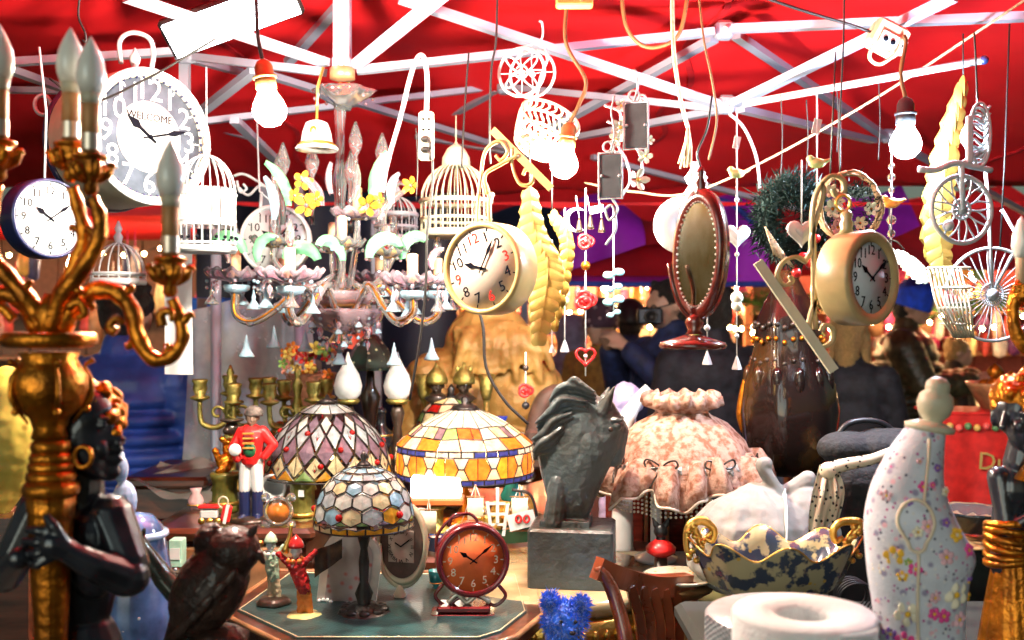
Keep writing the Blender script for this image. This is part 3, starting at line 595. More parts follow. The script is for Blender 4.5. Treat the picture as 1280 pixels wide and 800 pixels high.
# big double sided WELCOME clock
c1 = T('station_clock', 'big double sided welcome clock with white case hung at the left', 'clock', 160, 262, 2.25, view=True)
m1, dl = clock(c1, c1.q(162, 176), 83, 96, 32, IVORY, M('slate grey dial', (.08, .095, .13), .8, 0, var=.25, spec=.1), WHITE, ratio=.88, hands=(10, 12.5), size=.34, nr=.78, double=True)
c1.part('front_rim', MB().ring((0, -48, 0), 80, 4, n=44, mx=m1), WHITE); c1.part('back_rim', MB().ring((0, 48, 0), 82, 4.5, n=44, mx=m1), NAVY)
yy = -(48-83*.07)-.5
c1.part('welcome_disc', MB().lathe([(44, -yy-.3), (44, -yy+.2)], 40, mx=m1 @ ZtoY), M('aged dial paper', (.45, .44, .44), .8, 0, spec=.1), dl)
c1.part('welcome_lettering', text_mb('WELCOME', 13, (0, yy-.6, 24), None, .3), INK, dl, mx=m1)
for k, (s_, z) in enumerate((('ANTIQUES', 14), ('de Paris', -18), ('1870', -28))): c1.part('dial_lettering', text_mb(s_, 7, (0, yy-.6, z), None, .2), M('faint ink', (.35, .33, .33), .5), dl, mx=m1)
for k in range(48): a = 2*PI*k/48; c1.part('bead', MB().ball((cos(a)*72.5, -45, sin(a)*72.5), 2.2, 6, 4), NAVY, mx=m1)
c1.part('hanger', MB().tube(spl([c1.q(152, 80), c1.q(150, 55), c1.q(158, 43), c1.q(172, 40), c1.q(186, 47), c1.q(190, 65), c1.q(188, 84), c1.q(194, 86)], 6), 3, 8), WHITEM)
c1.part('finial', MB().lathe([(9, 0), (6, 6), (3, 10), (6, 18), (7, 24), (3, 30), (1, 36)], 14, c1.q(168, 95)), WHITEM)
c1.part('bow_loop', MB().ring(c1.q(62, 135, 20), 9, 2.5, 12), WHITEM); c1.part('side_knob', MB().lathe([(8, 0), (5, 6), (9, 14), (2, 20)], 12, c1.q(205, 112), Matrix.Rotation(R(35), 4, 'Y')), WHITEM)
# dark blue clock
c2 = T('wall_clock', 'white faced clock in a deep dark blue drum case', 'clock', 60, 320, 2.05, view=True)
m2, dl = clock(c2, c2.q(56, 274), 50, 34, 30, NAVY, PAPER, INK, ratio=.92, hands=(10, 9), size=.2)
c2.part('hanging_chain', MB().tube([c2.q(56, 225), c2.q(58, 140), c2.q(50, 60)], 1.6, 5), WHITEM)
# clock half hidden by the chandelier
c3 = T('wall_clock', 'plain white clock half hidden behind the chandelier glass', 'clock', 345, 350, 2.75, view=True)
clock(c3, c3.q(345, 300), 44, 20, -10, WHITE, PAPER, INK, ratio=.9, size=.24)
c3.part('hanging_chain', MB().tube([c3.q(345, 257), c3.q(325, 240), c3.q(322, 150)], 1.2, 5), WHITEM)
# cream bracket clock in the middle, tilted on its bracket
CR2 = M('butter enamel', (.48, .32, .12), .38, 0, var=.08, coat=.3)
c4 = T('bracket_clock', 'butter yellow bracket clock with red and black numerals, tilted', 'clock', 612, 392, 1.9)
clock(c4, c4.q(613, 336), 58, 46, -32, CR2, PINKP, INK, roll=-22, ratio=.88, hands=(10, 8), size=.24, inkf=lambda i: INKR if i % 3 == 0 else INK)
c4.part('plank', MB().tube([c4.q(615, 157, 30), c4.q(690, 233, 20)], 1, flat=(4, 5)), CR2)
scroll(c4, 'scroll', spl(c4.qs((597, 300, 20), (596, 260, 22), (600, 220, 24), (606, 185, 26), (624, 172, 26), (634, 185, 26), (626, 196, 26), (619, 190, 26)), 7), 4, 2, CR2)
scroll(c4, 'scroll', spl(c4.qs((640, 180, 26), (641, 205, 26), (650, 226, 26), (664, 226, 26), (667, 212, 26), (658, 208, 26), (654, 215, 26)), 7), 4, 2, CR2)
scroll(c4, 'scroll', spl(c4.qs((608, 240, 24), (606, 215, 24), (625, 202, 24), (648, 190, 24)), 7), 4, 2, CR2)
c4.part('hanging_chain', MB().tube(spl(c4.qs((612, 280), (611, 258), (615, 240, 20)), 5), 3, 6), CR2)
# cream bracket clock at the right
CR3 = M('parchment enamel', (.40, .29, .13), .36, 0, var=.12, coat=.35)
c5 = T('bracket_clock', 'parchment coloured bracket clock with large black numerals beside the twig wreath', 'clock', 1070, 408, 1.62)
clock(c5, c5.q(1072, 348), 59, 46, 38, CR3, PAPER, INK, ratio=.76, hands=(10, 9), size=.22, nr=.76)
c5.part('neck', MB().lathe([(10, 0), (7, 6), (9, 12), (6, 18), (8, 24), (3, 30)], 14, c5.q(1058, 292)), CR3)
c5.part('hanger_ring', MB().ring(c5.q(1054, 254), 9, 2, 10), GOLDB)
scroll(c5, 'scroll', spl(c5.qs((1024, 412, 16), (1022, 380, 16), (1022, 320, 16), (1020, 270, 16), (1026, 238, 16), (1042, 218, 16), (1058, 222, 16), (1060, 238, 16), (1050, 242, 16), (1046, 234, 16)), 7), 5, 2.4, CR3)
scroll(c5, 'scroll', spl(c5.qs((1010, 325, 16), (998, 320, 16), (982, 328, 16), (976, 344, 16), (984, 356, 16), (994, 352, 16), (992, 344, 16)), 7), 5, 2.4, CR3)
scroll(c5, 'scroll', spl(c5.qs((1010, 328, 16), (1018, 312, 16), (1020, 290, 16), (1034, 240, 16), (1030, 226, 16)), 7), 5, 2.2, CR3)
scroll(c5, 'scroll', spl(c5.qs((1024, 375, 16), (1018, 395, 16), (1016, 415, 16), (1028, 434, 16), (1044, 428, 16), (1046, 412, 16), (1036, 406, 16), (1032, 414, 16)), 7), 5, 2.4, CR3)
c5.part('mounting_bar', MB().tube([c5.q(952, 326, 20), c5.q(1046, 464, 12)], 1, flat=(5, 6)), IVORY)
c5.part('hanger_wire', MB().tube([c5.q(1043, 219, 16), c5.q(1046, 150, 16), c5.q(1050, 60, 16)], 1.2, 5), CORDB)

# ================================================================ oval red mirror
mr = T('oval_mirror', 'oval swivel mirror in red lacquered frame on a round foot, hung high', 'mirror', 866, 436, 1.7)
fm = Matrix.Translation(mr.q(874, 318)) @ Matrix.Rotation(R(-50), 4, 'Z') @ Matrix.Rotation(R(3), 4, 'Y')
MIR = M('painted reflection mirror', (.34, .20, .06), .12, 1, scale=14, col2=(.66, .60, .50), stretch=(1, 1, .35), ramp=(.40, .62))  # golden brown swirl of a reflection painted into the glass colour
def oval(rx, rz, y0, y1, n=44): return [(rx*cos(2*PI*i/n), rz*sin(2*PI*i/n)) for i in range(n)]
fr = MB().lathe([(.80, .12), (.86, .20), (1.0, .16), (1.05, 0), (1.0, -.30), (.5, -.34)], 48, mx=fm @ ZtoY @ Matrix.Diagonal((38, 80, 40, 1)))
mf = mr.part('mirror_frame', fr, REDWOOD)
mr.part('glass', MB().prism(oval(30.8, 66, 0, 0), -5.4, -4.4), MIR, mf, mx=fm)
for k in range(52): a = 2*PI*k/52; mr.part('bead', MB().ball((30.6*cos(a), -6, 65.5*sin(a)), 1.5, 6, 4), M('silver bead', (.6, .57, .52), .3, .8), mf, mx=fm)
mr.part('finial', MB().lathe([(9, 0), (6, 5), (10, 12), (7, 18), (9, 24), (4, 32), (6, 38), (2, 46)], 16, mr.q(876, 254)), REDWOOD)
mr.part('cradle', MB().tube(spl([mr.q(838, 330, 8), mr.q(842, 360), mr.q(852, 385), mr.q(868, 398), mr.q(886, 388, 6), mr.q(900, 360, 14)], 6), 3.2, 8), REDWOOD)
mr.part('stem', MB().lathe([(12, 0), (7, 6), (12, 14), (9, 22), (5, 26)], 16, mr.q(868, 418)), REDWOOD)
mr.part('foot', MB().lathe([(40, -8), (42, -4), (40, 0), (24, 5), (12, 9)], 32, mr.q(866, 428)), REDWOOD)
mr.part('hanging_cord', MB().tube(spl(mr.qs((876, 210), (872, 190), (884, 160), (890, 120)), 6), 1.5, 5), CORDB)
rw = T('round_plaque', 'round white plaque hanging behind the red oval mirror', 'plaque', 845, 312, 1.95)
rw.part('disc', MB().lathe([(30, 0), (36, 3), (34, 8), (10, 10), (8, 6)], 36, rw.q(852, 282), ZtoY), WHITE); rw.part('crest', MB().lathe([(10, 0), (14, 10), (8, 18), (14, 28), (6, 38), (3, 48)], 10, rw.q(868, 250), sy=.4, rf=lambda a, k: 1+.2*cos(3*a)), WHITE)
# ================================================================ glass chandelier
ch = T('glass_chandelier', 'many armed clear glass chandelier with pink dishes and amber flowers', 'chandelier', 425, 450, 2.5)
CX = 425
ch.part('stem', MB().lathe([(2, 458-450), (10, 16), (15, 24), (8, 34), (12, 42), (22, 50), (26, 60), (14, 70), (8, 84), (7, 120), (10, 140), (6, 160), (7, 200), (9, 228), (5, 250), (6, 290), (8, 320), (5, 340)], 20, ch.q(CX, 450)), GLASSW)
ch.part('centre_bowl', MB().lathe([(10, 30), (34, 40), (44, 56), (42, 62), (30, 54), (10, 50)], 28, ch.q(430, 448), rf=lambda a, k: 1+.06*cos(9*a)), GLASSP)
ch.part('centre_bowl', MB().lathe([(10, 64), (30, 68), (40, 80), (38, 84), (26, 76), (8, 72)], 28, ch.q(430, 448), rf=lambda a, k: 1+.06*cos(9*a)), GLASSP)
ch.part('brass_cup', MB().lathe([(8, 62), (28, 66), (30, 74), (10, 78)], 22, ch.q(430, 448)), M('cup brass', (.4, .2, .06), .4, .6))
ch.part('top_dish', MB().lathe([(8, 0), (14, 10), (30, 20), (36, 26), (38, 25), (30, 17), (12, 6)], 30, ch.q(430, 138), rf=lambda a, k: 1+.10*cos(6*a)*(k > 1)), GLASSW)
ch.part('top_cap', MB().lathe([(10, 6), (12, 12), (6, 20), (3, 34)], 14, ch.q(430, 138)), GOLDB)
ch.part('hook', MB().ring(ch.q(430, 96), 7, 2, 10), GOLDB); ch.part('suspension', MB().tube([ch.q(430, 92), ch.q(428, 80)], 1.6, 6), BLACK)
def dish(c, r, h, mat, lobes=12): return MB().lathe([(r*.2, -h*.4), (r*.55, -h*.25), (r*.9, h*.1), (r*1.02, h*.5), (r*.98, h*.55), (r*.84, h*.2), (r*.5, -h*.1), (r*.16, -h*.2)], 72, c, rf=lambda a, k: 1+(.05*cos(lobes*a)+.025*cos(lobes*3*a))*(k > 0), zf=lambda a, k: h*.22*sin(lobes*a)*(1 < k < 6))
def leaf(t, c, ln, w, curl, ang, mat, tilt=0, parent=None, name='leaf'):
    """a curled ribbed leaf rising from c"""
    m = Matrix.Translation(c) @ Matrix.Rotation(R(ang)*.12+(c[0]*.37) % .8-.4, 4, 'Z') @ Matrix.Rotation(((c[0]*1.7+c[2]) % 1)*.9-.45, 4, 'Y'); sg = -1 if cos(R(ang)) < 0 else 1
    def fn(u, v):
        a = R(curl)*v; rad = ln/max(.01, R(curl)); ww = w*(.25+.75*sin(PI*min(1, .12+.80*v)))*(1-.10*abs(sin(v*22)))
        s = (u-.5)*2; q_ = rad-s*ww*.8; return (sg*(rad-q_*cos(a)), -5*(1-s*s)-2*sin(s*9), q_*sin(a)+v*ln*.15)
    return t.part(name, MB().grid(fn, 7, 12, mx=m), mat, parent)
ARMS = [(180, 130, 346), (255, 132, 352), (318, 134, 356), (135, 128, 350), (75, 128, 344), (25, 130, 352)]
for k, (a, r, y) in enumerate(ARMS):
    dx, dy = cos(R(a))*r, sin(R(a))*r; z = 450-y; u = Vector((cos(R(a)), sin(R(a)), 0))
    pts = [Vector((4, 0, 50))+u*10, Vector((4, 0, 80))+u*34, Vector((4, 0, 92))+u*52, u*80+Vector((2, 0, 66)), u*108+Vector((0, 0, 48)), u*r+Vector((0, 0, 58)), u*r+Vector((0, 0, z-10))]
    am = ch.part('arm', MB().tube(spl(pts, 6), 5.2, 9), GLASSW)
    for q in (0.3, .5, .7): ch.part('arm_band', MB().ball(spl(pts, 6)[int(q*36)], 6.4, 8, 6), GLASSW, am)
    ch.part('inner_rod', MB().tube(spl([p+Vector((0, -5.4, 1)) for p in pts], 6), 1.6, 5), GOLD, am)
    ds = ch.part('bobeche', dish(Vector((dx, dy, z)), 37, 16, GLASSP), GLASSP)
    ch.part('drip_cup', MB().lathe([(4, -22), (14, -18), (17, -12), (15, -10), (6, -14)], 16, (dx, dy, z), rf=lambda a, k: 1+.07*cos(8*a)), GLASSB, ds)
    ch.part('candle_sleeve', MB().lathe([(6.4, -2), (6.4, 32), (4, 33)], 14, (dx, dy, z)), CANDLE, am)
    if k != 2: ch.part('candle_tip', MB().lathe([(3, 33), (5.5, 42), (5, 52), (1, 66)], 12, (dx, dy, z)), GLASSW, am)
    for j in range(3):
        b_ = a+j*120+30; p = Vector((dx+cos(R(b_))*30, dy+sin(R(b_))*30, z-6))
        ch.part('drop', MB().lathe([(.5, 0), (1.2, -8), (3, -14), (2, -17), (6, -24), (8.5, -28), (7.5, -29), (2, -22)], 10, p-Vector((0, 0, 6*(j % 2))), rf=lambda q, i: 1+.12*cos(5*q)*(i > 3)), GLASSB if j else GLASSW, ds)
for k, (dx, dy, py) in enumerate([(-78, -20, 306), (12, -55, 311), (62, -30, 320), (-20, 60, 308), (60, 50, 300), (25, -20, 272)]):
    z = 450-py; u = Vector((dx, dy, 0)); c = Vector((dx, dy, z))
    ua = ch.part('upper_arm', MB().tube(spl([Vector((0, 0, 110)), u*.5+Vector((0, 0, 90)), u*.95+Vector((0, 0, z-26)), c], 6), 4, 8), GLASSW)
    ds = ch.part('upper_dish', dish(c, 27 if k < 5 else 32, 13, GLASSP, 10), GLASSP if k > 3 else GLASSW); ch.part('cup', MB().lathe([(5, -4), (15, 0), (16, 5), (8, 6)], 16, c), GOLDB, ds)
    ch.part('upper_candle', MB().lathe([(6, 4), (6, 34), (3, 36)], 12, c), CANDLE if k % 2 else GLASSW, ua)
for x, y, ln, w, cu, ang, mt in [(314, 318, 46, 12, 190, 200, GLASSG), (408, 328, 46, 12, 190, 240, GLASSG), (470, 326, 48, 12, 190, -20, GLASSG), (508, 326, 46, 11, 200, 10, GLASSG), (356, 280, 58, 11, 60, 190, GLASSB),
                             (358, 262, 54, 11, 50, 20, GLASSW), (474, 262, 56, 12, 60, -10, GLASSG), (482, 280, 52, 10, 60, 20, GLASSW), (452, 258, 46, 9, 40, 180, GLASSW), (410, 262, 60, 11, 120, 200, GLASSP), (335, 330, 40, 10, 170, 10, GLASSG), (440, 330, 44, 11, 180, 200, GLASSG), (370, 262, 50, 10, 80, 200, GLASSG), (498, 262, 44, 10, 90, 10, GLASSB), (545, 340, 40, 9, 150, 10, GLASSP), (300, 332, 40, 9, 150, 200, GLASSP), (425, 250, 44, 9, 70, 20, GLASSP)]:
    leaf(ch, ch.q(x, y, -70+((x*7) % 40)), ln*(1.1 if mt is GLASSG else .8), w*(.95 if mt is GLASSG else .7), cu*.85, ang, mt)
for x, y in [(356, 222), (446, 196), (479, 210), (350, 236), (440, 232), (392, 222)]:
    ch.part('spire', MB().lathe([(3, -60), (4, -20), (3, 0), (7, 8), (9, 18), (5, 32), (1.5, 42)], 12, ch.q(x, y, -10)), GLASSW)
def flower(t, c, r, mat, cm, yaw=0, n=5, name='flower', parent=None, up=0):
    """an open bloom facing the viewer: petals round a cup"""
    m = Matrix.Translation(c) @ Matrix.Rotation(R(yaw), 4, 'Z') @ Matrix.Rotation(R(up), 4, 'X'); b = MB()
    for k in range(n):
        a = 2*PI*k/n
        def fn(u, v): s = (u-.5)*2; rr = r*(.12+.88*v); wv = a+s*.52*(sin(PI*min(1, .2+.7*v)))*1.1; return (rr*cos(wv), -r*.42*v**1.5+r*.14*s*s, rr*sin(wv))
        b.grid(fn, 5, 5, mx=m)
    f = t.part(name, b, mat, parent)
    if parent is None: t.part('flower_heart', MB().ball((0, -r*.1, 0), r*.2, 8, 6, m), cm, f)
    return f
for x, y, r, yw in [(388, 232, 15, 20), (392, 262, 18, -10), (378, 250, 12, 40), (466, 262, 17, 15), (480, 256, 13, -30), (518, 238, 14, -20), (404, 254, 12, 0)]: flower(ch, ch.q(x, y, -45), r*.8, GLASSY, GLASSW, yw)
ch.part('flower_stem', MB().tube(spl(ch.qs((480, 300, -10), (486, 260, -30), (500, 236, -40), (516, 236, -40)), 6), 3, 7), GLASSW)
for x, y in [(313, 436), (345, 425), (540, 440), (495, 446), (424, 446), (378, 430)]:
    ch.part('drop', MB().lathe([(.6, 18), (2.5, 10), (4, 2), (7, -4), (10, -8), (9, -10), (3, -4)], 10, ch.q(x, y, 20*sin(x))), GLASSB)
# cut crystals strung over dishes and arms; alike pieces share one mesh
cm1 = MB().lathe([(.2, 5), (3, 1.5), (3.4, 0), (2.6, -3), (.2, -9)], 6, smooth=False).mesh('crystal', ch.S); cm2 = MB().ball((0, 0, 0), 2.4, 6, 4).mesh('crystal', ch.S); cm3 = MB().lathe([(.2, 4), (2.6, 2), (5, -2), (4.4, -3), (.6, 0)], 6, smooth=False).mesh('crystal', ch.S)
rnd = random.Random(4)
def crystals(c, r, n, drop):
    for k in range(n):
        a = 2*PI*k/n+rnd.uniform(-.1, .1); p = c+Vector((cos(a)*r, sin(a)*r, 0))
        for j in range(drop): ch.part('crystal', None, [GLASSW, GLASSP, GLASSB][(k+j) % 3], mesh=[cm2, cm1, cm3][(j+k) % 3 if j else 0], loc=p-Vector((0, 0, 6+j*8)))
for k, (a, r, y) in enumerate(ARMS): crystals(Vector((cos(R(a))*r, sin(R(a))*r, 450-y)), 35, 9, 2)
crystals(ch.q(430, 392), 42, 12, 3); crystals(ch.q(430, 416), 30, 9, 2); crystals(ch.q(430, 118), 36, 8, 1)
for (dx, dy, py) in [(-78, -20, 306), (12, -55, 311), (62, -30, 320), (25, -20, 272)]: crystals(Vector((dx, dy, 450-py)), 25, 7, 1)
for k in range(6):
    a, r, y = ARMS[k]; b_ = ARMS[(k+1) % 6]
    for j in range(1, 9):
        f = j/9; p = Vector((cos(R(a))*r, sin(R(a))*r, 450-y-8)).lerp(Vector((4, 0, 106)), f)-Vector((0, 0, 24*sin(PI*f))); ch.part('crystal', None, GLASSW, mesh=cm2, loc=p)
bell = T('ceramic_bell', 'white ceramic bell with gold trim hanging beside the chandelier top', 'bell', 395, 188, 2.3)
bell.part('bell_body', MB().lathe([(5, 38), (14, 34), (18, 22), (20, 10), (27, 2), (26, 0), (18, 6), (15, 20), (10, 32)], 26, bell.q(396, 188)), PORC)
bell.part('gold_band', MB().lathe([(20.5, 9), (22, 7), (25, 3), (24, 6)], 26, bell.q(396, 187)), GOLDB); bell.part('emblem', MB().ball(bell.q(395, 166, -17), (5, 2, 6)), GOLDB)
bell.part('chain', MB().tube([bell.q(396, 150), bell.q(397, 110), bell.q(404, 84)], 2, 6), GOLDB)

# ================================================================ bird cages
def cage(label, px, py, d, w, h, mat, dome=.4, n=22, hook=40, bands=((0, 3), (.06, 2), (.30, 2), (.58, 3))):
    t = T('bird_cage', label, 'bird cage', px, py, d); hz = h*(1-dome); k = w
    for i in range(n):
        a = 2*PI*i/n; pts = [(cos(a)*w, sin(a)*w, 0), (cos(a)*w, sin(a)*w, hz)]+[(cos(a)*w*cos(PI/2*j/7), sin(a)*w*cos(PI/2*j/7), hz+h*dome*sin(PI/2*j/7)) for j in range(1, 7)]+[(cos(a)*2, sin(a)*2, h)]
        t.part('cage_wire', MB().tube(pts, .9, 5), mat)
    for f, r in bands: t.part('band', MB().tube([(cos(2*PI*i/32)*w, sin(2*PI*i/32)*w, f*h) for i in range(32)], r, 6, True), mat)
    t.part('tray', MB().lathe([(w*.2, -4), (w*1.02, -4), (w*1.06, 0), (w*1.02, 4), (w*.9, 1), (w*.2, 1)], 32), mat)
    t.part('finial', MB().lathe([(8, -3), (4, 2), (6, 8), (3, 13), (5, 18), (1, 28)], 12, (0, 0, h)), mat)
    t.part('hook', MB().tube([(0, 0, h+26), (0, 0, h+hook)], 1, 5), mat); return t
t = cage('white wire bird cage with domed top beside the candelabrum', 258, 312, 2.3, 35, 118, WHITEM, hook=110)
for k in range(20):
    a = 2*PI*k/20; t.part('lattice_panel', MB().box((cos(a)*35, sin(a)*35, 52), (8.5, 1.5, 46), Matrix.Rotation(a+PI/2, 4, 'Z')), WHITEM)
    t.part('stud', MB().ball((cos(a)*36.5, sin(a)*36.5, 14), 2.3, 6, 5), INK)
t = cage('cream wire bird cage with stepped dome behind the bracket clock', 570, 292, 2.6, 44, 88, IVORY, .55, 30, hook=60, bands=((0, 2), (.2, 2), (.45, 3)))
t.part('upper_dome', MB().lathe([(18, 84), (17, 95), (11, 106), (3, 112)], 18), IVORY)
t = cage('small white domed cage beneath the big clock', 148, 352, 2.6, 32, 48, WHITEM, .85, 16, hook=20, bands=((0, 2), (.2, 2)))
t = cage('small dark wire cage between the lamps and the gold statue', 495, 300, 3.0, 26, 54, WHITEM, .5, 16, hook=20)

# ================================================================ white bicycle planters
def wheel(t, c, r, mat, spokes=16, yaw=0, th=3, hub=6, bent=False, name='wheel', ring2=0):
    m = Matrix.Translation(c) @ Matrix.Rotation(R(yaw), 4, 'Z'); wh = t.part(name, MB().ring((0, 0, 0), r, th, n=40, mx=m), mat)
    t.part('wheel_hub', MB().lathe([(hub, -3), (hub, 3)], 14, mx=m @ ZtoY), mat, wh)
    for k in range(spokes):
        a = 2*PI*k/spokes; b = a+(.35 if bent and k % 2 else -.35 if bent else 0)
        t.part('spoke', MB().tube(spl([(hub*.8*cos(a), 0, hub*.8*sin(a)), (r*.55*cos((a+b)/2+.06), -1, r*.55*sin((a+b)/2+.06)), (r*cos(b), 0, r*sin(b))], 3), max(.8, th*.38), 5, mx=m), mat, wh)
    if ring2: t.part('inner_ring', MB().ring((0, 0, 0), ring2, th*.6, n=24, mx=m), mat, wh)
    return wh
bk = T('bicycle_planter', 'small white metal bicycle planter with a round fan wheel and curled basket', 'bicycle planter', 1205, 306, 1.75)
wheel(bk, bk.q(1202, 262), 42, WHITEM, 22, 12, 3, 6, True, ring2=12)
bk.part('handlebar', MB().tube(spl(bk.qs((1144, 213, -10), (1165, 214, -10), (1190, 205, -6), (1215, 208), (1242, 212, 6)), 6), 4, 8), WHITEM)
bk.part('fork', MB().tube(bk.qs((1202, 262, -4), (1200, 205, -4), (1228, 190, 10)), 3.5, 8), WHITEM)
for s in range(5): bk.part('basket_hoop', MB().tube([bk.q(1225+(13+s*.6)*cos(2*PI*i/24), 168-(40-s*6)*sin(2*PI*i/24), s*4) for i in range(24)], 2, 6, True), WHITEM)
for s in range(7): bk.part('basket_curl', MB().tube(spl(bk.qs((1214, 200-s*9, 0), (1222, 190-s*9, 10), (1232, 198-s*9, 6), (1238, 186-s*9, 0)), 5), 1.6, 5), WHITEM)
bk.part('seat_post', MB().box(bk.q(1210, 175, -4), (9, 5, 60), bev=2), WHITEM)
bk.part('lamp_ball', MB().ball(bk.q(1182, 283, -8), 7), WHITEM); bk.part('hanger_wire', MB().tube(spl(bk.qs((1222, 128), (1220, 80), (1218, 40)), 5), 1.3, 5), CORDB)
bk2 = T('bicycle_planter', 'large white wire bicycle planter with big spoked wheel and twig basket', 'bicycle planter', 1240, 432, 1.95)
wheel(bk2, bk2.q(1240, 368), 58, WHITEM, 30, 0, 2.2, 7, ring2=14)
bk2.part('frame_tube', MB().tube(bk2.qs((1240, 368), (1236, 260), (1232, 215)), 2.4, 7), WHITEM); bk2.part('frame_tube', MB().tube(bk2.qs((1240, 366), (1275, 300), (1252, 262)), 2.4, 7), WHITEM)
for k in range(9): bk2.part('basket_wire', MB().tube(spl(bk2.qs((1160+k*5, 335, 0), (1165+k*5, 385, -16), (1190+k*3, 422, -6)), 5), 1.5, 5), IVORY)
for z in (335, 360, 385, 405): bk2.part('basket_hoop', MB().tube([bk2.q(1186+(z-335)*.12+(26-(z-335)*.12)*cos(2*PI*i/20), z, 14*sin(2*PI*i/20)) for i in range(20)], 1.6, 5, True), IVORY)
bk2.part('hanger_wire', MB().tube(bk2.qs((1250, 312), (1256, 200), (1262, 30)), 1.2, 5), CORDB)
# white trike planter under the canopy, with pierced basket
bk3 = T('bicycle_planter', 'white tricycle planter with pierced tilted basket under the roof bars', 'bicycle planter', 660, 190, 2.15)
wheel(bk3, bk3.q(652, 90), 30, WHITEM, 4, -20, 2.2, 4, ring2=8); wheel(bk3, bk3.q(666, 85, 30), 30, WHITEM, 4, -20, 2, 4)
for k in range(4):
    a = R(45+90*k); bk3.part('petal_wire', MB().tube([bk3.q(652+14*cos(a)+13*cos(2*PI*i/18)*cos(a)-5*sin(2*PI*i/18)*sin(a), 90-14*sin(a)-13*cos(2*PI*i/18)*sin(a)-5*sin(2*PI*i/18)*cos(a)) for i in range(18)], 1.3, 5, True), WHITEM)
tb = Matrix.Translation(bk3.q(680, 165)) @ Matrix.Rotation(R(28), 4, 'Y') @ Matrix.Rotation(R(38), 4, 'X')
for z, r in ((-22, 30), (-8, 34), (8, 37), (22, 38)): bk3.part('basket_hoop', MB().tube([(r*cos(2*PI*i/32), r*sin(2*PI*i/32), z) for i in range(32)], 2, 6, True, mx=tb), IVORY)
for k in range(26):
    a = 2*PI*k/26; pt = lambda da, z, r: (r*cos(a+da), r*sin(a+da), z)
    bk3.part('filigree', MB().tube(spl([pt(0, -22, 30), pt(.12, -14, 33), pt(-.1, -5, 35), pt(.1, 5, 37), pt(-.1, 14, 38), pt(0, 22, 38)], 4), 1.7, 5, mx=tb), IVORY)
bk3.part('basket_floor', MB().lathe([(2, -22), (29, -22), (29, -21), (2, -21)], 24, mx=tb), IVORY)
bk3.part('handle', MB().tube(spl(bk3.qs((670, 125), (676, 95), (684, 75), (680, 60)), 5), 1.8, 6), WHITEM); bk3.part('hook', MB().tube(spl(bk3.qs((652, 60), (676, 50), (678, 30), (674, 26)), 5), 1.5, 6), WHITEM)
# curled white bracket behind the cage
sb = T('scroll_bracket', 'white scrolled iron bracket between the cage and the chandelier', 'bracket', 330, 250, 2.9)
for pts in ([(296, 226), (300, 240), (308, 236), (304, 230)], [(296, 232), (310, 244), (325, 232), (340, 238)], [(292, 220), (306, 218), (330, 232), (345, 245)]): sb.part('scroll', MB().tube(spl(sb.qs(*pts), 6), 1.8, 6), WHITEM)
sb.part('hook_chain', MB().tube(sb.qs((327, 240), (325, 268)), 2, 6), GREYD)
# ================================================================ slate boards on wire frames
def slate(label, px, py, d, w, h, yaw):
    t = T('slate_board', label, 'slate board', px, py+h/2, d, rz=yaw); c = t.q(px, py)
    t.part('slate', MB().box(c, (w, 3, h), bev=1), SLATE); b = MB()
    f = t.part('frame', MB().tube([c+Vector((sx*(w/2+1.5), -1, sz*(h/2+1.5))) for sx, sz in ((-1, -1), (1, -1), (1, 1), (-1, 1))], 1.6, 6, True), WHITEM)
    for s in (-1, 1): t.part('rivet', MB().ball(c+Vector((s*(w/2-2), -2, 0)), 2.2), WHITEM)
    t.part('scroll', MB().tube(spl(arc((c.x-3, c.z+h/2+9), 8, -60, 300, 14, 5), 1), 1.5, 5), WHITEM); t.part('scroll', MB().tube(arc((c.x+8, c.z+h/2+6), 5, 200, -160, 14, 3), 1.4, 5), WHITEM)
    return t
t = slate('upper blank slate board in white wire frame', 795, 157, 1.84, 27, 56, -12)
t.part('hanger', MB().tube(spl(t.qs((792, 128), (797, 110), (795, 90), (790, 88)), 5), 1.6, 6), WHITEM)
t = slate('lower blank slate board with a wire curl under it', 763, 220, 1.84, 26, 54, -10)
t.part('curl', MB().tube(spl(t.qs((765, 248), (772, 262), (762, 275), (757, 262), (766, 258), (770, 285), (760, 302), (757, 306)), 6), 1.8, 6), WHITEM)
t.part('hanger', MB().tube(spl(t.qs((763, 190), (768, 165), (764, 140), (768, 120)), 5), 1.4, 6), WHITEM)
vine = T('flower_vine', 'white wire vine with pale blooms twined round the slate boards', 'ornament', 780, 260, 1.86)
vine.part('stem', MB().tube(spl(vine.qs((756, 130, 6), (776, 140, 6), (772, 175, 6), (784, 200, 6), (788, 225, 4), (778, 245, 4)), 7), 1.7, 6), WHITEM)
vine.part('stem', MB().tube(spl(vine.qs((760, 150, 8), (780, 160, 8), (800, 190, 8), (805, 215, 8)), 7), 1.5, 6), WHITEM)
PALEF = M('pale cloth petals', (.86, .84, .68), .6, 0, var=.1)
for x, y, r in [(775, 160, 13), (770, 175, 10), (806, 196, 10), (797, 225, 14), (812, 176, 6), (776, 133, 8)]: flower(vine, vine.q(x, y, -4), r, PALEF, GOLDB, (x % 40)-20)
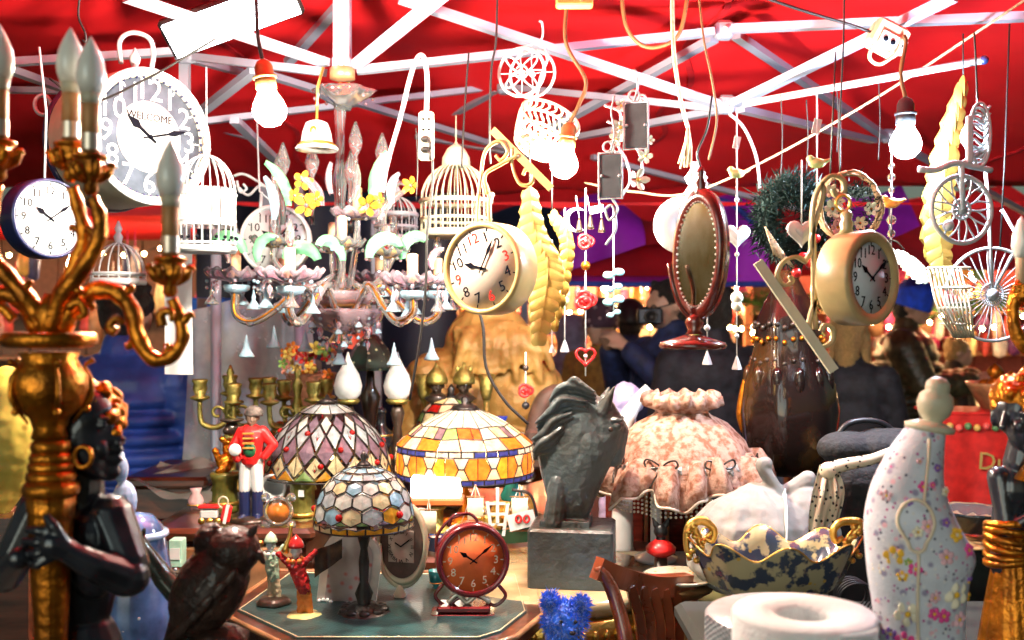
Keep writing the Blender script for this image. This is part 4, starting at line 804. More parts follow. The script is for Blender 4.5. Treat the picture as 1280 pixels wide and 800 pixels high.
# ================================================================ feather wings
def wing(label, px, py, d, spine, widths, mat, emat, rz=0, side=1, nf=15):
    """carved wing: a tapering board along a spine with overlapping feathers down one edge"""
    t = T('angel_wing', label, 'wing ornament', px, py, d, rz=rz); sp = spl([t.q(*p) for p in spine], 8); N = len(sp); ws = lerp_list(widths, N)
    o = [(sp[i].x-ws[i]*.5*(1+.16*sin(i*2.1)), sp[i].z) for i in range(N)]+[(sp[i].x+ws[i]*.5, sp[i].z) for i in range(N-1, -1, -1)]
    t.part('wing_board', MB().prism(o, -3, 5), mat)
    for k in range(nf):
        i = int((k+.5)*N/nf); p = sp[i]; w_ = ws[i]
        hs = .86*(sp[0]-sp[-1]).length/nf
        def fn(u, v): s = (u-.5)*2; return (side*(-w_*.05+v*w_*.60), -5-2*(1-s*s)+2.4*v-(k % 3)*.5, s*hs*max(.12, 1-v**3.2)**.5-v*w_*.2)
        t.part('feather', MB().grid(fn, 5, 6, mx=Matrix.Translation(p)), emat)
        def f2(u, v): s = (u-.5)*2; return (-side*(-w_*.05+v*w_*.55), -6-2*(1-s*s)+2.4*v-(k % 2)*.5, s*hs*max(.12, 1-v**3.2)**.5-v*w_*.24)
        t.part('feather', MB().grid(f2, 5, 6, mx=Matrix.Translation(p)), mat)
    t.part('hanging_wire', MB().tube([sp[0], sp[0]+Vector((0, 0, 60))], 1, 5), CORDB); return t
WINGY = M('pale yellow wing paint', (.42, .31, .09), .45, 0, var=.1)
WINGG = M('gilded feathers', (.40, .23, .05), .35, .7, var=.4)
wing('pale yellow carved wing with gilded right edge beside the bracket clock', 672, 432, 2.05, [(662, 238), (666, 290), (682, 330), (680, 370), (672, 428)], [18, 32, 44, 40, 34, 16], WINGY, WINGY, side=1)
wing('gilded feather wing edge behind the pale yellow wing', 705, 415, 2.14, [(690, 268), (708, 300), (704, 350), (692, 412)], [10, 18, 16, 8], WINGG, WINGG, side=1, nf=12)
wing('tall gold feathered wing between the cool bulb and bicycle planter', 1180, 356, 2.0, [(1204, 102), (1188, 160), (1176, 220), (1170, 290), (1178, 352)], [10, 22, 30, 34, 34, 20], M('old gold wing', (.24, .16, .03), .42, .3, var=.3), GOLDB, side=1)
wing('short pale feather wing beside the right bracket clock', 1140, 352, 2.25, [(1112, 316), (1128, 320), (1142, 334), (1152, 350)], [8, 22, 26, 14], M('pale feather', (.80, .78, .58), .5), M('pale feather', (0, 0, 0)), nf=8)

# ================================================================ strings of ornaments
def heart_mb(c, s, th=5):
    o = []
    for k in range(28):
        a = 2*PI*k/28; o.append((s*.062*16*sin(a)**3, s*.062*(13*cos(a)-5*cos(2*a)-2*cos(3*a)-cos(4*a))))
    b = MB(); n = len(o)
    return b.add([(c[0]+x*f, c[1]+y, c[2]+z*f) for f, y in ((.84, -th), (1, -th*.3), (1, th*.3), (.84, th)) for x, z in o],
                 [tuple(range(n)), tuple(range(4*n-1, 3*n-1, -1))]+[(j*n+i, (j+1)*n+i, (j+1)*n+(i+1) % n, j*n+(i+1) % n) for j in range(3) for i in range(n)])
def birdy(t, c, s, mat, parent=None):
    b = MB(); b.ball(c, (s, s*.6, s*.62)); b.ball(c+Vector((-s*.72, 0, s*.5)), s*.44); b.tube([c+Vector((-s*1.05, 0, s*.5)), c+Vector((-s*1.4, 0, s*.42))], [s*.14, .2], 6)
    b.tube([c+Vector((s*.6, 0, .1*s)), c+Vector((s*1.7, 0, s*.45))], [s*.36, s*.16], 6); t.sculpt('bird', b, mat, s*.14, 2)
GREENB = M('pale green bird', (.55, .62, .25), .5)
def string_(label, x, y0, y1, d, items, grp='ornament strings hung from the tent bars'):
    t = T('ornament_string', label, 'ornament', x, y1, d, grp); t.part('cord', MB().tube([t.q(x, y0), t.q(x, y1)], .9, 5), TWINE)
    for kd, y, s, mt in items:
        c = t.q(x, y)
        if kd == 'heart': h = t.part('heart', heart_mb(c, s), mt); t.part('heart_relief', heart_mb(c+Vector((0, -2, 0)), s*.55, 4), WHITEM, h)
        elif kd == 'bird': birdy(t, c, s, mt)
        elif kd == 'cone': t.part('cone', MB().lathe([(s*.62, 0), (s*.62, 2), (1, s*1.7)], 4, c, smooth=False), mt)
        elif kd == 'bead': t.part('bead', MB().ball(c, s), mt)
        elif kd == 'rose':
            for k in range(3): t.part('petal_ring', MB().ring(c+Vector((s*.3*cos(k*2.1), -k, s*.3*sin(k*2.1))), s*.6, s*.2, s*.5, 14, 6), mt)
            t.part('rose_heart', MB().ball(c+Vector((0, -2, 0)), s*.28), mt)
        elif kd == 'oheart':
            o = [Vector((c.x+s*.062*16*sin(a)**3, 0, c.z+s*.062*(13*cos(a)-5*cos(2*a)-2*cos(3*a)-cos(4*a)))) for a in [2*PI*k/24 for k in range(24)]]; t.part('heart_ring', MB().tube(o, s*.16, 7, True), mt); t.part('heart_bead', MB().ball(c, s*.22), WHITE)
        elif kd == 'tag': t.part('price_tag', MB().box(c, (s, 1, s*1.9), Matrix.Rotation(R(12), 4, 'Y')), WHITE)
        elif kd == 'bow':
            for q in (-1, 1): t.part('bow_loop', MB().ball(c+Vector((q*s*.55, 0, q*2)), (s*.6, s*.25, s*.42)), mt)
            t.part('bow_knot', MB().ball(c, s*.28), mt)
    return t
HW = M('white wood', (.56, .55, .55), .5)
TEAL = M('teal ribbon', (.25, .48, .52), .4, 0, var=.3)
string_('string with green bird, white heart, pale bead and white cone', 921, 135, 462, 1.9, [('tag', 178, 8, WHITE), ('bird', 217, 10, GREENB), ('bead', 250, 3, HW), ('heart', 294, 17, HW), ('bead', 318, 3, HW), ('bead', 372, 8, PALEF), ('bead', 382, 7, PALEF), ('bead', 420, 3, HW), ('cone', 462, 10, HW)])
string_('string ending in a white cone behind the oval mirror', 884, 235, 456, 1.92, [('bead', 300, 3, HW), ('bead', 375, 5, HW), ('bead', 410, 4, HW), ('cone', 456, 10, HW)])
string_('string with yellow green bird under a white tag above the dark wreath', 1021, 110, 240, 1.8, [('tag', 158, 10, WHITE), ('bird', 204, 11, GREENB)])
string_('pale heart with dark scrolls hanging by the dark wreath', 1002, 200, 305, 1.7, [('heart', 290, 19, HW)])
string_('string of red felt roses and a red heart', 732, 235, 470, 2.2, [('rose', 302, 11, RED), ('rose', 375, 14, RED), ('oheart', 445, 12, RED), ('bead', 332, 6, GOLD)])
string_('string of teal ribbon bows', 767, 262, 392, 2.2, [('bow', 342, 12, TEAL), ('bow', 360, 10, TEAL), ('bow', 376, 12, TEAL), ('bow', 392, 8, TEAL)])
string_('string with one small white cone before the grey hooded shopper', 706, 260, 440, 2.3, [('heart', 330, 11, HW), ('cone', 440, 9, HW), ('bead', 376, 6, GREENB)])
string_('string with tiny white cone at the wing tip', 690, 300, 441, 2.32, [('cone', 441, 6, HW), ('bead', 350, 3, HW)])
string_('string with red felt flower and dark bead before the gold statue', 657, 440, 505, 2.6, [('bead', 460, 4, BRONZE), ('rose', 488, 10, RED), ('bead', 507, 5, BLACK)])
t = string_('strand of clear crystal beads with an orange bird', 1114, 190, 330, 1.85, [('bead', 208, 4, GLASSW), ('bead', 222, 5, GLASSW), ('bead', 238, 4, GLASSW), ('bird', 254, 11, M('orange bird', (.85, .28, .03), .4)), ('bead', 275, 6, GLASSW), ('bead', 292, 5, GLASSW)])
t.part('wire_fan', MB().tube(spl(t.qs((1098, 312), (1108, 302), (1120, 302), (1130, 312)), 5), 1.2, 5), BRONZE)
t = T('wind_chime', 'white heart chime with three dark bells', 'wind chime', 722, 296, 2.25)
t.part('crescent', MB().tube(arc((t.q(722, 275).x, t.q(722, 275).z), 14, 60, 300, 14), [1, 4, 1], 7), WHITEM)
for k, (x, y) in enumerate([(724, 290), (738, 286), (752, 290)]): t.part('chime_bell', MB().lathe([(5, 0), (4, 4), (2, 14), (.6, 18)], 10, t.q(x, y)), BRONZE); t.part('chime_string', MB().tube([t.q(x, y-18), t.q(x-4, 245)], .7, 4), TWINE)
t.part('price_tag', MB().box(t.q(746, 262, -4), (17, 1, 9), Matrix.Rotation(R(-14), 4, 'Y')), WHITE)
wire('white_hanger', 'white wire arc hung from the lower tent joint', [(912, 142), (930, 160), (945, 195), (950, 235)], 2, WHITEM, 2.35, 'hanger')
for x, y0, y1 in [(1008, 125, 215), (976, 118, 220), (1098, 98, 200), (520, 160, 250), (1046, 110, 190)]:
    wire('bare_cord', 'thin bare dark cord looped over the rail', [(x, y0), (x+2, (y0+y1)/2), (x, y1)], .8, CORDB, 2.2, 'cord', 'bare cords looped over the rail')

# ================================================================ wreaths
def needle_ring(t, c, R0, r, n, mat, ln, yaw=0):
    b = MB(); m = Matrix.Translation(c) @ Matrix.Rotation(R(yaw), 4, 'Z')
    for _ in range(n):
        a = random.uniform(0, 2*PI); q = abs(random.gauss(0, r*.55)); f = random.uniform(0, 2*PI); rr = R0+q*cos(f); p = Vector((rr*cos(a), q*sin(f), rr*sin(a)*1.15))
        dd = (Vector((cos(a)*cos(f), sin(f), sin(a)*cos(f)))+Vector((random.gauss(0, .6), random.gauss(0, .6), random.gauss(0, .6)))).normalized()*ln
        s_ = dd.cross(Vector((.3, .5, .8))).normalized()*ln*.10; b.add([m @ (p-s_), m @ (p+s_), m @ (p+dd)], [(0, 1, 2)], None, False)
    return b
DFIR = M('dark fir needles', (.008, .026, .024), .85, 0, var=.5)
w1_ = T('fir_wreath', 'thick dark green fir wreath with red ribbons behind the bracket clock', 'wreath', 988, 340, 1.95)
w1_.part('ring_core', MB().ring(w1_.q(990, 275), 34, 9, 40), DFIR); w1_.part('needles', needle_ring(w1_, w1_.q(990, 275), 35, 17, 6500, DFIR, 12), DFIR, kind='stuff')
for k in range(9): w1_.part('twig', MB().tube([w1_.q(952+k*2, 285+k*3, -18), w1_.q(962+k*3, 320+k*2, -22)], 1.3, 5), ROPE)
for x, y in [(998, 322), (1006, 330), (990, 342), (1014, 300)]: w1_.part('berry', MB().ball(w1_.q(x, y, -20), 6), RED)
TWIG = M('pale twig', (.50, .30, .16), .7, 0, var=.3)
w2_ = T('twig_wreath', 'pale twig wreath with pink and cream paper flowers', 'wreath', 1062, 290, 1.78)
tb = []
for k in range(26):
    o = random.uniform(0, 6); tb = [w2_.q(1062+(38+3*sin(3*a+o)+random.uniform(-1, 1))*cos(a), 258-(42+3*cos(4*a+o))*sin(a), 5*sin(2*a+o*2)) for a in [2*PI*i/30 for i in range(30)]]; w2_.part('twig', MB().tube(tb, 1.1, 4, True), TWIG)
for x, y, r, mt in [(1038, 262, 12, PALEF), (1044, 285, 10, M('pink paper', (.75, .32, .32), .6)), (1036, 240, 9, M('cream paper', (.80, .62, .45), .6)), (1050, 272, 11, M('pink paper', (0, 0, 0))), (1072, 280, 9, M('cream paper', (0, 0, 0))), (1086, 262, 9, PALEF), (1044, 252, 9, M('cream paper', (0, 0, 0)))]: flower(w2_, w2_.q(x, y, -8), r, mt, GOLD, (x % 30)-15, 6)
w2_.part('fir_sprigs', needle_ring(w2_, w2_.q(1066, 262), 24, 14, 700, DFIR, 9), DFIR, kind='stuff')
# ================================================================ tables and supports
def table(name, label, loc, wd, dp, top, mat, tmat=None, th=.035, legs=True):
    t = T(name, label, 'table', 0, 0, 1, S=1, loc=(loc[0], loc[1], 0))
    t.part('table_top', MB().box((0, 0, top-th/2), (wd, dp, th), bev=.01), tmat or mat); t.part('apron', MB().box((0, 0, top-th-.05), (wd-.06, dp-.06, .10), bev=.006), mat)
    for sx in (-1, 1):
        for sy in (-1, 1): t.part('leg', MB().lathe([(.02, 0), (.026, .04), (.02, .1), (.032, .5*top), (.022, .6*top), (.034, top-th-.1)], 12, (sx*(wd/2-.06), sy*(dp/2-.06), 0)), mat)
    return t
CLOTHD = M('dark felt cloth', (.02, .022, .018), .85, 0, var=.3)
table('display_counter', 'low dark counter under the lacquer statue and the owl', (-.72, 1.36), .95, .66, .95, WOOD, CLOTHD)
table('display_counter', 'dark counter under the floral dress form and foam rolls', (.86, 1.42), 1.12, .86, 1.03, WOOD, CLOTHD)
table('back_table', 'long dark table carrying the stained glass lamps', (-.32, 2.78), 1.35, .84, .985, WOOD)
table('side_desk', 'plain brown desk with white cloth beside the vendor', (P(232, 400, 3.2).x, 3.2), .26, .4, 1.075, WOOD)
table('rear_stand', 'dark stand under the big gold statue', (-.02, 3.6), 1.1, .6, .95, WOOD)
# octagonal table with green leather
ot = T('writing_table', 'shaped wooden table with inset green leather top', 'table', 485, 795, 1.97, S=1, loc=(P(485, 0, 1.97).x, 1.97, 0))
TO = [(-.30, -.06), (-.14, -.24), (.20, -.24), (.24, -.20), (.29, -.07), (.27, .22), (-.26, .24)]
def poly(z, s, k=0): return [(x*s, y*s, z) for x, y in TO]
n = len(TO); ZT = .994
def plate(z0, z1, s0, s1): return MB().add(poly(z0, s0)+poly(z1, s1), [tuple(range(n-1, -1, -1)), tuple(range(n, 2*n))]+[(i, (i+1) % n, (i+1) % n+n, i+n) for i in range(n)], None, False)
tp = ot.part('table_top', plate(ZT-.034, ZT-.004, 1.03, 1.06), WOOD); ot.part('edge_moulding', MB().tube(poly(ZT-.004, 1.055), .0055, 8, True), WOODL, tp)
ot.part('leather_inset', plate(ZT-.004, ZT, .945, .94), LEATHER); ot.part('gold_line', MB().tube(poly(ZT, .93), .0012, 5, True), M('pale gold line', (.75, .6, .35), .4, .4), tp)
ot.part('apron', plate(ZT-.13, ZT-.034, .92, .94), WOOD)
for x, y in ((-.22, -.12), (.2, -.18), (.22, .18), (-.22, .18)): ot.part('leg', MB().lathe([(.02, 0), (.03, .05), (.018, .12), (.035, .5), (.02, .62), (.036, ZT-.13)], 12, (x, y, 0)), WOOD)
# wooden cabinet
cb = T('wood_cabinet', 'mahogany cabinet carrying figurines behind the owl', 'cabinet', 310, 650, 2.42, S=1, loc=(P(318, 0, 2.42).x, 2.42, 0))
cb.part('cabinet_top', MB().box((0, 0, 1.062), (.36, .34, .03), bev=.01), WOOD); cb.part('cabinet_body', MB().box((0, .0, .54), (.31, .30, 1.01), bev=.008), WOOD)
for z in (.95, .72, .46): d_ = cb.part('drawer', MB().box((0, -.155, z), (.27, .014, .17), bev=.006), WOODL); cb.part('knob', MB().ball((0, -.175, z), .012), GOLDB, d_)
# round marble table with gilt rim
rt = T('round_table', 'round cream marble table with pierced gilt rim under the horse bust', 'table', 700, 735, 2.2, S=1, loc=(P(692, 0, 2.2).x, 2.2, 0))
MARB = M('cream marble', (.40, .29, .15), .25, 0, var=.25, scale=12, coat=.4)
rt.part('marble_top', MB().lathe([(.02, .955), (.23, .955), (.245, .97), (.25, .985), (.24, .995), (.02, .995)], 48), MARB)
rt.part('gilt_band', MB().lathe([(.225, .885), (.24, .89), (.235, .92), (.242, .95), (.225, .955)], 48), GOLDB)
for k in range(60): a = 2*PI*k/60; rt.part('gilt_boss', MB().ball((.238*cos(a), .238*sin(a), .922), (.007, .007, .012), 6, 5), GOLDB)
rt.part('pedestal', MB().lathe([(.2, 0), (.2, .03), (.06, .07), (.04, .2), (.07, .45), (.04, .6), (.05, .8), (.2, .885)], 24), GOLD)
gc = T('green_cloth', 'olive green fringed cloth hanging off the stand beside the chair', 'cloth', 800, 760, 2.25, S=1, loc=(P(812, 0, 2.25).x, 2.25, 0))
gc.part('cloth_sheet', MB().grid(lambda u, v: ((u-.5)*.36, -.16-.02*sin(u*16)*v if v > .4 else -.16+(.4-v)*.8, .99-.02*v if v <= .4 else .982-(v-.4)*.5), 40, 14), M('olive velvet', (.10, .085, .02), .8, 0, var=.3, sheen=.5))
gc.part('fringe', MB().grid(lambda u, v: ((u-.5)*.36, -.163-.02*sin(u*16), .682-v*.03*(.6+.4*abs(sin(u*150)))), 160, 2), GOLD)
table('side_stand', 'dark square stand under the pink fringed lamp and the green cloth', (P(812, 0, 2.25).x, 2.3), .36, .36, .975, WOOD)

# ================================================================ stained glass lamps
PANE = {}
def pane(nm, c, lit=0): 
    if nm not in PANE: PANE[nm] = M('pane '+nm, c, .18, 0, var=.25, scale=60, transl=.55, coat=.3, bump=.1)
    return PANE[nm]
def shade(t, c, prof, cells, nm='shade', came=1.0):
    """leaded shade: cells are polygons in (angle deg, v 0..1) with a pane colour; each pane is its own piece, the lead lines a frame round it"""
    p0 = spl([(r, 0, z) for r, z in prof], 8); ac = [0]
    for i in range(len(p0)-1): ac.append(ac[-1]+(p0[i+1]-p0[i]).length)
    N = 60; pr = []
    for k in range(N+1):
        x = ac[-1]*k/N; i = max(j for j in range(len(ac)) if ac[j] <= x+1e-6); i = min(i, len(p0)-2); pr.append(p0[i].lerp(p0[i+1], (x-ac[i])/max(1e-6, ac[i+1]-ac[i])))
    def S_(a, v, off=0):
        v = min(1, max(0, v)); k = min(N-1, int(v*N)); f = v*N-k; p = pr[k].lerp(pr[k+1], f); q = pr[k+1]-pr[k]; nrm = Vector((-q.z, 0, q.x)); nrm = nrm.normalized() if nrm.length else Vector((1, 0, 0))
        if nrm.x < 0: nrm = -nrm
        r = p.x+nrm.x*off; z = p.z+nrm.z*off; return Vector((c[0]+r*cos(R(a)), c[1]+r*sin(R(a)), c[2]+z))
    lead = MB(); sh = []
    for pts, m in cells:
        n_ = len(pts); ca = sum(p[0] for p in pts)/n_; cv = sum(p[1] for p in pts)/n_; rr = max(6, S_(ca, cv).xy.__sub__(Vector(c[:2])).length)
        L = sum(pr[i].__sub__(pr[i+1]).length for i in range(N))
        def inset(p, d): 
            x = (p[0]-ca)*rr*PI/180; y = (p[1]-cv)*L; l_ = math.hypot(x, y) or 1; f = max(.1, (l_-d)/l_); return (ca+(p[0]-ca)*f, cv+(p[1]-cv)*f)
        sub = []
        for i in range(n_):
            a, b = pts[i], pts[(i+1) % n_]; k = 2 if abs(a[0]-b[0]) > 14 else 1
            sub += [(a[0]+(b[0]-a[0])*j/k, a[1]+(b[1]-a[1])*j/k) for j in range(k)]
        s_ = len(sub); ins = [inset(p, came*.9) for p in sub]
        vo = [S_(*p) for p in ins]+[S_(*p, off=came*.35) for p in ins]; cen = S_(ca, cv, came*.8)
        pm = MB().add([*vo[s_:], cen], [(i, (i+1) % s_, s_) for i in range(s_)], None, False); sh.append((pm, m))
        vv = [S_(*p, off=came*.5) for p in sub]+[S_(*inset(p, came*1.05), off=came*.9) for p in sub]+[S_(*p, off=-came*.5) for p in sub]
        lead.add(vv, [(i, (i+1) % s_, (i+1) % s_+s_, i+s_) for i in range(s_)]+[((i+1) % s_, i, i+2*s_, (i+1) % s_+2*s_) for i in range(s_)], None, False)
    o = t.part(nm, lead, LEAD)
    for pm, m in sh: t.part('glass_pane', pm, m, o)
    for v in (0, 1): t.part('shade_rim', MB().tube([S_(360*i/40, v, .3) for i in range(40)], came*1.1, 6, True), LEAD, o)
    return o
def rows(n, v0, v1, cols, off=0, hexy=0): 
    st = 360/n; return [([(off+i*st, v0), (off+i*st+st/2, v0+hexy), (off+(i+1)*st, v0), (off+(i+1)*st, v1), (off+i*st+st/2, v1+hexy), (off+i*st, v1)], cols(i)) for i in range(n)]
WHT = pane('milk', (.60, .60, .56)); BLU = pane('pale blue', (.26, .42, .54)); CRM = pane('cream', (.66, .55, .32)); AMB = pane('amber', (.72, .34, .03)); ORG = pane('orange', (.80, .22, .03)); PNK = pane('peach', (.90, .62, .45))
RUB = pane('ruby', (.45, .015, .012)); LAV = pane('smoky mauve', (.21, .14, .19)); GRN = pane('leaf green', (.25, .42, .14)); DBL = pane('deep blue', (.04, .05, .28)); CLR = pane('clear grey', (.40, .44, .47)); POP = pane('poppy', (.80, .14, .03))
def lampfoot(t, c, h, r, mat=IRON, parts=True):
    b = t.part('lamp_stem', MB().lathe([(r*.42, 8), (r*.22, h*.12), (r*.34, h*.22), (r*.16, h*.32), (r*.20, h*.5), (r*.13, h*.62), (r*.24, h*.72), (r*.30, h*.82), (r*.12, h*.92), (r*.10, h)], 16, c), mat)
    t.part('lamp_foot', MB().lathe([(r, 0), (r*1.05, 4), (r*.92, 9), (r*.6, 14), (r*.4, 18)], 28, c, rf=lambda a, k: 1+.05*cos(9*a)), mat)
    for k in range(9): a = 2*PI*k/9; t.part('foot_leaf', MB().ball((c[0]+cos(a)*r*.72, c[1]+sin(a)*r*.72, c[2]+11), (r*.22, r*.22, 4), 8, 5), mat, b)
def lampbulb(t, c, r, glow, parent=None): t.part('lamp_bulb', MB().lathe([(.01, -r), (r*.8, -r*.6), (r, 0), (r*.6, r*.8), (r*.4, r*1.3)], 14, c), glow, parent)
random.seed(11)
# small lamp with pale hexagon panes
L1 = T('stained_glass_lamp', 'small stained glass lamp with pale hexagon panes and red studs', 'lamp', 455, 772, 1.9)
c0 = L1.q(455, 663); prof = [(61, 6), (62, 18), (57, 40), (46, 60), (28, 74), (10, 80)]
cells = rows(18, -.0, .085, lambda i: AMB if i % 6 < 4 else CRM, 0, -.02)
pal = [WHT, BLU, CRM, CLR, WHT, BLU]
cells += [([(i*24-12+12, .10), (i*24+12, .16), (i*24+12, .27), (i*24, .33), (i*24-12, .27), (i*24-12, .16)], [BLU, CRM, CLR, AMB, WHT][i % 5]) for i in range(15)]
cells += [([(i*24+12, .175), (i*24+20, .12), (i*24+12, .105), (i*24+4, .12)], GRN if i % 3 else LAV) for i in range(15)]
cells += [([(i*24+12, .29), (i*24+24, .345), (i*24+24, .45), (i*24+12, .51), (i*24, .45), (i*24, .345)], [WHT, WHT, CRM, BLU, CLR][i % 5]) for i in range(15)]
cells += [([(i*24, .47), (i*24+12, .525), (i*24+12, .62), (i*24, .67), (i*24-12, .62), (i*24-12, .525)], [CRM, BLU, WHT, CRM, WHT][i % 5]) for i in range(15)]
cells += rows(15, .68, .80, lambda i: [BLU, WHT, CLR][i % 3], 12); cells += rows(10, .82, .95, lambda i: [WHT, BLU][i % 2])
sh = shade(L1, c0, prof, cells, came=1.15)
for i in range(5): a = R(i*72+250); L1.part('red_stud', MB().ball((c0.x+62*cos(a), c0.y+62*sin(a), c0.z+27), 4.5), RUB, sh)
L1.part('finial', MB().lathe([(10, 80), (8, 84), (3, 88), (5, 94), (1, 99)], 12, c0), LEAD); lampfoot(L1, L1.q(455, 772), 140, 34); lampbulb(L1, c0+Vector((0, 0, 34)), 12, FLAME)
for k in range(3): L1.part('pull_chain', MB().tube([c0+Vector((10, -12+k*8, 20)), c0+Vector((12, -14+k*8, -8))], .7, 4), GOLDB)
# broad lit lamp with orange band
L2 = T('stained_glass_lamp', 'broad lit stained glass lamp with orange ring band and poppies', 'lamp', 581, 663, 2.6)
c0 = L2.q(581, 594); prof = [(85, 0), (86, 8), (85.5, 36), (80, 44), (52, 66), (18, 82)]
# profile arc: band occupies v 0..~.33
cells = rows(40, 0, .055, lambda i: DBL, 0)
for i in range(14):
    s = 360/14; a = i*s
    cells += [([(a, .055), (a+s*.26, .055), (a+s*.42, .165), (a+s*.26, .275), (a, .275)], ORG), ([(a+s*.26, .055), (a+s*.74, .055), (a+s*.58, .165), (a+s*.42, .165)], PNK if i % 2 else CRM),
              ([(a+s*.42, .165), (a+s*.58, .165), (a+s*.74, .275), (a+s*.26, .275)], WHT if i % 3 else PNK), ([(a+s*.74, .055), (a+s, .055), (a+s, .275), (a+s*.74, .275), (a+s*.58, .165)], AMB if i % 2 else ORG)]
cells += rows(36, .275, .33, lambda i: DBL if (i//4) % 2 else WHT)
for i in range(9):
    s = 40; a = i*s+10; pk = i % 3 == 0
    cells += [([(a, .33), (a+s*.5, .33), (a+s*.42, .50), (a, .48)], PNK), ([(a+s*.5, .33), (a+s, .33), (a+s, .48), (a+s*.42, .50)], ORG if not pk else PNK),
              ([(a, .48), (a+s*.42, .50), (a+s*.30, .66), (a, .64)], GRN if pk else WHT), ([(a+s*.42, .50), (a+s*.78, .49), (a+s*.72, .66), (a+s*.30, .66)], POP if pk else CRM), ([(a+s*.78, .49), (a+s, .48), (a+s, .64), (a+s*.72, .66)], POP if pk else LAV),
              ([(a, .64), (a+s*.30, .66), (a+s*.5, .66), (a+s*.5, 1), (a, 1)], CLR if not pk else WHT), ([(a+s*.5, .66), (a+s*.72, .66), (a+s, .64), (a+s, 1), (a+s*.5, 1)], WHT)]
sh = shade(L2, c0, prof, cells, came=1.0)
L2.part('finial', MB().lathe([(18, 82), (16, 86), (4, 90), (6, 95), (1, 100)], 14, c0), LEAD); lampfoot(L2, L2.q(581, 663), 90, 34, GOLD)
for q in (-30, 30): lampbulb(L2, c0+Vector((q, 0, 26)), 13, LOWB)
# red and mauve lamp
L3 = T('stained_glass_lamp', 'domed stained glass lamp with smoky mauve panes and ruby drops', 'lamp', 408, 655, 2.5)
c0 = L3.q(409, 592); prof = [(80, 0), (79, 14), (70, 40), (50, 64), (26, 82), (10, 88)]
cells = []
for i in range(10):
    s = 36; a = i*s
    cells += [([(a, .02), (a+s*.5, .02), (a+s*.25, .13)], GRN if i % 2 else ORG), ([(a+s*.5, .02), (a+s, .02), (a+s*.75, .13)], AMB), ([(a+s*.28, .14), (a+s*.5, .04), (a+s*.72, .14), (a+s*.5, .26)], CRM),
              ([(a, .05), (a+s*.22, .15), (a, .28)], CRM), ([(a+s, .05), (a+s, .28), (a+s*.78, .15)], CRM), ([(a+s*.45, .13), (a+s*.5, .10), (a+s*.55, .13), (a+s*.5, .20)], RUB)]
    cells += [([(a+s*.02, .30), (a+s*.25, .17), (a+s*.48, .28), (a+s*.25, .48)], LAV), ([(a+s*.52, .28), (a+s*.75, .17), (a+s*.98, .30), (a+s*.75, .48)], LAV),
              ([(a+s*.27, .49), (a+s*.5, .31), (a+s*.73, .49), (a+s*.5, .62)], CLR), ([(a-s*.23, .49), (a, .33), (a+s*.23, .49), (a, .62)], CLR), ([(a+s*.44, .47), (a+s*.5, .42), (a+s*.56, .47), (a+s*.5, .54)], RUB),
              ([(a+s*.02, .64), (a+s*.25, .51), (a+s*.48, .64), (a+s*.25, .76)], LAV), ([(a+s*.52, .64), (a+s*.75, .51), (a+s*.98, .64), (a+s*.75, .76)], WHT), ([(a, .78), (a+s, .78), (a+s, .96), (a, .96)], WHT if i % 2 else CLR)]
sh = shade(L3, c0, prof, cells, came=.95)
for i in range(20): a = R(i*18+5); z = (20, 38, 56)[i % 3]; r_ = (79, 72, 58)[i % 3]; L3.part('ruby_drop', MB().ball((c0.x+r_*cos(a), c0.y+r_*sin(a), c0.z+z), 3.6, 8, 6), RUB, sh)
L3.part('finial', MB().lathe([(10, 88), (14, 90), (4, 94), (1, 99)], 14, c0), LEAD); lampfoot(L3, L3.q(408, 658), 100, 34, BRONZE); lampbulb(L3, c0+Vector((0, 0, 20)), 9, bulbmat('dim lamp glow', (1, .66, .32), 5))
# small lamp behind, peach blossoms
L4 = T('stained_glass_lamp', 'small domed stained glass lamp with blossom panes behind the broad one', 'lamp', 565, 640, 2.95)
c0 = L4.q(564, 540); cells = []
for k, (v0, v1, n_) in enumerate(((0, .2, 16), (.22, .42, 14), (.44, .64, 11), (.66, .95, 8))): cells += rows(n_, v0, v1, lambda i, k=k: [PNK, WHT, RUB, GRN, PNK, CRM][(i*2+k) % 6], k*9, .02)
shade(L4, c0, [(44, 0), (40, 20), (26, 36), (6, 44)], cells, came=.9)
L4.part('finial', MB().lathe([(6, 44), (4, 50), (5, 54), (1, 60)], 12, c0), LEAD); lampfoot(L4, L4.q(565, 632), 110, 24, BRONZE); lampbulb(L4, c0+Vector((0, 0, 16)), 8, LOWB)
# lit milk glass box lamp
bx = T('lantern_box', 'lit milky glass box lantern with orange base under the broad lamp', 'lantern', 546, 640, 2.45)
bx.part('glass_box', MB().box(bx.q(546, 607), (62, 34, 26), bev=2), M('lit milk glass', (1, .93, .80), .3, 0, emit=2.2)); bx.part('base', MB().box(bx.q(546, 625), (68, 40, 9), bev=2), M('orange base', (.6, .12, .03), .4)); bx.part('stand', MB().lathe([(22, 0), (20, 4), (8, 8), (8, 26), (14, 32)], 16, bx.q(546, 664)), BRASS)
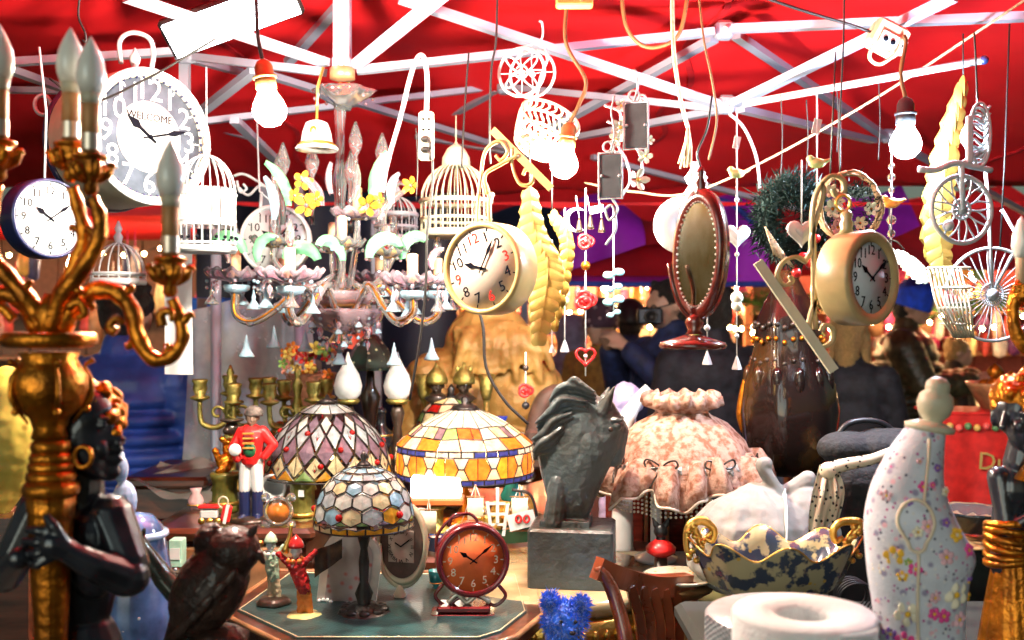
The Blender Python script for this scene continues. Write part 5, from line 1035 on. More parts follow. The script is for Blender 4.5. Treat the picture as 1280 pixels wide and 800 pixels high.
# pink fringed lamp
PF = M('dusty pink lace', (.46, .27, .20), .85, 0, scale=60, col2=(.26, .10, .055), ramp=(.45, .62), detail=6, transl=.2, bump=.5, bscale=90)
L5 = T('fabric_lamp', 'dusty pink fabric lamp with ruffled skirt, bows and bead fringe', 'lamp', 820, 700, 2.3)
c0 = L5.q(852, 612)
L5.part('lamp_shade', MB().lathe([(92, 14), (90, 34), (78, 62), (56, 84), (36, 94), (30, 100)], 64, c0, rf=lambda a, k: 1+.02*cos(8*a), zf=lambda a, k: -3*abs(sin(4*a))*(k < 4), cap=False), PF)
L5.part('ruffle', MB().lathe([(76, 50), (92, 42), (104, 22), (109, 4), (104, 0), (94, 14)], 220, c0, rf=lambda a, k: 1+(.10*sin(15*a+1.6*sin(4*a))+.03*sin(37*a))*(k > 0), zf=lambda a, k: (9*sin(8*a)+4*sin(23*a))*(k > 0), cap=False), PF)
L5.part('neck_ruffle', MB().lathe([(30, 94), (34, 100), (48, 108), (46, 118), (38, 122), (34, 112)], 120, c0, rf=lambda a, k: 1+.10*sin(15*a+sin(4*a))*(k > 1), zf=lambda a, k: 3*sin(11*a)*(k > 1), cap=False), PF)
L5.part('ruffle_hem', MB().tube([c0+Vector((108*(1+.10*sin(15*a+1.6*sin(4*a))+.03*sin(37*a))*cos(a), 108*(1+.10*sin(15*a+1.6*sin(4*a))+.03*sin(37*a))*sin(a), 1+9*sin(8*a)+4*sin(23*a))) for a in [2*PI*i/200 for i in range(200)]], 1.9, 5, True), M('pale lace edge', (.55, .42, .33), .8))
L5.part('lace_band', MB().lathe([(80, 46), (86, 44), (90, 36), (86, 34)], 180, c0, rf=lambda a, k: 1+.02*sin(60*a), zf=lambda a, k: 3*sin(45*a)*(k > 1)-5*abs(sin(4*a)), cap=False), M('white lace', (.55, .50, .46), .85, 0, var=.2, bump=1, bscale=200))
BEAD = M('clear bead', (.80, .70, .58), .12, 0, trans=.3)
for k in range(90):
    a = 2*PI*k/90; b_ = MB(); p = c0+Vector((86*cos(a), 86*sin(a), 10))
    for j in range(5): b_.ball(p-Vector((0, 0, 6+j*5+3*abs(sin(4*a)))), 1.7, 6, 4)
    L5.part('bead_fringe', b_, BEAD)
for k in range(8):
    a = R(45*k+20); p = c0+Vector((88*cos(a), 88*sin(a), 40)); m = Matrix.Translation(p) @ Matrix.Rotation(a+PI/2, 4, 'Z')
    for s in (-1, 1): L5.part('bow_loop', MB().tube(spl([m @ Vector(q) for q in ((0, 0, 0), (s*10, -3, 7), (s*18, -2, 8), (s*20, -2, 2), (s*12, -3, -2), (0, 0, 0))], 4), 1.3, 5), BRONZE); L5.part('bow_tail', MB().tube(spl([m @ Vector(q) for q in ((0, 0, 0), (s*5, -8, -12), (s*11, -12, -24))], 4), 1.2, 5), BRONZE)
L5.part('lamp_pole', MB().lathe([(26, 0), (27, 5), (10, 12), (7, 20), (6, 120), (5, 150)], 16, L5.q(820, 700)), PORC)
L5.part('shade_arm', MB().tube(spl(L5.qs((820, 560), (830, 530), (852, 512)), 5), 3, 7), PORC)
# black lamp with dark shade and flame shaped glass lamps
LB = T('table_lamp', 'black turned lamp with dark green painted shade', 'lamp', 463, 600, 2.9)
LB.part('lamp_shade', MB().lathe([(36, 0), (37, 3), (30, 14), (18, 32), (10, 42), (6, 44)], 8, LB.q(463, 462), smooth=False, cap=False), spots(M('dark green shade', (.012, .03, .022), .3, 0, coat=.4), (.45, .42, .22), 45, .2))
LB.part('lamp_stem', MB().lathe([(24, 0), (22, 6), (7, 14), (9, 40), (5, 60), (10, 90), (13, 104), (6, 118), (4, 150)], 16, LB.q(463, 600)), BRONZE)
for x, lab in ((435, 'white flame shaped glass lamp left of the black lamp'), (497, 'white flame shaped glass lamp right of the black lamp')):
    t = T('flame_lamp', lab, 'lamp', x, 600, 2.75); t.part('flame_glass', MB().lathe([(8, 0), (16, 10), (18, 20), (14, 34), (8, 44), (3, 54), (1, 62)], 20, t.q(x, 502)), M('opal glass', (.86, .86, .84), .2, 0, transl=.4, coat=.3))
    t.part('holder', MB().lathe([(12, -2), (15, 2), (13, 5), (6, 3)], 16, t.q(x, 503)), BRASS); t.part('stem', MB().lathe([(22, 0), (20, 5), (6, 12), (8, 40), (5, 66), (9, 84), (5, 96)], 14, t.q(x, 600)), BRONZE)
def loft(self, out, c, half, y0, pw=2.3, front=None, n=31):
    """a rounded body from a side profile: the outline shrinks towards both sides; what lies beyond FRONT narrows faster (nose, lips)"""
    vs = []; m = len(out)
    for k in range(n):
        t = -1+2*k/(n-1); t *= .995; f = (1-abs(t)**pw)**.5; w = t*half
        for x, z in out:
            dx, dz = x-c[0], z-c[1]
            if front and x > front[0]: dx = (front[0]-c[0])+(x-front[0])*math.exp(-(w/front[1])**2)
            vs.append((c[0]+dx*f, y0+w, c[1]+dz*f))
    fs = [(k*m+i, k*m+(i+1) % m, (k+1)*m+(i+1) % m, (k+1)*m+i) for k in range(n-1) for i in range(m)]+[tuple(range(m-1, -1, -1)), tuple((n-1)*m+i for i in range(m))]
    return self.add(vs, fs)
MB.loft = loft
# ================================================================ lacquer statue holding the gold candelabrum
st = T('torch_statue', 'black lacquer statue hugging a tall gilded candelabrum column', 'statue', 70, 1035, 1.15)
q = st.q
def curls(t, b, c, r, n, cr, seed=3, half=None):
    rnd = random.Random(seed)
    for _ in range(n):
        v = Vector((rnd.gauss(0, 1), rnd.gauss(0, 1), rnd.gauss(0, 1))).normalized()
        if half and not half(v): continue
        b.ball(c+Vector((v.x*r[0], v.y*r[1], v.z*r[2])), cr*rnd.uniform(.7, 1.2), 7, 5)
HR = 58; _, hm = head_mb(q(82, 546, 46), HR, 80, -4); b = MB()
FP = [(60, 492), (88, 484), (110, 494), (122, 512), (127, 528), (125, 537), (133, 547), (141, 555), (133, 562), (138, 569), (132, 574), (137, 581), (129, 589), (133, 599), (124, 609), (104, 606), (84, 596), (62, 590), (44, 560), (44, 520)]
b.loft([(q(x, 0).x, q(0, y).z) for x, y in FP], (q(84, 0).x, q(0, 548).z), 36, 46, front=(q(119, 0).x, 10))
for s_ in (-1, 1): b.ball(q(117, 534, 46+s_*20), (7, 5, 5)); b.ball(q(117, 526, 46+s_*19), (10, 5, 3)); b.ball(q(84, 556, 46+s_*33), (7, 5, 11)); b.ball(q(112, 566, 46+s_*17), (12, 9, 13)); b.ball(q(133, 560, 46+s_*6), (4, 4, 3))
b.limb(q(82, 590, 56), q(76, 640, 58), 24, 30)
b.ball(q(70, 665, 62), (58, 40, 42), 18, 12); b.ball(q(72, 740, 62), (48, 38, 90), 18, 12); b.ball(q(110, 668, 45), (24, 24, 22)); b.ball(q(76, 860, 62), (56, 46, 90), 18, 12); b.lathe([(66, 0), (62, 60), (52, 140), (46, 200)], 20, q(76, 1030, 62))
b.limb(q(20, 648, 62), q(-14, 730, 40), 28, 22); b.limb(q(-14, 730, 40), q(40, 690, -34), 21, 14)
b.limb(q(118, 656, 48), q(150, 712, 26), 31, 27, 12); b.ball(q(154, 726, 18), (27, 26, 25)); b.limb(q(152, 726, 16), q(126, 704, -14), 25, 20, 12); b.limb(q(126, 704, -14), q(100, 684, -30), 20, 14, 12); b.ball(q(102, 700, 40), (34, 34, 60), 16, 12)
b.limb(q(104, 686, -26), q(84, 672, -36), 14, 17)      # palm
for k, (fy, ln) in enumerate(((652, 40), (666, 45), (680, 42), (693, 34))):
    a0 = q(84, 658+k*9, -36); a1 = q(66, fy+3, -39); a2 = q(84-ln+6, fy+4, -30); b.limb(a0, a1, 7.6, 6.6, 8, 3); b.limb(a1, a2, 6.6, 5.2, 8, 3)
b.limb(q(96, 670, -36), q(86, 650, -40), 8, 7, 8, 3); b.limb(q(86, 650, -40), q(76, 640, -36), 7, 5.5, 8, 3)
st.sculpt('body', b, SKINB, 1.6, 5)
h = MB(); h.ball((0, .34*HR, .44*HR), (.74*HR, .74*HR, .70*HR), 16, 10, hm)
for i in range(90):
    a = random.uniform(0, 2*PI); e_ = random.uniform(-.2, 1.0); v = Vector((cos(a)*cos(e_)*.78, sin(a)*cos(e_)*.88+.16, sin(e_)*.84+.32))
    if v.y < -.2 and v.z < .86: continue
    h.ball(v*HR, HR*random.uniform(.10, .17), 7, 5, hm)
for s in (-1, 1): h.ball((s*.76*HR, .02, .0), HR*.16, 8, 6, hm)
st.sculpt('hair', h, GOLD, 2.2, 1)
st.part('earring', MB().ring(q(101, 572, 6), 11, 3.2, 13, 22, 8, None), GOLD)
cg = GOLD
col = st.part('column', MB().lathe([(13, 0), (16, 120), (19, 240), (27, 395), (29, 415)], 48, q(64, 1035, 0), rf=lambda a, k: 1+.04*cos(20*a)), cg)
for y, r0, hh in ((611, 34, 11), (595, 30, 8), (583, 28, 7), (572, 26, 8), (558, 24, 9)): st.part('collar_ring', MB().lathe([(r0*.8, -hh), (r0*.96, -hh*.6), (r0, 0), (r0*.96, hh*.6), (r0*.8, hh)], 32, q(64, y)), cg, col)
vs = st.part('vase', MB().lathe([(22, 0), (19, 12), (24, 26), (40, 42), (47, 62), (46, 78), (36, 92), (32, 100), (36, 108)], 36, q(62, 548), ), cg)
for k in range(5):
    a = 2*PI*k/5+PI/2; p = q(62, 486)+Vector((cos(a)*45, sin(a)*45, 0)); st.part('acanthus_leaf', MB().tube(spl([p+Vector((-cos(a)*18, -sin(a)*18, -42)), p+Vector((cos(a)*2, sin(a)*2, -12)), p+Vector((cos(a)*2, sin(a)*2, 12)), p+Vector((-cos(a)*4, -sin(a)*4, 28)), p+Vector((cos(a)*6, sin(a)*6, 36))], 4), [1.5, 4, 3, 2, 4], 7), cg, vs)
    st.part('leaf_boss', MB().ball(p+Vector((-cos(a+.31)*2, -sin(a+.31)*2, -26)), 5, 8, 6), cg, vs)
st.part('drip_plate', MB().lathe([(30, -9), (50, -10), (56, -6), (57, 0), (55, 7), (48, 9), (20, 8)], 44, q(62, 424)), cg)
st.part('plate_hub', MB().lathe([(22, 0), (18, 10), (24, 20), (14, 34), (8, 48)], 20, q(64, 415)), cg)
def candle(x, y, dy, arm, big=1.0):
    """candle with frosted flame bulb on an acanthus arm; x,y = foot of the cup"""
    cup = st.part('candle_cup', MB().lathe([(5, 0), (9, 6), (8, 14), (17, 24), (21, 34), (13, 40), (20, 46), (21, 49), (12, 52)], 20, q(x, y, dy), rf=lambda a, k: 1+(.16*cos(6*a) if 2 < k < 5 else 0)), cg)
    for k in range(6): a = 2*PI*k/6+.2; p = q(x, y-30, dy); st.part('cup_leaf', MB().tube(spl([p+Vector((cos(a)*8, sin(a)*8, -14)), p+Vector((cos(a)*18, sin(a)*18, -4)), p+Vector((cos(a)*24, sin(a)*24, 8)), p+Vector((cos(a)*30, sin(a)*30, 4))], 4), [3, 7, 5, 1], 6), cg, cup)
    st.part('candle_sleeve', MB().lathe([(10.5, 50), (10.5, 112), (9, 114)], 18, q(x, y, dy)), M('gilt candle sleeve', (.42, .20, .07), .5, .2))
    st.part('paper_band', MB().lathe([(11, 56), (11, 76)], 18, q(x, y, dy), cap=False), M('foil band', (.6, .5, .4), .3, .6))
    st.part('bulb_base', MB().lathe([(10, 112), (11.5, 118), (12.5, 126)], 18, q(x, y, dy)), IVORY)
    st.part('flame_bulb', MB().lathe([(12, 125), (16.5, 138), (17.5, 150), (15, 165), (9, 180), (4, 190), (.5, 196)], 20, q(x, y, dy)), FLAME)
    pts = spl([q(*p) for p in arm], 7); N = len(pts); ra = [13-5.5*i/N+.8*sin(i*.9) for i in range(N)]
    ar = st.part('arm', MB().tube(pts, ra, 9), cg)
    for i in range(9, N-4, 13):
        d = (pts[i+1]-pts[i-1]).normalized(); nn = Vector((-d.z, 0, d.x))*(1 if (i//13) % 2 else -1)
        st.part('arm_leaf', MB().tube(spl([pts[i], pts[i]+nn*9+d*6, pts[i]+nn*16+d*9, pts[i]+nn*18+d*3], 3), [7, 6, 4, 1.2], 6), cg, ar)
candle(215, 372, -6, [(76, 412), (92, 385), (118, 364), (146, 366), (165, 388), (172, 420), (188, 446), (210, 448), (228, 425), (224, 398), (215, 374)])
candle(82, 226, 14, [(60, 412, 6), (68, 380, 10), (88, 330, 16), (98, 295, 18), (92, 262, 16), (84, 232, 14)])
candle(122, 247, -20, [(66, 412, -6), (84, 372, -14), (112, 338, -22), (132, 305, -24), (134, 275, -22), (124, 250, -20)])
candle(4, 228, -10, [(56, 412), (40, 378, -6), (18, 350, -10), (-4, 320, -12), (-6, 280, -12), (2, 232, -10)])
candle(-60, 372, 0, [(50, 412), (30, 378), (4, 368), (-20, 390), (-26, 420), (-40, 446), (-60, 440), (-70, 410), (-60, 374)])
for pts in ([(98, 385, -26), (112, 378, -28), (118, 392, -28), (108, 398, -28)], [(150, 415, -12), (142, 408, -12), (150, 398, -12), (160, 404, -12)], [(30, 400, -26), (16, 385, -28), (6, 396, -28), (14, 408, -28)], [(208, 408, -14), (206, 392, -14), (218, 390, -14), (220, 402, -14)]): st.part('scroll', MB().tube(spl([q(*p) for p in pts], 6), [7, 6, 5, 3], 8), cg)
# second statue at right edge: dark bust, gilded skirt
s2_ = T('gilt_skirt_statue', 'black lacquer female statue with gilded turban and skirt', 'statue', 1262, 900, 1.5); q = s2_.q
b, hm = head_mb(q(1278, 520), 44, -60, 0); b.limb(q(1276, 552), q(1272, 580), 15, 18); b.ball(q(1270, 612), (30, 22, 32)); b.ball(q(1262, 650), (22, 18, 40)); b.limb(q(1248, 596), q(1252, 660, -12), 14, 11); b.limb(q(1252, 660, -12), q(1276, 640, -26), 10, 8); b.limb(q(1296, 600), q(1304, 660), 14, 11); b.ball(q(1262, 700), (26, 20, 30))
s2_.sculpt('body', b, SKINB, 1.8, 4)
h = MB(); h.ball((0, 6, 22), (36, 38, 30), 14, 10, hm); curls(s2_, h, hm @ Vector((0, 4, 16)), (36, 38, 36), 110, 7, half=lambda v: v.z > -.3); s2_.sculpt('turban', h, GOLD, 1.8, 1)
s2_.part('skirt', MB().lathe([(46, 0), (44, 60), (34, 130), (24, 190), (24, 215), (26, 232)], 60, q(1266, 900), rf=lambda a, k: 1+.05*cos(14*a+k)), GOLD)
for k in range(6): s2_.part('waist_fold', MB().tube([q(1262+27*cos(a), 655+k*9+4*sin(a+k), 23*sin(a)) for a in [2*PI*i/26 for i in range(26)]], 5, 7, True), GOLD)
# gilded candelabrum at right edge
rc = T('gilt_candelabrum', 'gilded candelabrum beside the large spoked wheel', 'candelabrum', 1290, 520, 1.45); q = rc.q
rc.part('arm', MB().tube(spl([q(1276, 350), q(1268, 372), q(1266, 395), q(1272, 420), q(1288, 440), q(1304, 430)], 7), [6, 8, 7, 9, 8, 6], 9), GOLD)
rc.part('candle_cup', MB().lathe([(4, 0), (12, 8), (17, 14), (8, 20), (13, 26), (12, 29)], 18, q(1277, 384)), GOLD); rc.part('candle_sleeve', MB().lathe([(7, 26), (7, 62), (6, 64)], 14, q(1277, 384)), CANDLE)
rc.part('flame_bulb', MB().lathe([(8, 62), (12, 76), (11, 90), (5, 106), (.5, 114)], 16, q(1277, 384)), FLAME); rc.part('column', MB().lathe([(40, -160), (14, -120), (10, 0), (18, 50), (10, 90)], 20, q(1312, 440)), GOLD)

# ================================================================ owl
ow = T('owl_figure', 'carved brown owl figurine looking away over its shoulder', 'owl figurine', 268, 832, 1.35); q = ow.q
OWL = M('carved brown wood', (.045, .020, .013), .5, 0, var=.5, scale=40, bump=.6, bscale=90, coat=.3)
b = MB(); ax = Matrix.Rotation(R(32), 4, 'Y'); b.ball(q(262, 735), (44, 36, 66), 18, 12, ax); b.ball(q(292, 688), (34, 32, 31), 16, 12); b.ball(q(262, 680, 6), (22, 22, 26)); b.limb(q(318, 662, -6), q(322, 656, -6), 6, 3); b.limb(q(272, 665), q(270, 660), 8, 6)
b.limb(q(326, 692, -6), q(331, 702, -6), 6, 3); b.limb(q(236, 770), q(214, 802), 24, 10, 10); ow.sculpt('body', b, OWL, 1.6, 6, disp=(1.2, 8))
for r_ in range(5):
    for k in range(4):
        p = q(296-r_*14-k*6, 715+r_*15-k*3+k*9, -38+k*2+abs(r_-2)*3); ow.part('wing_feather', MB().ball(p, (6, 3, 15), 8, 6, Matrix.Rotation(R(38), 4, 'Y')), OWL)
for s in (-7, 7): ow.part('eye', MB().ball(q(321, 684, 12+s), 4), GOLDB)
ow.part('perch', MB().lathe([(40, 0), (42, 12), (34, 24), (36, 36), (20, 48)], 20, q(275, 832), rf=lambda a, k: 1+.08*cos(5*a+k)), OWL)
# blue glazed figurine, bronze arm figure
BG = M('blue glaze', (.08, .14, .30), .12, 0, var=.5, scale=18, coat=.8)
bf = T('blue_figurine', 'tall blue glazed ceramic figurine beside the lacquer statue', 'figurine', 172, 850, 1.65); q = bf.q
bf.part('figurine_body', MB().lathe([(46, 0), (48, 60), (44, 120), (36, 160), (34, 176), (30, 192), (18, 206), (2, 210)], 30, q(172, 850)), BG)
bf.part('rim', MB().lathe([(34, 0), (38, 3), (37, 8), (31, 9)], 30, q(172, 672)), M('pale blue glaze', (.45, .55, .70), .15, 0, coat=.6)); 
b = MB(); b.ball(q(152, 628, 10), (16, 14, 26)); b.ball(q(147, 588, 10), (10, 10, 18)); b.ball(q(146, 570, 10), 6); bf.sculpt('head', b, M('grey blue glaze', (.26, .32, .45), .15, 0, var=.3, coat=.6), 1.5, 3)
for k in range(16): a = R(k*22.5); bf.part('glaze_star', MB().ball(q(172, 850)+Vector((45*cos(a), 45*sin(a), 60+50*sin(k*2.4)+40)), 2.2, 6, 4), WHITE)
ar = T('bronze_figure', 'dark green bronze figure raising one arm behind the owl', 'figurine', 238, 880, 1.5); q = ar.q
b = MB(); b.ball(q(250, 800), (34, 26, 60)); b.ball(q(262, 722, 20), (18, 18, 20)); b.limb(q(236, 756), q(206, 724), 17, 14); b.limb(q(206, 724), q(180, 682, -6), 14, 9); b.limb(q(180, 682, -6), q(172, 672, -8), 10, 9)
for k in range(4): b.limb(q(172+k*2, 668+k*3, -10), q(160+k*3, 660+k*5, -14), 3.6, 3, 6, 2)
b.limb(q(180, 672, -6), q(184, 660, -10), 4, 3, 6, 2); b.lathe([(40, 0), (34, 60), (28, 90)], 16, q(250, 880)); ar.sculpt('body', b, M('green black bronze', (.03, .035, .025), .25, .3, var=.4, coat=.4), 1.7, 4)

# ================================================================ horse head bust
ho = T('horse_bust', 'weathered bronze horse head bust on a square block', 'bust', 715, 728, 2.12, rz=-8); q = ho.q
HORSE = M('weathered bronze stone', (.040, .036, .028), .42, .1, var=.4, scale=9, col2=(.075, .10, .11), bump=.4, bscale=60, coat=.2)
b = MB(); O_ = [(696, 500), (735, 490), (766, 502), (782, 528), (776, 556), (760, 586), (746, 618), (732, 656), (682, 656), (684, 622), (676, 590), (672, 566), (672, 540)]
b.loft([(q(x, 0).x, q(0, y).z) for x, y in O_], (q(722, 0).x, q(0, 575).z), 29, 0, pw=3.2)
b.limb(q(752, 514, -13), q(768, 483, -15), 11, 2); b.limb(q(748, 514, 13), q(760, 486, 16), 11, 2); b.limb(q(772, 538), q(770, 566), 14, 11); b.ball(q(768, 574), (10, 12, 9))
for s_ in (-1, 1): b.ball(q(772, 530, s_*18), (6, 5, 5)); b.ball(q(770, 523, s_*17), (10, 5, 3.5)); b.ball(q(740, 556, s_*22), (20, 8, 24)); b.limb(q(700, 600, s_*18), q(694, 650, s_*20), 12, 14)
for z_ in (-26, -9, 9, 26):
    for L_ in ([(746, 500), (722, 488), (700, 494), (690, 508)], [(736, 508), (708, 504), (688, 522), (673, 536)], [(718, 522), (698, 530), (680, 548), (669, 556)], [(706, 540), (692, 552), (676, 562), (670, 572)], [(744, 496), (730, 486), (716, 484), (708, 492)]):
        for o_ in (-6, 0, 6): b.tube(spl([q(x+o_*.5*sin(i*2.2), y+z_*.12+o_+2*sin(i*2+o_), z_+o_*.6) for i, (x, y) in enumerate(L_)], 6), [2, 5, 5, 1.5], 8)
b.box(q(708, 654), (62, 58, 16)); ho.sculpt('head', b, HORSE, 1.1, 3, disp=(1.6, 12))
ho.part('block', MB().box(q(716, 691), (104, 88, 74), bev=3), HORSE)
for s in (-1, 1): ho.part('eye', MB().ball(q(764, 534, s*21), 3.4), BRONZE)
# ================================================================ dark glossy urn
ur = T('glazed_urn', 'tall dark brown glossy glazed urn with gilded handles', 'urn', 985, 592, 2.45); q = ur.q
GLZ = M('dark brown glaze', (.010, .005, .004), .09, 0, scale=7, col2=(.06, .025, .006), ramp=(.5, .72), coat=.3, spec=.4)
ub = ur.part('urn_body', MB().lathe([(32, 0), (44, 8), (57, 40), (60, 78), (55, 112), (47, 138), (41, 158), (40, 175), (36, 195), (28, 214), (20, 230), (13, 244), (9, 254)], 48, q(985, 592), rf=lambda a, k: 1+.035*cos(7*a+k*.5)*(1 < k < 10)), GLZ)
for z in (142, 168, 186):
    for k in range(26): a = 2*PI*k/26; r_ = {142: 45, 168: 43, 186: 41}[z]; ur.part('relief_bead', MB().ball(q(985, 592)+Vector((r_*cos(a), r_*sin(a), z+3*sin(k*2))), 3.2, 7, 5), BRONZE if z != 168 else GOLD, ub)
for k in range(12): a = 2*PI*k/12; ur.part('leaf_relief', MB().ball(q(985, 592)+Vector((50*cos(a), 50*sin(a), 118)), (7, 7, 18), 8, 6), GLZ, ub)
for s in (-1, 1): ur.part('handle', MB().tube(spl([q(985+s*40, 440), q(985+s*53, 475), q(985+s*60, 515), q(985+s*57, 540)], 6), [2, 4, 5, 2], 8), GOLD)
# ================================================================ big gold drapery statue
gs = T('gilt_statue', 'large tan gold plaster lion with draped mane behind the lamps', 'statue', 605, 580, 3.2); q = gs.q
TAN = M('tan gold plaster', (.48, .27, .07), .5, .15, var=.3, scale=9, col2=(.26, .13, .03), bump=.5, bscale=40)
b = MB(); b.ball(q(612, 440), (58, 44, 62), 18, 12); b.ball(q(560, 500), (66, 50, 66), 18, 12); b.ball(q(650, 500), (60, 50, 60), 18, 12); b.ball(q(610, 560), (110, 60, 50), 18, 10); b.ball(q(612, 398), (36, 32, 30)); b.limb(q(536, 470, -30), q(512, 560, -46), 26, 22); b.limb(q(672, 470, -20), q(690, 560, -40), 24, 20)
for k in range(9): b.tube(spl([q(590+k*10, 400+abs(k-4)*3, -34), q(582+k*12, 430+6*sin(k*2), -46), q(570+k*15, 470+8*sin(k*3), -46)], 5), [6, 9, 4], 7)
for k in range(5): b.tube(spl([q(570, 410+k*9, -30), q(610, 424+k*10, -48), q(655, 408+k*9, -30)], 6), 5, 7)
gs.sculpt('body', b, TAN, 2.6, 3, disp=(4, 14))
ac = T('scroll_armchair', 'carved brown wooden scroll support beside the gold statue', 'carved scroll', 690, 580, 3.0); q = ac.q
ac.part('scroll', MB().tube(spl([q(668, 575), q(670, 530), q(680, 500), q(698, 490), (q(706, 502)), q(698, 512), q(690, 506)], 7), [14, 12, 11, 10, 8, 6, 4], 9), M('brown carved wood', (.12, .07, .05), .5, 0, var=.3)); ac.part('scroll_block', MB().box(q(675, 560), (36, 30, 50), bev=4), M('brown carved wood', (0, 0, 0)))
# ================================================================ things in front on the right
FLORAL = M('pale lilac print cloth', (.60, .60, .66), .8, 0, var=.12, bump=.15, bscale=300)
spots(FLORAL, (.30, .26, .38), 60, .34, soft=.15); spots(FLORAL, (.45, .10, .28), 95, .20); spots(FLORAL, (.08, .07, .12), 75, .17); spots(FLORAL, (.75, .42, .48), 55, .22); spots(FLORAL, (.70, .66, .66), 80, .2)
df = T('dress_form', 'small tabletop dress form in floral lilac print with white knob', 'dress form', 1150, 1000, 1.3); q = df.q
SECT = [(1000, 1152, 53, 44), (900, 1152, 53, 44), (800, 1150, 54, 42), (760, 1148, 56, 42), (720, 1148, 62, 46), (692, 1149.5, 66, 50), (652, 1138, 56, 48), (620, 1134, 47, 42), (596, 1136, 41, 38), (564, 1145, 33, 32), (544, 1153, 27, 26), (534, 1157, 24, 23)]
b = MB(); nn = 40
rows_ = [[q(cx+rx*(1 if 1 else 1)*cos(2*PI*i/nn), y, ry*sin(2*PI*i/nn)) for i in range(nn)] for y, cx, rx, ry in SECT]
sm = [spl([rows_[k][i] for k in range(len(SECT))], 5) for i in range(nn)]; NV = len(sm[0])
b.grid(lambda u, v: sm[int(round(u*nn)) % nn][int(round(v*(NV-1)))], nn, NV, True); df.part('torso', b, FLORAL)
df.part('neck_plate', MB().lathe([(20, 0), (29, 2), (30, 8), (20, 12), (14, 14)], 28, q(1161, 540), Matrix.Rotation(R(9), 4, 'Y')), IVORY)
df.part('knob', MB().lathe([(13, 0), (11, 4), (18, 12), (22, 24), (20, 36), (14, 42), (15, 44), (14, 52), (8, 58), (.5, 60)], 28, q(1165, 530), Matrix.Rotation(R(9), 4, 'Y')), IVORY)
def front(y):  # a point on the front of the torso
    for (y0, c0_, r0, d0), (y1, c1_, r1, d1) in zip(SECT, SECT[1:]):
        if y1 <= y <= y0: f = (y0-y)/(y0-y1); return c0_+(c1_-c0_)*f, -(d0+(d1-d0)*f)
    return 1150, -40
PIP = M('cream piping', (.72, .58, .42), .7)
def onf(x, y, up=1.5):
    cx, dy = front(y); rx = [s_ for s_ in SECT if s_[0] >= y][-1][2]; k = max(0, 1-((x-cx)/rx)**2)**.5; return q(x, y, dy*k-up)
df.part('piping', MB().tube([onf(1137+(540-y)*.12*0+(14*(1-(y-540)/80) if y < 620 else 0), y) for y in range(545, 622, 5)], 2, 6), PIP)
df.part('piping', MB().tube([onf(1128+(y-680)*.03, y) for y in range(680, 900, 8)], 2, 6), PIP)
df.part('piping_loop', MB().tube([onf(1127+21*cos(a)*(1-.3*max(0, -sin(a))), 645-28*sin(a)+(6 if sin(a) < -.8 else 0)) for a in [2*PI*i/30 for i in range(30)]], 2.3, 6, True), PIP)
PET = {'pink': M('print pink', (.80, .07, .30), .7), 'yellow': M('print yellow', (.88, .48, .04), .7), 'cream': M('print cream', (.85, .74, .55), .7), 'violet': M('print violet', (.28, .12, .45), .7), 'rose': M('print rose', (.80, .45, .50), .7), 'green': M('print green', (.30, .45, .08), .7)}
def printf(x, y, r, m):
    g_ = MB(); c = onf(x, y, .5)
    for k in range(5):
        a = 2*PI*k/5+x; o = onf(x+cos(a)*r*.62, y+sin(a)*r*.62, .35); g_.ball(o, (r*.42, 1.2, r*.42), 8, 5)
    f_ = df.part('printed_flower', g_, PET[m]); df.part('flower_eye', MB().ball(onf(x, y, 1), (r*.26, 1.4, r*.26), 8, 5), PET['yellow' if m != 'yellow' else 'cream'], f_)
for x, y, r, m in [(1104, 686, 12, 'yellow'), (1120, 757, 15, 'cream'), (1178, 733, 17, 'cream'), (1150, 755, 8, 'pink'), (1162, 758, 9, 'pink'), (1118, 790, 11, 'pink'), (1104, 785, 8, 'violet'), (1126, 700, 9, 'pink'), (1162, 685, 10, 'rose'), (1113, 710, 7, 'yellow'), (1138, 602, 7, 'pink'), (1178, 660, 9, 'yellow'), (1196, 680, 8, 'pink'), (1140, 648, 9, 'rose'), (1128, 655, 7, 'cream'), (1098, 615, 7, 'rose'),
                  (1185, 765, 10, 'rose'), (1120, 620, 5, 'violet'), (1165, 645, 6, 'violet'), (1150, 735, 7, 'rose'), (1198, 720, 7, 'violet'), (1096, 740, 6, 'violet'), (1118, 692, 5, 'green'), (1158, 580, 5, 'violet'), (1136, 572, 4, 'rose'), (1170, 610, 6, 'cream'), (1092, 705, 7, 'cream'), (1206, 745, 7, 'yellow'), (1150, 600, 4, 'pink')]: printf(x, y, r, m)
FOAM = M('white foam wrap', (.88, .88, .88), .7, 0, var=.03, transl=.3, bump=.5, bscale=260)
fr = T('foam_roll', 'thick roll of white packing foam standing on end', 'foam roll', 1005, 960, 1.12); q = fr.q
fr.part('roll', MB().lathe([(86, 0), (88, 8), (88, 190), (85, 194), (36, 192), (32, 186), (31, 0)], 64, q(1005, 958), rf=lambda a, k: 1+.006*sin(5*a)), FOAM)
fr.part('loose_edge', MB().grid(lambda u, v: q(1005+(88.5+4*u)*cos(R(-80+40*u)), 958-192*v, (88.5+4*u)*sin(R(-80+40*u))), 14, 3), FOAM)
BUB = M('grey bubble wrap', (.40, .40, .42), .25, 0, var=.1, trans=.15)
br = T('bubble_wrap_roll', 'grey roll of bubble wrap behind the white foam roll', 'bubble wrap', 985, 960, 1.3); q = br.q
br.part('roll', MB().lathe([(100, 0), (102, 10), (102, 184), (98, 188), (40, 186)], 60, q(985, 955)), BUB)
bb = MB(); 
for i in range(60):
    for j in range(26):
        a = R(180+i*3.1); bb.ball(q(985+102*cos(a), 945-j*6.9-(i % 2)*4, 102*sin(a)), (2.6, 2.6, 2.6), 5, 3)
br.part('bubbles', bb, BUB, kind='stuff')
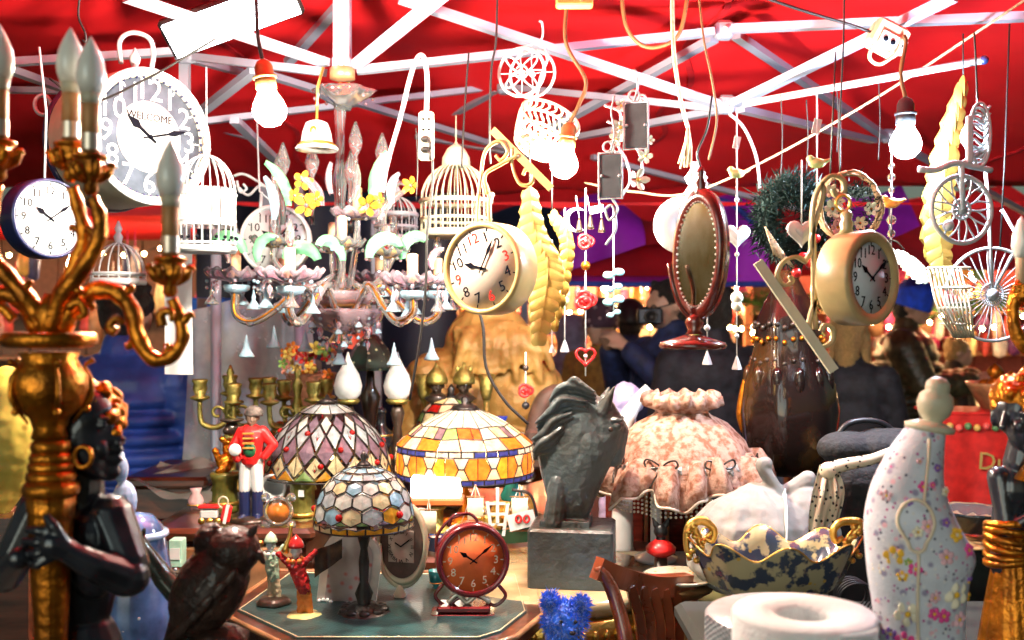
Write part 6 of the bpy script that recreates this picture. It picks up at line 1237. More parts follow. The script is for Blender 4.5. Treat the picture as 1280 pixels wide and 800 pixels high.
# jardiniere
jd = T('scalloped_bowl', 'scalloped porcelain bowl with blue flower print and gilded handles', 'bowl', 968, 800, 1.72); q = jd.q
JP = spots(M('ivory printed porcelain', (.035, .045, .07), .2, 0, scale=38, col2=(.40, .32, .17), ramp=(.47, .53), detail=7, coat=.6), (.50, .28, .05), 36, .16)
lob = lambda a, k: 1+.075*cos(8*a)*(k > 1)
jd.part('bowl_body', MB().lathe([(40, 40), (52, 48), (78, 68), (92, 92), (100, 112), (103, 116), (99, 116), (90, 96), (74, 72), (40, 54)], 72, q(968, 796), sy=.62, rf=lob, zf=lambda a, k: 10*cos(8*a)*(2 < k < 8)), JP)
jd.part('bowl_foot', MB().lathe([(58, 0), (60, 8), (44, 18), (40, 42)], 40, q(968, 796), sy=.62), JP)
jd.part('gilt_rim', MB().tube([q(968, 796)+Vector((102*lob(a, 5)*cos(a), 102*.62*lob(a, 5)*sin(a), 116+10*cos(8*a))) for a in [2*PI*i/120 for i in range(120)]], 1.3, 5, True), GOLDB)
for s, x in ((-1, 872), (1, 1062)):
    hd = jd.part('handle', MB().tube(spl([q(x+s*-8, 705), q(x-s*2, 676), q(x+s*14 if s > 0 else x-6, 655), q(x+s*(-8), 652), q(x-s*20, 662), q(x-s*18, 676), q(x-s*8, 672)], 7), [4, 5, 6, 5, 5, 4, 3], 8), GOLDB)
    for k in range(8): jd.part('handle_leaf', MB().ball(q(x+s*(2+9*sin(k*1.3)), 700-k*6, -3), (5, 4, 4), 7, 5), GOLDB, hd)
    if s < 0: jd.part('handle', MB().tube(spl([q(862, 700), q(858, 680), q(862, 656), q(880, 650), q(890, 662), q(882, 672)], 6), [3, 4, 5, 5, 4, 2], 8), GOLDB)
# white wrapped parcel
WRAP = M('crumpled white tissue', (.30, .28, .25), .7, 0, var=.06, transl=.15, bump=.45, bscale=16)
wp = T('wrapped_parcel', 'round parcel wrapped in white tissue with a tied top', 'parcel', 945, 740, 2.0); q = wp.q
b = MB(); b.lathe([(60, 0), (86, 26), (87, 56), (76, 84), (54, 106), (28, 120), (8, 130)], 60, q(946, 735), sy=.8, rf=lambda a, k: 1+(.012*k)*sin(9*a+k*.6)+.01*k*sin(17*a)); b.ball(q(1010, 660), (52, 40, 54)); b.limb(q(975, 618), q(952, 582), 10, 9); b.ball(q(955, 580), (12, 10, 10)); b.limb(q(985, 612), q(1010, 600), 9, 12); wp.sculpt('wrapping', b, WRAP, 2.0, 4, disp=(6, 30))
wp.part('ribbon', MB().tube(spl([q(958, 735, -72), q(960, 690, -74), q(968, 640, -50), q(976, 614, -12)], 6), 1, flat=(7, .6)), WHITE)
# scarf and bag
sf = T('spotted_scarf', 'cream scarf with black spots tied to the dark bag', 'scarf', 1030, 700, 1.9); q = sf.q
LEO = spots(M('cream silk', (.72, .58, .42), .5, 0, var=.06), (.02, .015, .012), 95, .30)
def scarf_(pts, w):
    p = spl([q(*x) for x in pts], 7); N = len(p); vs = []; n_ = 7
    return MB().grid(lambda u, v: p[int(round(v*(N-1)))]+Vector(((u-.5)*w*(.7+.5*sin(PI*v)), -4*cos((u-.5)*9)-3*sin(u*14+v*5), 0)), 12, N)
sf.part('scarf_tail', scarf_([(1030, 580, -10), (1022, 610, -22), (1018, 640, -24), (1014, 680, -20)], 24), LEO); sf.part('scarf_tail', scarf_([(1034, 582, -14), (1038, 612, -24), (1034, 650, -22)], 18), LEO)
sf.part('scarf_band', MB().tube(spl([q(1024, 588, -14), q(1050, 578, -18), q(1080, 572, -20), q(1108, 562, -14)], 6), [10, 8, 7, 5], 9), LEO); sf.part('knot', MB().ball(q(1031, 586, -16), (12, 10, 11)), LEO)
bgb = T('dark_bag', 'soft black fabric bag behind the spotted scarf', 'bag', 1085, 640, 2.0); q = bgb.q
b = MB(); b.ball(q(1082, 600), (60, 40, 40)); b.ball(q(1110, 560), (56, 36, 26)); b.ball(q(1060, 560), (40, 30, 22)); b.box(q(1090, 640), (110, 60, 50)); bgb.sculpt('bag_body', b, M('black felt', (.018, .018, .020), .8, 0, var=.3, bump=.4), 2.2, 4); bgb.part('bag_handle', MB().tube(spl([q(1040, 560), q(1060, 530), q(1100, 528), q(1130, 552)], 6), 4, 7), BLACK)
bgb.part('bag_stand', MB().box(q(1090, 765), (130, 70, 200)), CLOTHD)
wh = T('wire_basket', 'black wire basket behind the dress form', 'basket', 1060, 770, 1.8); q = wh.q
for k in range(5): wh.part('basket_wire', MB().ring(q(1068, 745, k*8-16), 24-k, 1.2, 20), BLACK)
wh.part('basket_floor', MB().box(q(1068, 766), (44, 36, 3)), BLACK)
gb = T('glass_dish', 'clear cut glass dish on gold lace beside the gilt skirt statue', 'dish', 1215, 690, 2.1); q = gb.q
gb.part('dish_bowl', MB().lathe([(14, 0), (20, 4), (44, 26), (50, 32), (46, 32), (20, 8)], 24, q(1215, 668), rf=lambda a, k: 1+.05*cos(12*a)), GLASSW)
gb.part('lace_mat', MB().lathe([(78, 0), (80, 2), (76, 4), (2, 4)], 40, q(1215, 672), rf=lambda a, k: 1+.04*cos(18*a)), M('gold lace', (.50, .30, .10), .5, .4, var=.5, scale=60)); gb.part('lace_stand', MB().box(q(1215, 770), (130, 110, 190)), CLOTHD)
# tazza and chair
tz = T('footed_dish', 'footed porcelain dish with painted flowers and bronze stem', 'dish', 848, 800, 2.0); q = tz.q
tz.part('plate', MB().lathe([(8, 0), (20, 2), (44, 10), (47, 13), (44, 14), (24, 8), (2, 8)], 40, q(850, 732)), spots(spots(M('painted porcelain', (.40, .35, .26), .2, 0, coat=.5), (.45, .22, .06), 60, .2), (.15, .25, .08), 45, .15))
tz.part('dish_stem', MB().lathe([(30, 0), (28, 6), (10, 14), (8, 30), (14, 44), (9, 52), (24, 62), (40, 72), (44, 78)], 24, q(850, 808)), M('copper stem', (.30, .15, .06), .35, .7))
chr_ = T('wooden_chair', 'dark red wooden slat back chair in front of the green cloth', 'chair', 800, 0, 1.85, S=1, loc=(P(810, 0, 1.95).x, 1.95, 0), rz=12)
def cq(px, py, d): p = P(px, py, d); e = chr_.e; return Matrix.Rotation(-R(12), 4, 'Z') @ (p-e.location)
CW = M('cherry chair wood', (.16, .035, .012), .28, 0, var=.4, coat=.5, scale=12)
chr_.part('back_post', MB().tube(spl([cq(748, 708, 1.8), cq(766, 740, 1.8), cq(782, 800, 1.78), cq(784, 860, 1.78)], 5), [.010, .013, .014, .014], 9), CW)
chr_.part('top_rail', MB().tube(spl([cq(746, 710, 1.8), cq(775, 722, 1.83), cq(815, 732, 1.9), cq(860, 730, 1.97)], 6), 1, flat=(.012, .020)), CW); chr_.part('back_post', MB().tube(spl([cq(862, 728, 1.97), cq(868, 790, 1.96), cq(866, 880, 1.95)], 5), .013, 9), CW)
for k in range(5): chr_.part('slat', MB().tube(spl([cq(788+k*14, 734+k*1.0, 1.84+k*.024), cq(800+k*12, 780, 1.845+k*.024), cq(806+k*10, 860, 1.84+k*.024)], 4), 1, flat=(.006, .009)), CW)
chr_.part('seat', MB().box((-.02, .12, .55), (.30, .34, .04), bev=.01), CW)
for sx in (-1, 1):
    for sy in (-1, 1): chr_.part('leg', MB().tube([(-.02+sx*.12, .12+sy*.14, .54), (-.02+sx*.135, .12+sy*.155, 0)], [.018, .012], 8), CW)
chr_.part('back_frame', MB().box((0, -.06, .74), (.22, .025, .36), bev=.005), CW)
ct = T('cat_figurine', 'small black cat figurine in a red dress beside the lamp pole', 'figurine', 826, 700, 2.15); q = ct.q
ct.part('red_dress', MB().lathe([(8, 22), (18, 28), (19, 34), (13, 40), (7, 44)], 20, q(826, 718)), RED); b = MB(); b.ball(q(826, 664), (9, 8, 9)); b.limb(q(820, 656), q(816, 648), 4, 1.5); b.limb(q(832, 656), q(836, 648), 4, 1.5); b.limb(q(826, 672), q(826, 680), 6, 7); ct.sculpt('cat_head', b, BLACK, 1, 2)
ct.part('base', MB().lathe([(18, 0), (18, 5), (9, 10), (8, 22)], 18, q(826, 718)), BRONZE)
vs_ = T('white_shoe_vase', 'white slanted porcelain vase behind the horse head', 'vase', 800, 560, 2.45); q = vs_.q
vs_.part('vase_body', MB().tube(spl([q(778, 540), q(784, 522), q(796, 502), q(812, 486)], 6), [12, 11, 8, 8], 14), PORC); vs_.part('vase_foot', MB().lathe([(18, 0), (14, 8), (11, 160)], 16, q(778, 690)), PORC)
lc = T('lilac_cloth', 'crumpled lilac cloth bundle behind the horse head', 'cloth', 785, 690, 2.7); q = lc.q
b = MB(); b.ball(q(782, 500), (24, 20, 22)); b.ball(q(770, 530), (26, 22, 30)); b.limb(q(775, 540), q(775, 690), 22, 30); lc.sculpt('cloth_bundle', b, M('lilac cloth', (.30, .25, .40), .75, 0), 2, 2, disp=(8, 14))
pb = T('wooden_screen', 'reddish wooden panel screen behind the pink lamp', 'screen', 800, 720, 2.55); q = pb.q
for k in range(5): pb.part('panel', MB().box(q(768+k*26, 650), (22, 6, 110), bev=2), REDWOOD); pb.part('stile', MB().box(q(781+k*26, 650, -4), (5, 8, 118), bev=1), WOODL)
pb.part('base_rail', MB().box(q(820, 712), (134, 14, 10), bev=2), WOOD); pb.part('stand_box', MB().box(q(820, 800), (130, 40, 160)), WOOD)
# blue plush bear
bb_ = T('plush_bear', 'shaggy bright blue plush bear beneath the marble table', 'plush toy', 705, 860, 1.7); q = bb_.q
BF = M('blue plush', (.02, .16, .90), .75, 0, var=.4, scale=60, bump=1, bscale=150, sheen=.5)
b = MB(); b.ball(q(706, 775), (25, 22, 22)); b.ball(q(688, 752), 9); b.ball(q(726, 756), 9); b.ball(q(706, 835), (34, 28, 40)); b.ball(q(712, 784, -18), (9, 8, 7)); bb_.sculpt('body', b, BF, 1.5, 2, disp=(7, 5))
fz = MB(); rnd = random.Random(5)
for _ in range(1800):
    v = Vector((rnd.gauss(0, 1), rnd.gauss(0, 1), rnd.gauss(0, 1))).normalized(); c, r_ = rnd.choice([(q(706, 775), (26, 23, 23)), (q(706, 775), (26, 23, 23)), (q(688, 752), (9, 9, 9)), (q(726, 756), (9, 9, 9)), (q(706, 835), (35, 29, 41))]); p = c+Vector((v.x*r_[0], v.y*r_[1], v.z*r_[2])); s_ = v.cross(Vector((.3, .9, .2))).normalized()*1.1; fz.add([p-s_, p+s_, p+v*7+Vector((rnd.gauss(0, 2), rnd.gauss(0, 2), rnd.gauss(0, 2)))], [(0, 1, 2)], None, False)
bb_.part('fur', fz, BF, kind='stuff'); bb_.part('nose', MB().ball(q(714, 783, -27), (4, 3, 3)), BLACK)
for x in (700, 718): bb_.part('eye', MB().ball(q(x, 771, -22), 2.4), BLACK)
bst = T('crate_stand', 'low dark crate under the blue plush bear', 'crate', 705, 0, 1.72, S=1, loc=(P(705, 0, 1.72).x, 1.74, 0))
for k in range(5): bst.part('slat', MB().box((0, -.14, .07+k*.17), (.3, .012, .15)), WOOD)
bst.part('crate_lid', MB().box((0, 0, .905), (.32, .3, .02)), WOOD); bst.part('crate_box', MB().box((0, .0, .44), (.29, .26, .88)), WOOD)

# ================================================================ on the leather table
rcl = T('mantel_clock', 'round red desk clock on a wrought stand and stepped foot', 'clock', 584, 772, 1.9); q = rcl.q
REDD = M('brick red dial', (.75, .13, .03), .5, 0, var=.12); MAROON = M('maroon enamel', (.13, .010, .012), .25, 0, coat=.6)
clock(rcl, q(590, 698), 46, 30, 10, MAROON, REDD, M('pale numerals', (.75, .60, .42), .5), ratio=.84, size=.22)
rcl.part('carry_handle', MB().tube(spl([q(547, 705), q(546, 672), q(562, 650), q(584, 642), (q(596, 650)), q(594, 660)], 7), 2, 7), MAROON); rcl.part('carry_loop', MB().tube(spl([q(560, 658), q(568, 644), q(588, 642)], 5), 2, 7), MAROON)
for s in (-1, 1): rcl.part('stand_scroll', MB().tube(spl([q(588+s*34, 730), q(588+s*44, 745), q(588+s*30, 757), q(588+s*16, 748), q(588, 742)], 6), 2.4, 7), MAROON)
rcl.part('gold_filigree', MB().tube(spl([q(560, 752, -4), q(572, 742, -4), q(584, 752, -4), q(598, 742, -4), q(612, 752, -4)], 5), 3, 7), M('silver filigree', (.6, .55, .45), .35, .6))
rcl.part('foot', MB().box(q(580, 758), (66, 34, 8), bev=2), MAROON); rcl.part('foot', MB().box(q(579, 768), (84, 42, 9), bev=3), MAROON)
oc = T('oval_table_mirror', 'cream oval swivel mirror with modelled reflection of a clock face on round foot', 'clock', 498, 757, 2.0); q = oc.q
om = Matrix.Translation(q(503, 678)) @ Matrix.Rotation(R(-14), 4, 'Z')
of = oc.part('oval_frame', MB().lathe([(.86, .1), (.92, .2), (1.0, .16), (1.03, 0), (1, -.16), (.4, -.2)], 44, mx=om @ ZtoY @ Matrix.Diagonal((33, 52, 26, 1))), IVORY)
oc.part('reflected_dial', MB().prism(oval(28, 44, 0, 0), -4, -3), M('brown dial', (.09, .055, .045), .3, 0, var=.3), of, mx=om)  # clock face reflected in the mirror, modelled as dial, numerals and hands
oc.part('reflected_panel', MB().box((0, -4.6, -4), (34, 1, 40), bev=2), M('reflected pale dial', (.40, .29, .24), .5), of, mx=om)
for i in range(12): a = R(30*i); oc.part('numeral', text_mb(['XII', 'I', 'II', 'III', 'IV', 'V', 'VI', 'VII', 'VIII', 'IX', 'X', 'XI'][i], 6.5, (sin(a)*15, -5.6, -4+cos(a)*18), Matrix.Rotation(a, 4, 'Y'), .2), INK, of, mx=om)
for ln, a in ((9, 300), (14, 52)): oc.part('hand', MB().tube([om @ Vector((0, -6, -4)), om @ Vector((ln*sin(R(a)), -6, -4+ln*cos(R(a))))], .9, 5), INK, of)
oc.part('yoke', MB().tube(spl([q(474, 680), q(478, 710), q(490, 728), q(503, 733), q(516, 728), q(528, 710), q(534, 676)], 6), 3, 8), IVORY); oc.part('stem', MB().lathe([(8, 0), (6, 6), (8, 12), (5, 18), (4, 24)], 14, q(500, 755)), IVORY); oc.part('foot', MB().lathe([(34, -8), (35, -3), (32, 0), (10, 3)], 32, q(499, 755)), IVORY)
pf = T('photo_frame', 'white arched porcelain photo frame with pink portrait print', 'photo frame', 435, 762, 1.97); q = pf.q
AR = lambda w, h0, h1: [(-w, 0), (w, 0), (w, h0)]+[(w*cos(R(a)), h0+(h1-h0)*sin(R(a))) for a in range(10, 180, 10)]+[(-w, h0)]
pmx = Matrix.Translation(q(432, 758)) @ Matrix.Rotation(R(8), 4, 'Y') @ Matrix.Rotation(R(8), 4, 'X')
fo = pf.part('frame', MB().prism(AR(37, 62, 100), 0, 7, pmx), M('pink white porcelain', (.78, .66, .60), .25, 0, coat=.5)); pf.part('photo', MB().prism(AR(27, 56, 86), -1.2, .2, pmx @ Matrix.Translation((0, 0, 7))), spots(M('faded photo', (.45, .38, .38), .4), (.50, .16, .16), 50, .3, soft=.2), fo)
for k in range(14): pf.part('frame_bead', MB().ball(pmx @ Vector((-33+k*5, -3, 4+2*sin(k))), 3, 7, 5), PORC, fo)
pf.part('prop', MB().tube([pmx @ Vector((0, 7, 60)), pmx @ Vector((0, 40, 0))], 2, 5), BLACK)
def figurine(label, px, py, d, cols, s=1.0, lean=6):
    t = T('harlequin_figurine', label, 'figurine', px, py, d); q = t.q
    t.part('base', MB().lathe([(24*s, 0), (25*s, 4), (20*s, 9), (8*s, 11)], 20, q(px, py), rf=lambda a, k: 1+.07*cos(5*a)), cols[3])
    b = MB(); b.limb(q(px-4*s, py-10*s), q(px-2*s, py-40*s), 5*s, 7*s); b.limb(q(px+7*s, py-10*s), q(px+2*s, py-40*s), 5*s, 7*s); t.sculpt('legs', b, cols[1], .9*s, 2, disp=(2, 4))
    b = MB(); b.limb(q(px, py-40*s), q(px-lean*s, py-70*s), 9*s, 11*s); b.limb(q(px-lean*s-8*s, py-70*s), q(px-lean*s-22*s, py-84*s), 5*s, 3.6*s); b.limb(q(px-lean*s+8*s, py-70*s), q(px+14*s, py-86*s), 5*s, 3.6*s); t.sculpt('coat', b, cols[0], .9*s, 2, disp=(3, 5))
    hb_, _ = head_mb(q(px-lean*s, py-87*s), 9*s, 20); t.sculpt('head', hb_, cols[2], .7*s, 1)
    t.part('hat', MB().lathe([(10*s, 0), (10*s, 3*s), (7*s, 10*s), (.5, 16*s)], 14, q(px-lean*s, py-92*s)), cols[0])
    for k in range(7): a = 2*PI*k/7; t.part('ruff', MB().ball(q(px-lean*s+9*s*cos(a), py-76*s, 9*s*sin(a)), 3.6*s, 7, 5), cols[4])
    return t
OR_ = M('orange glaze', (.75, .20, .03), .25, 0, var=.4, coat=.5)
RG = M('red glaze', (.45, .02, .02), .2, 0, var=.4, coat=.6)
t = figurine('red and orange porcelain harlequin figurine on the leather top', 380, 776, 1.88, (RG, OR_, PORC, M('mossy glaze', (.50, .42, .16), .25, 0, var=.4), OR_), 1.0, 10)
t.part('cape', MB().grid(lambda u, v: t.q(392+u*34, 690+v*34*(1-.3*u)-u*14, 6+4*sin(u*8)), 10, 8), M('dark tiger cape', (.05, .025, .012), .5, 0, var=.8, scale=40))
t.part('trumpet', MB().tube(spl([t.q(356, 690), t.q(362, 672), t.q(364, 655)], 4), [5, 3, 2], 8), GOLDB)
figurine('green and white porcelain pierrot figurine with dark cloak', 342, 756, 1.95, (M('pale green glaze', (.38, .50, .36), .2, 0, var=.3), M('cream glaze', (.62, .50, .32), .25), PORC, BRONZE, PORC), .85, 4)

# ================================================================ on the cabinet
so = T('soldier_figurine', 'toy soldier figurine in red tailcoat and white breeches', 'figurine', 314, 652, 2.35); q = so.q
so.part('base', MB().lathe([(26, 0), (27, 4), (22, 8), (4, 9)], 24, q(314, 653)), BRONZE)
b = MB()
for s in (-1, 1): b.limb(q(314+s*8, 612), q(314+s*8, 646), 7, 7.5); b.limb(q(314+s*8, 646, -2), q(314+s*11, 647, -12), 5, 4)
so.sculpt('boots', b, NAVY, .9, 1)
b = MB()
for s in (-1, 1): b.limb(q(314+s*6, 574), q(314+s*8, 612), 9, 7.5)
so.sculpt('breeches', b, PORC, .9, 2)
b = MB(); b.limb(q(314, 572), q(314, 546), 14, 17); b.limb(q(302, 540), q(292, 560, -4), 7, 6); b.limb(q(292, 560, -4), q(300, 572, -12), 6, 5); b.limb(q(328, 540), q(342, 556), 8, 6); b.limb(q(342, 556), q(332, 570, -6), 6, 5); b.prism([(q(300, 0).x, q(0, 560).z), (q(304, 0).x, q(0, 606).z), (q(326, 0).x, q(0, 606).z), (q(330, 0).x, q(0, 560).z)], 6, 12); so.sculpt('tailcoat', b, RED, 1, 2)
so.part('waistcoat', MB().ball(q(315, 560, -9), (9, 9, 12)), colour('dark green cloth', (.02, .14, .06)))
for k in range(4): so.part('gold_frog', MB().box(q(315, 540+k*6, -18), (15, 2.5, 2.6), bev=.8), GOLDB)
hb_, hm_ = head_mb(q(316, 522, -2), 11, 10); so.sculpt('head', hb_, M('dark face', (.16, .10, .07), .4), .8, 1); so.part('cap', MB().lathe([(11, 0), (12, 3), (10, 9), (4, 13)], 16, q(317, 520)), M('grizzled fur', (.10, .08, .07), .8, 0, var=.7, scale=80)); so.part('medal_watch', MB().lathe([(7, 0), (8, 1), (7, 3), (1, 3)], 18, q(299, 560, -18), ZtoY), PORC)
def colm(label, px, py, d, w, h, top):
    t = T('display_column', label, 'pedestal', px, py, d); q = t.q; G = M('olive green paint', (.16, .15, .03), .35, .3, var=.4, coat=.3)
    t.part('shaft', MB().lathe([(w, 0), (w*1.1, 3), (w*1.1, 8), (w*.9, 12), (w*.85, h-12), (w, h-8), (w*1.08, h-3), (w, h)], 36, q(px, py), rf=lambda a, k: 1+(.05*cos(12*a) if k in (3, 4) else 0)), G); t.part('band', MB().lathe([(w*1.06, h*.2), (w*1.12, h*.24), (w*1.06, h*.28)], 30, q(px, py)), GOLDB)
    return t
t = colm('green fluted column pedestal under the gold monkey', 281, 640, 2.4, 17, 50, 0)
mo = T('monkey_figurine', 'gold monkey figurine crouching with a dark head', 'figurine', 283, 590, 2.4); q = mo.q
b = MB(); b.ball(q(282, 578), (11, 10, 11)); b.ball(q(288, 560), (10, 9, 13)); b.limb(q(278, 580, -6), q(272, 562, -10), 5, 4); b.limb(q(290, 556, -4), q(280, 548, -8), 4, 4); b.limb(q(286, 584, -6), q(276, 588, -10), 5, 4); mo.sculpt('body', b, GOLD, 1, 2, disp=(2, 4)); b = MB(); b.ball(q(290, 536), 9.5); b.ball(q(285, 538, -6), (5, 5, 5)); b.ball(q(300, 535), 3.5); mo.sculpt('head', b, BRONZE, .9, 2)
mo.part('head_dish', MB().lathe([(6, 0), (14, 3), (15, 5), (6, 4)], 16, q(290, 529)), BRONZE)
t = colm('green column jar with a white price sticker', 378, 656, 2.38, 17, 60, 0); t.part('price_sticker', MB().box(t.q(380, 614, -17), (7, 1, 8)), WHITE)
t = T('white_jug', 'small white porcelain jug lying on its side', 'jug', 344, 618, 2.42); q = t.q; t.part('jug_body', MB().lathe([(8, 0), (17, 6), (20, 20), (16, 32), (17, 36), (13, 34), (12, 10)], 24, q(346, 606, 14), ZtoY), PORC); t.part('handle', MB().ring(q(366, 600), 7, 2, 9), PORC); t.part('stack_box', MB().box(q(346, 634), (40, 30, 16), bev=2), colour('yellow box', (.7, .45, .05))); t.part('stack_box', MB().box(q(346, 646), (40, 34, 9), bev=2), colour('teal box', (.02, .30, .28)))
t = T('picture_stand', 'small clear frame with round orange picture', 'picture frame', 348, 660, 2.28); q = t.q
f_ = t.part('frame', MB().lathe([(14, 0), (15, 4), (18, 4), (19, 0), (18, -3)], 30, q(348, 639), ZtoY), GLASSW); t.part('picture', MB().lathe([(14, 0), (14, 1.5)], 30, q(348, 639), ZtoY), OR_, f_)
for dx, dz in ((-16, -17), (16, -17), (-16, 17), (16, 17)): t.part('corner_ball', MB().ball(q(348+dx, 639+dz), 6), GLASSW)
t = T('train_ornament', 'small red and white wooden train ornament', 'toy train', 268, 656, 2.28); q = t.q
t.part('engine', MB().box(q(262, 642), (22, 12, 12), bev=2), PORC); t.part('roof', MB().box(q(262, 633), (26, 14, 4), bev=1), RED); t.part('stripe_stocking', MB().box(q(283, 642), (12, 8, 24), Matrix.Rotation(R(12), 4, 'Y'), bev=3), RED); t.part('stripe', MB().box(q(284, 642, -5), (4, 1, 24), Matrix.Rotation(R(12), 4, 'Y')), WHITE)
for x in (254, 264, 274): w_ = t.part('train_wheel', MB().lathe([(4, 0), (4, 3)], 14, q(x, 650, -6), ZtoY), GOLDB)
t.part('loop', MB().ring(q(279, 628), 6, 1.2, 7), IVORY)
# ================================================================ brass candelabra behind
def cand(label, px, py, d, arms_):
    t = T('brass_candelabrum', label, 'candelabrum', px, py, d, 'green brass candelabra'); q = t.q
    t.part('stem', MB().lathe([(24, 0), (22, 6), (8, 14), (6, 40), (10, 60), (5, 80), (8, 100), (4, 118), (7, 130), (3, 140), (5, 146), (1, 156)], 16, q(px, py)), BRASS)
    for dx, top, dy in arms_:
        a = t.part('arm', MB().tube(spl([q(px, py-88), q(px+dx*.45, py-78, dy*.4), q(px+dx*.9, py-82, dy), q(px+dx, py-96, dy), q(px+dx, top+26, dy)], 6), [3.4, 3.6, 3.2, 3], 8), BRASS); t.part('scroll', MB().tube(arc((q(px+dx*.42, 0).x, 96), 9, 0, 300, 12, 4, y=dy*.4), 2.2, 6), BRASS, a)
        t.part('candle_cup', MB().lathe([(3, 0), (12, 4), (12, 6), (6, 8), (9, 16), (8, 22), (10, 26), (9, 28), (6, 26)], 16, q(px+dx, top+28, dy)), BRASS, a)
cand('greenish brass candelabrum in front of the white pole', 288, 612, 2.75, [(-38, 474, 0), (10, 478, -20), (-6, 470, 20), (24, 474, 30)])
cand('greenish brass candelabrum beside the mauve glass lamp', 372, 612, 2.8, [(-38, 472, 10), (-30, 478, -20), (-22, 476, 22), (22, 476, -10), (34, 474, 10)])
for x, lab in ((546, 'small brass warrior head bookend nearest the white flame lamp'), (580, 'small brass warrior head bookend with crested helmet')):
    t = T('brass_bust', lab, 'bust', x, 560, 2.95); q = t.q; hb_, _ = head_mb(q(x, 482), 12, 10); t.sculpt('head', hb_, BRONZE, .9, 1); t.part('helmet', MB().lathe([(13, 0), (14, 4), (12, 12), (6, 19), (3, 22), (2, 27)], 18, q(x, 480)), BRASS)
    if x > 560:
        for k in range(5): t.part('crest', MB().ball(q(x-8+k*4, 462), (3, 3, 5), 6, 5), BRASS)
    t.part('bust_base', MB().lathe([(16, 0), (15, 40), (8, 56), (16, 62), (6, 70)], 16, q(x, 560)), BRONZE)
for x, lab in ((530, 'brass goblet left of the warrior heads'), (608, 'brass goblet right of the warrior heads')):
    t = T('brass_goblet', lab, 'goblet', x, 560, 2.98); t.part('cup', MB().lathe([(5, 60), (7, 66), (11, 92), (10, 92), (5, 68)], 16, t.q(x, 560)), BRASS); t.part('goblet_stem', MB().lathe([(14, 0), (12, 4), (4, 10), (4, 60)], 14, t.q(x, 560)), BRASS)
# flower basket
fbk = T('flower_basket', 'wicker basket of red and orange flowers behind the candelabra', 'basket', 385, 560, 3.1); q = fbk.q
fbk.part('basket', MB().lathe([(18, 0), (30, 70), (32, 74), (28, 74)], 24, q(388, 540), rf=lambda a, k: 1+.03*cos(16*a)), M('wicker', (.42, .18, .10), .7, 0, var=.4, scale=60)); fbk.part('basket_stand', MB().lathe([(26, 0), (22, 80)], 16, q(388, 620)), WOOD)
rnd = random.Random(9)
FC = [RED, OR_, M('coral bloom', (.85, .35, .25), .5), M('yellow bloom', (.85, .62, .12), .5), M('green bloom', (.20, .35, .06), .5), PORC]
for k in range(34): flower(fbk, q(388+rnd.uniform(-34, 34), 455+rnd.uniform(-22, 16), rnd.uniform(-26, 20)), rnd.uniform(6, 10), FC[k % 6], GOLDB, rnd.uniform(-40, 40))
flower(fbk, q(444, 414, -10), 22, M('poppy cloth', (.85, .12, .05), .5), BLACK, 10, 7)
# model ships
def ship(label, px, py, d, ln, mast, hull, ns):
    t = T('model_ship', label, 'model ship', px, py, d); q = t.q
    t.part('hull', MB().grid(lambda u, v: q(px-ln/2+ln*u+(6 if u > .9 else 0)*v, py-v*20-4*(2*u-1)**2, (v-.0)*11*sin(PI*min(1, .08+u*.9))*(1))if 1 else 0, 16, 5), hull); t.part('hull', MB().grid(lambda u, v: q(px-ln/2+ln*u+(6 if u > .9 else 0)*v, py-v*20-4*(2*u-1)**2, -v*11*sin(PI*min(1, .08+u*.9))), 16, 5), hull)
    t.part('deck', MB().box(q(px, py-18), (ln*.86, 16, 2)), WOODL)
    for k in range(ns):
        x = px-ln*.3+ln*.6*k/max(1, ns-1); m = t.part('mast', MB().tube([q(x, py-18), q(x, py-mast)], 1.2, 6), WOODL); t.part('yard', MB().tube([q(x-12, py-mast*.8), q(x+12, py-mast*.8)], .9, 5), WOODL, m)
        t.part('sail', MB().grid(lambda u, v: q(x-10+20*u, py-mast*.78+v*mast*.42, -4*sin(PI*v)-3*sin(PI*u)), 6, 6), M('sailcloth', (.72, .62, .44), .7), m)
        for s in (-1, 1): t.part('rigging', MB().tube([q(x, py-mast), q(x+s*ln*.22, py-20)], .5, 4), TWINE, m)
    return t
t = ship('fishing boat model with dark green hull', 622, 680, 2.35, 92, 74, colour('boat green', (.01, .10, .06)), 2)
for k, (x, y) in enumerate([(612, 645), (622, 630), (632, 648)]): t.part('cabin_frame', MB().box(t.q(x, y, -8), (4, 4, 44 if k == 1 else 40), Matrix.Rotation(R(-8+8*k), 4, 'Y')), PORC)
for k in range(3): t.part('cabin_rung', MB().box(t.q(621, 628+k*13, -8), (22, 3, 3)), PORC)
t.part('name_board', MB().box(t.q(652, 648, -12), (34, 2, 20), Matrix.Rotation(R(-14), 4, 'Y')), PORC)
for x in (648, 658): t.part('red_buoy', MB().ring(t.q(x, 646, -14), 3.4, 1.4, 4.4, 14, 6), RED)
t.part('boom', MB().tube(spl([t.q(668, 700), t.q(672, 660), t.q(664, 620), t.q(640, 612)], 6), 2, 6), CORDB)
ship('small sailing boat model with tan sail', 546, 690, 2.2, 34, 66, colour('boat blue', (.02, .06, .22)), 1)
tr = T('brass_tray_wares', 'cluster of small brass pots under the broad lamp', 'brass pots', 560, 668, 2.35)
for k in range(7): tr.part('brass_pot', MB().lathe([(5, 0), (9, 4), (10, 10), (6, 16), (7, 19)], 16, tr.q(612+((k*37) % 50)-14, 664-(k % 3)*6, (k % 3)*14)), GOLDB)
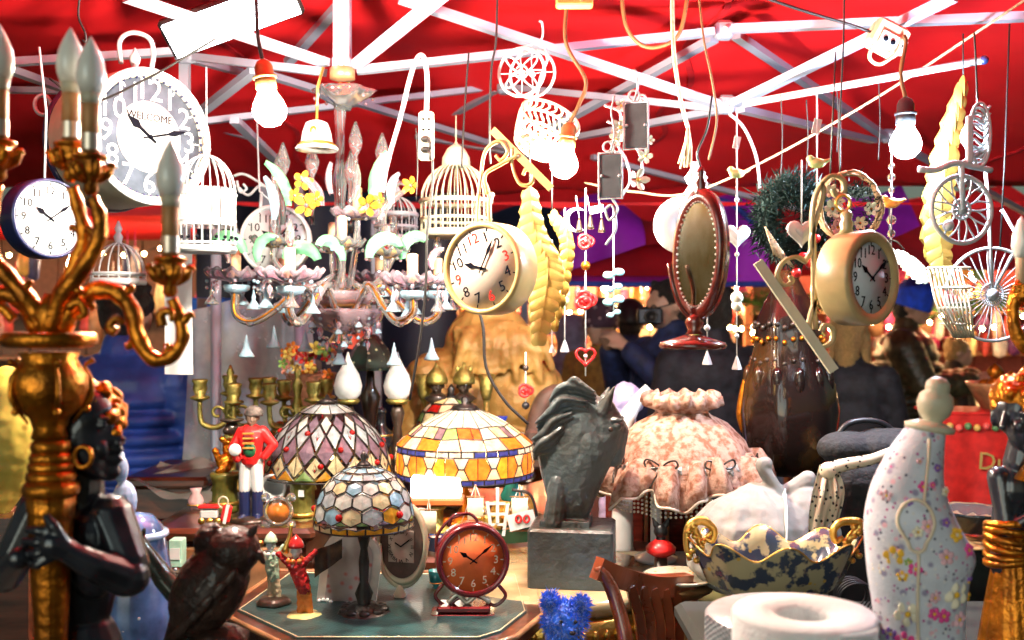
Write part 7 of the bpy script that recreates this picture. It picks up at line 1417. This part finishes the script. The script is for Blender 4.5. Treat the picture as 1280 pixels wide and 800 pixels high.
# white cloth and bag on the vendor's desk, yellow cushion at the far left
wc = T('white_cloth', 'white cloth spread over the brown desk', 'cloth', 225, 585, 3.15); q = wc.q
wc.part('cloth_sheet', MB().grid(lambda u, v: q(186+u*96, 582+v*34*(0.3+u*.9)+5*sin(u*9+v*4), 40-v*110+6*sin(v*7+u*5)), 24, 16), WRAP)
wb = T('plastic_bag', 'crumpled white plastic bag beside the vendor', 'bag', 222, 585, 4.1); q = wb.q
b = MB(); b.ball(q(208, 548), (22, 20, 34)); b.ball(q(200, 520), (14, 14, 22)); b.limb(q(204, 520), q(212, 496), 8, 5); wb.sculpt('bag_body', b, M('white plastic film', (.80, .78, .78), .35, 0, transl=.3, bump=.8, bscale=30), 2, 1, disp=(9, 16))
yc = T('patterned_cushion', 'yellow green embroidered cushion behind the lacquer statue', 'cushion', 10, 640, 1.8); q = yc.q
b = MB(); b.ball(q(8, 540), (46, 30, 84), 18, 12); b.ball(q(-30, 600), (60, 30, 60)); yc.sculpt('cushion_body', b, spots(M('gold brocade', (.52, .38, .06), .6, 0, var=.25, scale=14), (.28, .16, .02), 26, .26, soft=.12), 3, 3, disp=(5, 26)); yc.part('cushion_stand', MB().box(q(-10, 760), (130, 80, 240)), WOOD)
cc = T('green_carton', 'small green and white carton beside the cabinet', 'box', 222, 700, 2.2); cc.part('carton_body', MB().box(cc.q(222, 690), (16, 20, 34), bev=1), colour('mint carton', (.35, .60, .48))); cc.part('carton_label', MB().box(cc.q(222, 690, -10.5), (12, 1, 14)), WHITE); cc.part('carton_stand', MB().box(cc.q(222, 800), (60, 60, 184)), WOOD)
tg = T('cone_basket', 'basket of gold pine cones on the red draped stand', 'basket', 1250, 500, 3.6); q = tg.q
for k in range(26): rr = random.Random(k); tg.part('pine_cone', MB().lathe([(2, -8), (8, -4), (9, 2), (6, 8), (1, 12)], 9, q(1225+rr.uniform(0, 70), 462+rr.uniform(0, 34), rr.uniform(-20, 20)), rf=lambda a, k: 1+.15*cos(5*a+k*2)), GOLD)
tg.part('basket', MB().lathe([(30, 0), (48, 30), (50, 34), (44, 32)], 24, q(1260, 512)), WOODL)
rs = T('draped_stand', 'stand draped in red cloth with cream script lettering', 'stand', 1238, 940, 3.6); q = rs.q
rs.part('stand_body', MB().box(q(1238, 730), (150, 70, 420)), WOOD); rs.part('red_drape', MB().grid(lambda u, v: q(1160+156*u, 514+v*190, -40-3*sin(u*20)*v), 60, 10), REDF); rs.part('drape_top', MB().box(q(1238, 513), (158, 84, 4), bev=1), REDF)
for k in range(14): rs.part('fringe_fruit', MB().ball(q(1168+k*11, 528+2*(k % 2), -44), 4.5, 8, 6), GOODM[['ochre', 'red', 'green'][k % 3]])
rs.part('script_lettering', text_mb('Duc', 30, q(1226, 572, -46), Matrix.Rotation(R(4), 4, 'Y'), .4), WINGY)

# ================================================================ more bric-a-brac round the lamps
rnd = random.Random(21)
CL = {'cobalt': (.02, .05, .35), 'white': (.62, .62, .60), 'ruby red': (.40, .01, .02), 'honey': (.50, .27, .05), 'mint': (.30, .52, .40), 'black': (.015, .015, .018), 'pale pink': (.60, .36, .36), 'gold': (.5, .28, .06), 'teal': (.02, .20, .22)}
def vase(kind, cname, px, py, d, h, where):
    m = M('glaze '+cname, CL[cname], .2, .6 if cname == 'gold' else 0, var=.25, coat=.5); w_ = h*.28
    PR = {'bottle': [(w_, 0), (w_*1.1, h*.1), (w_, h*.4), (w_*.45, h*.55), (w_*.4, h*.85), (w_*.55, h*.9), (w_*.4, h)], 'vase': [(w_*.6, 0), (w_, h*.25), (w_*1.2, h*.5), (w_*.6, h*.8), (w_*.9, h)], 'cup': [(w_*.8, 0), (w_*.5, h*.12), (w_*1.3, h*.4), (w_*1.6, h), (w_*1.5, h), (w_*1.1, h*.4)], 'jar': [(w_, 0), (w_*1.4, h*.15), (w_*1.4, h*.6), (w_, h*.72), (w_*1.1, h*.76), (w_*.9, h*.9), (w_*.2, h)]}[kind]
    t = T(kind if kind != 'cup' else 'goblet_cup', cname+' '+kind+' '+where, kind, px, py, d); t.part('vessel', MB().lathe(PR, 22, t.q(px, py)), m)
    t.part('gilt_band', MB().lathe([(w_*.9, h*.30), (w_*1.35 if kind != 'bottle' else w_*1.08, h*.31), (w_*1.35 if kind != 'bottle' else w_*1.08, h*.35), (w_*.9, h*.36)], 20, t.q(px, py)), GOLDB)
for a in [('bottle', 'cobalt', 506, 655, 2.42, 40, 'between the two nearest stained glass lamps'), ('vase', 'white', 524, 668, 2.36, 32, 'beside the lit box lantern'), ('jar', 'ruby red', 478, 650, 2.55, 30, 'behind the hexagon pane lamp'), ('cup', 'gold', 600, 660, 2.5, 26, 'under the broad lit lamp'), ('vase', 'teal', 640, 640, 2.7, 44, 'behind the fishing boat model'), ('jar', 'honey', 658, 648, 2.62, 30, 'between the ship and the horse bust'),
          ('bottle', 'mint', 322, 600, 2.6, 34, 'behind the toy soldier'), ('vase', 'pale pink', 245, 640, 2.5, 30, 'at the corner of the cabinet'), ('jar', 'white', 508, 588, 2.95, 30, 'in front of the white flame lamp'), ('bottle', 'black', 476, 560, 3.0, 50, 'beside the black turned lamp'), ('cup', 'white', 645, 565, 3.0, 24, 'by the feet of the gold statue'), ('vase', 'cobalt', 625, 560, 3.0, 40, 'before the gold statue'),
          ('jar', 'gold', 350, 560, 2.9, 34, 'between the brass candelabra'), ('bottle', 'ruby red', 402, 560, 3.0, 44, 'in front of the flower basket'), ('bottle', 'honey', 320, 575, 2.85, 40, 'behind the toy soldier by the candelabra'), ('cup', 'teal', 545, 735, 2.05, 22, 'behind the red desk clock')]: vase(*a)
for k, (x, y, d, rz_, c, lab) in enumerate([(560, 600, 3.05, 8, 'brown', 'small brown book stack behind the broad lamp'), (640, 600, 3.02, -10, 'navy', 'small navy book stack beside the gold statue')]):
    t = T('book_stack', lab, 'books', x, y, d, rz=rz_)
    for j in range(4): bk_ = t.part('book', MB().box((rnd.uniform(-3, 3), 0, 5+j*9), (52, 38, 8), bev=1), GOODM[[c, 'crimson', 'green', 'ochre'][j]]); t.part('pages', MB().box((2, -2, 5+j*9), (50, 38, 5.5)), PALEF, bk_)
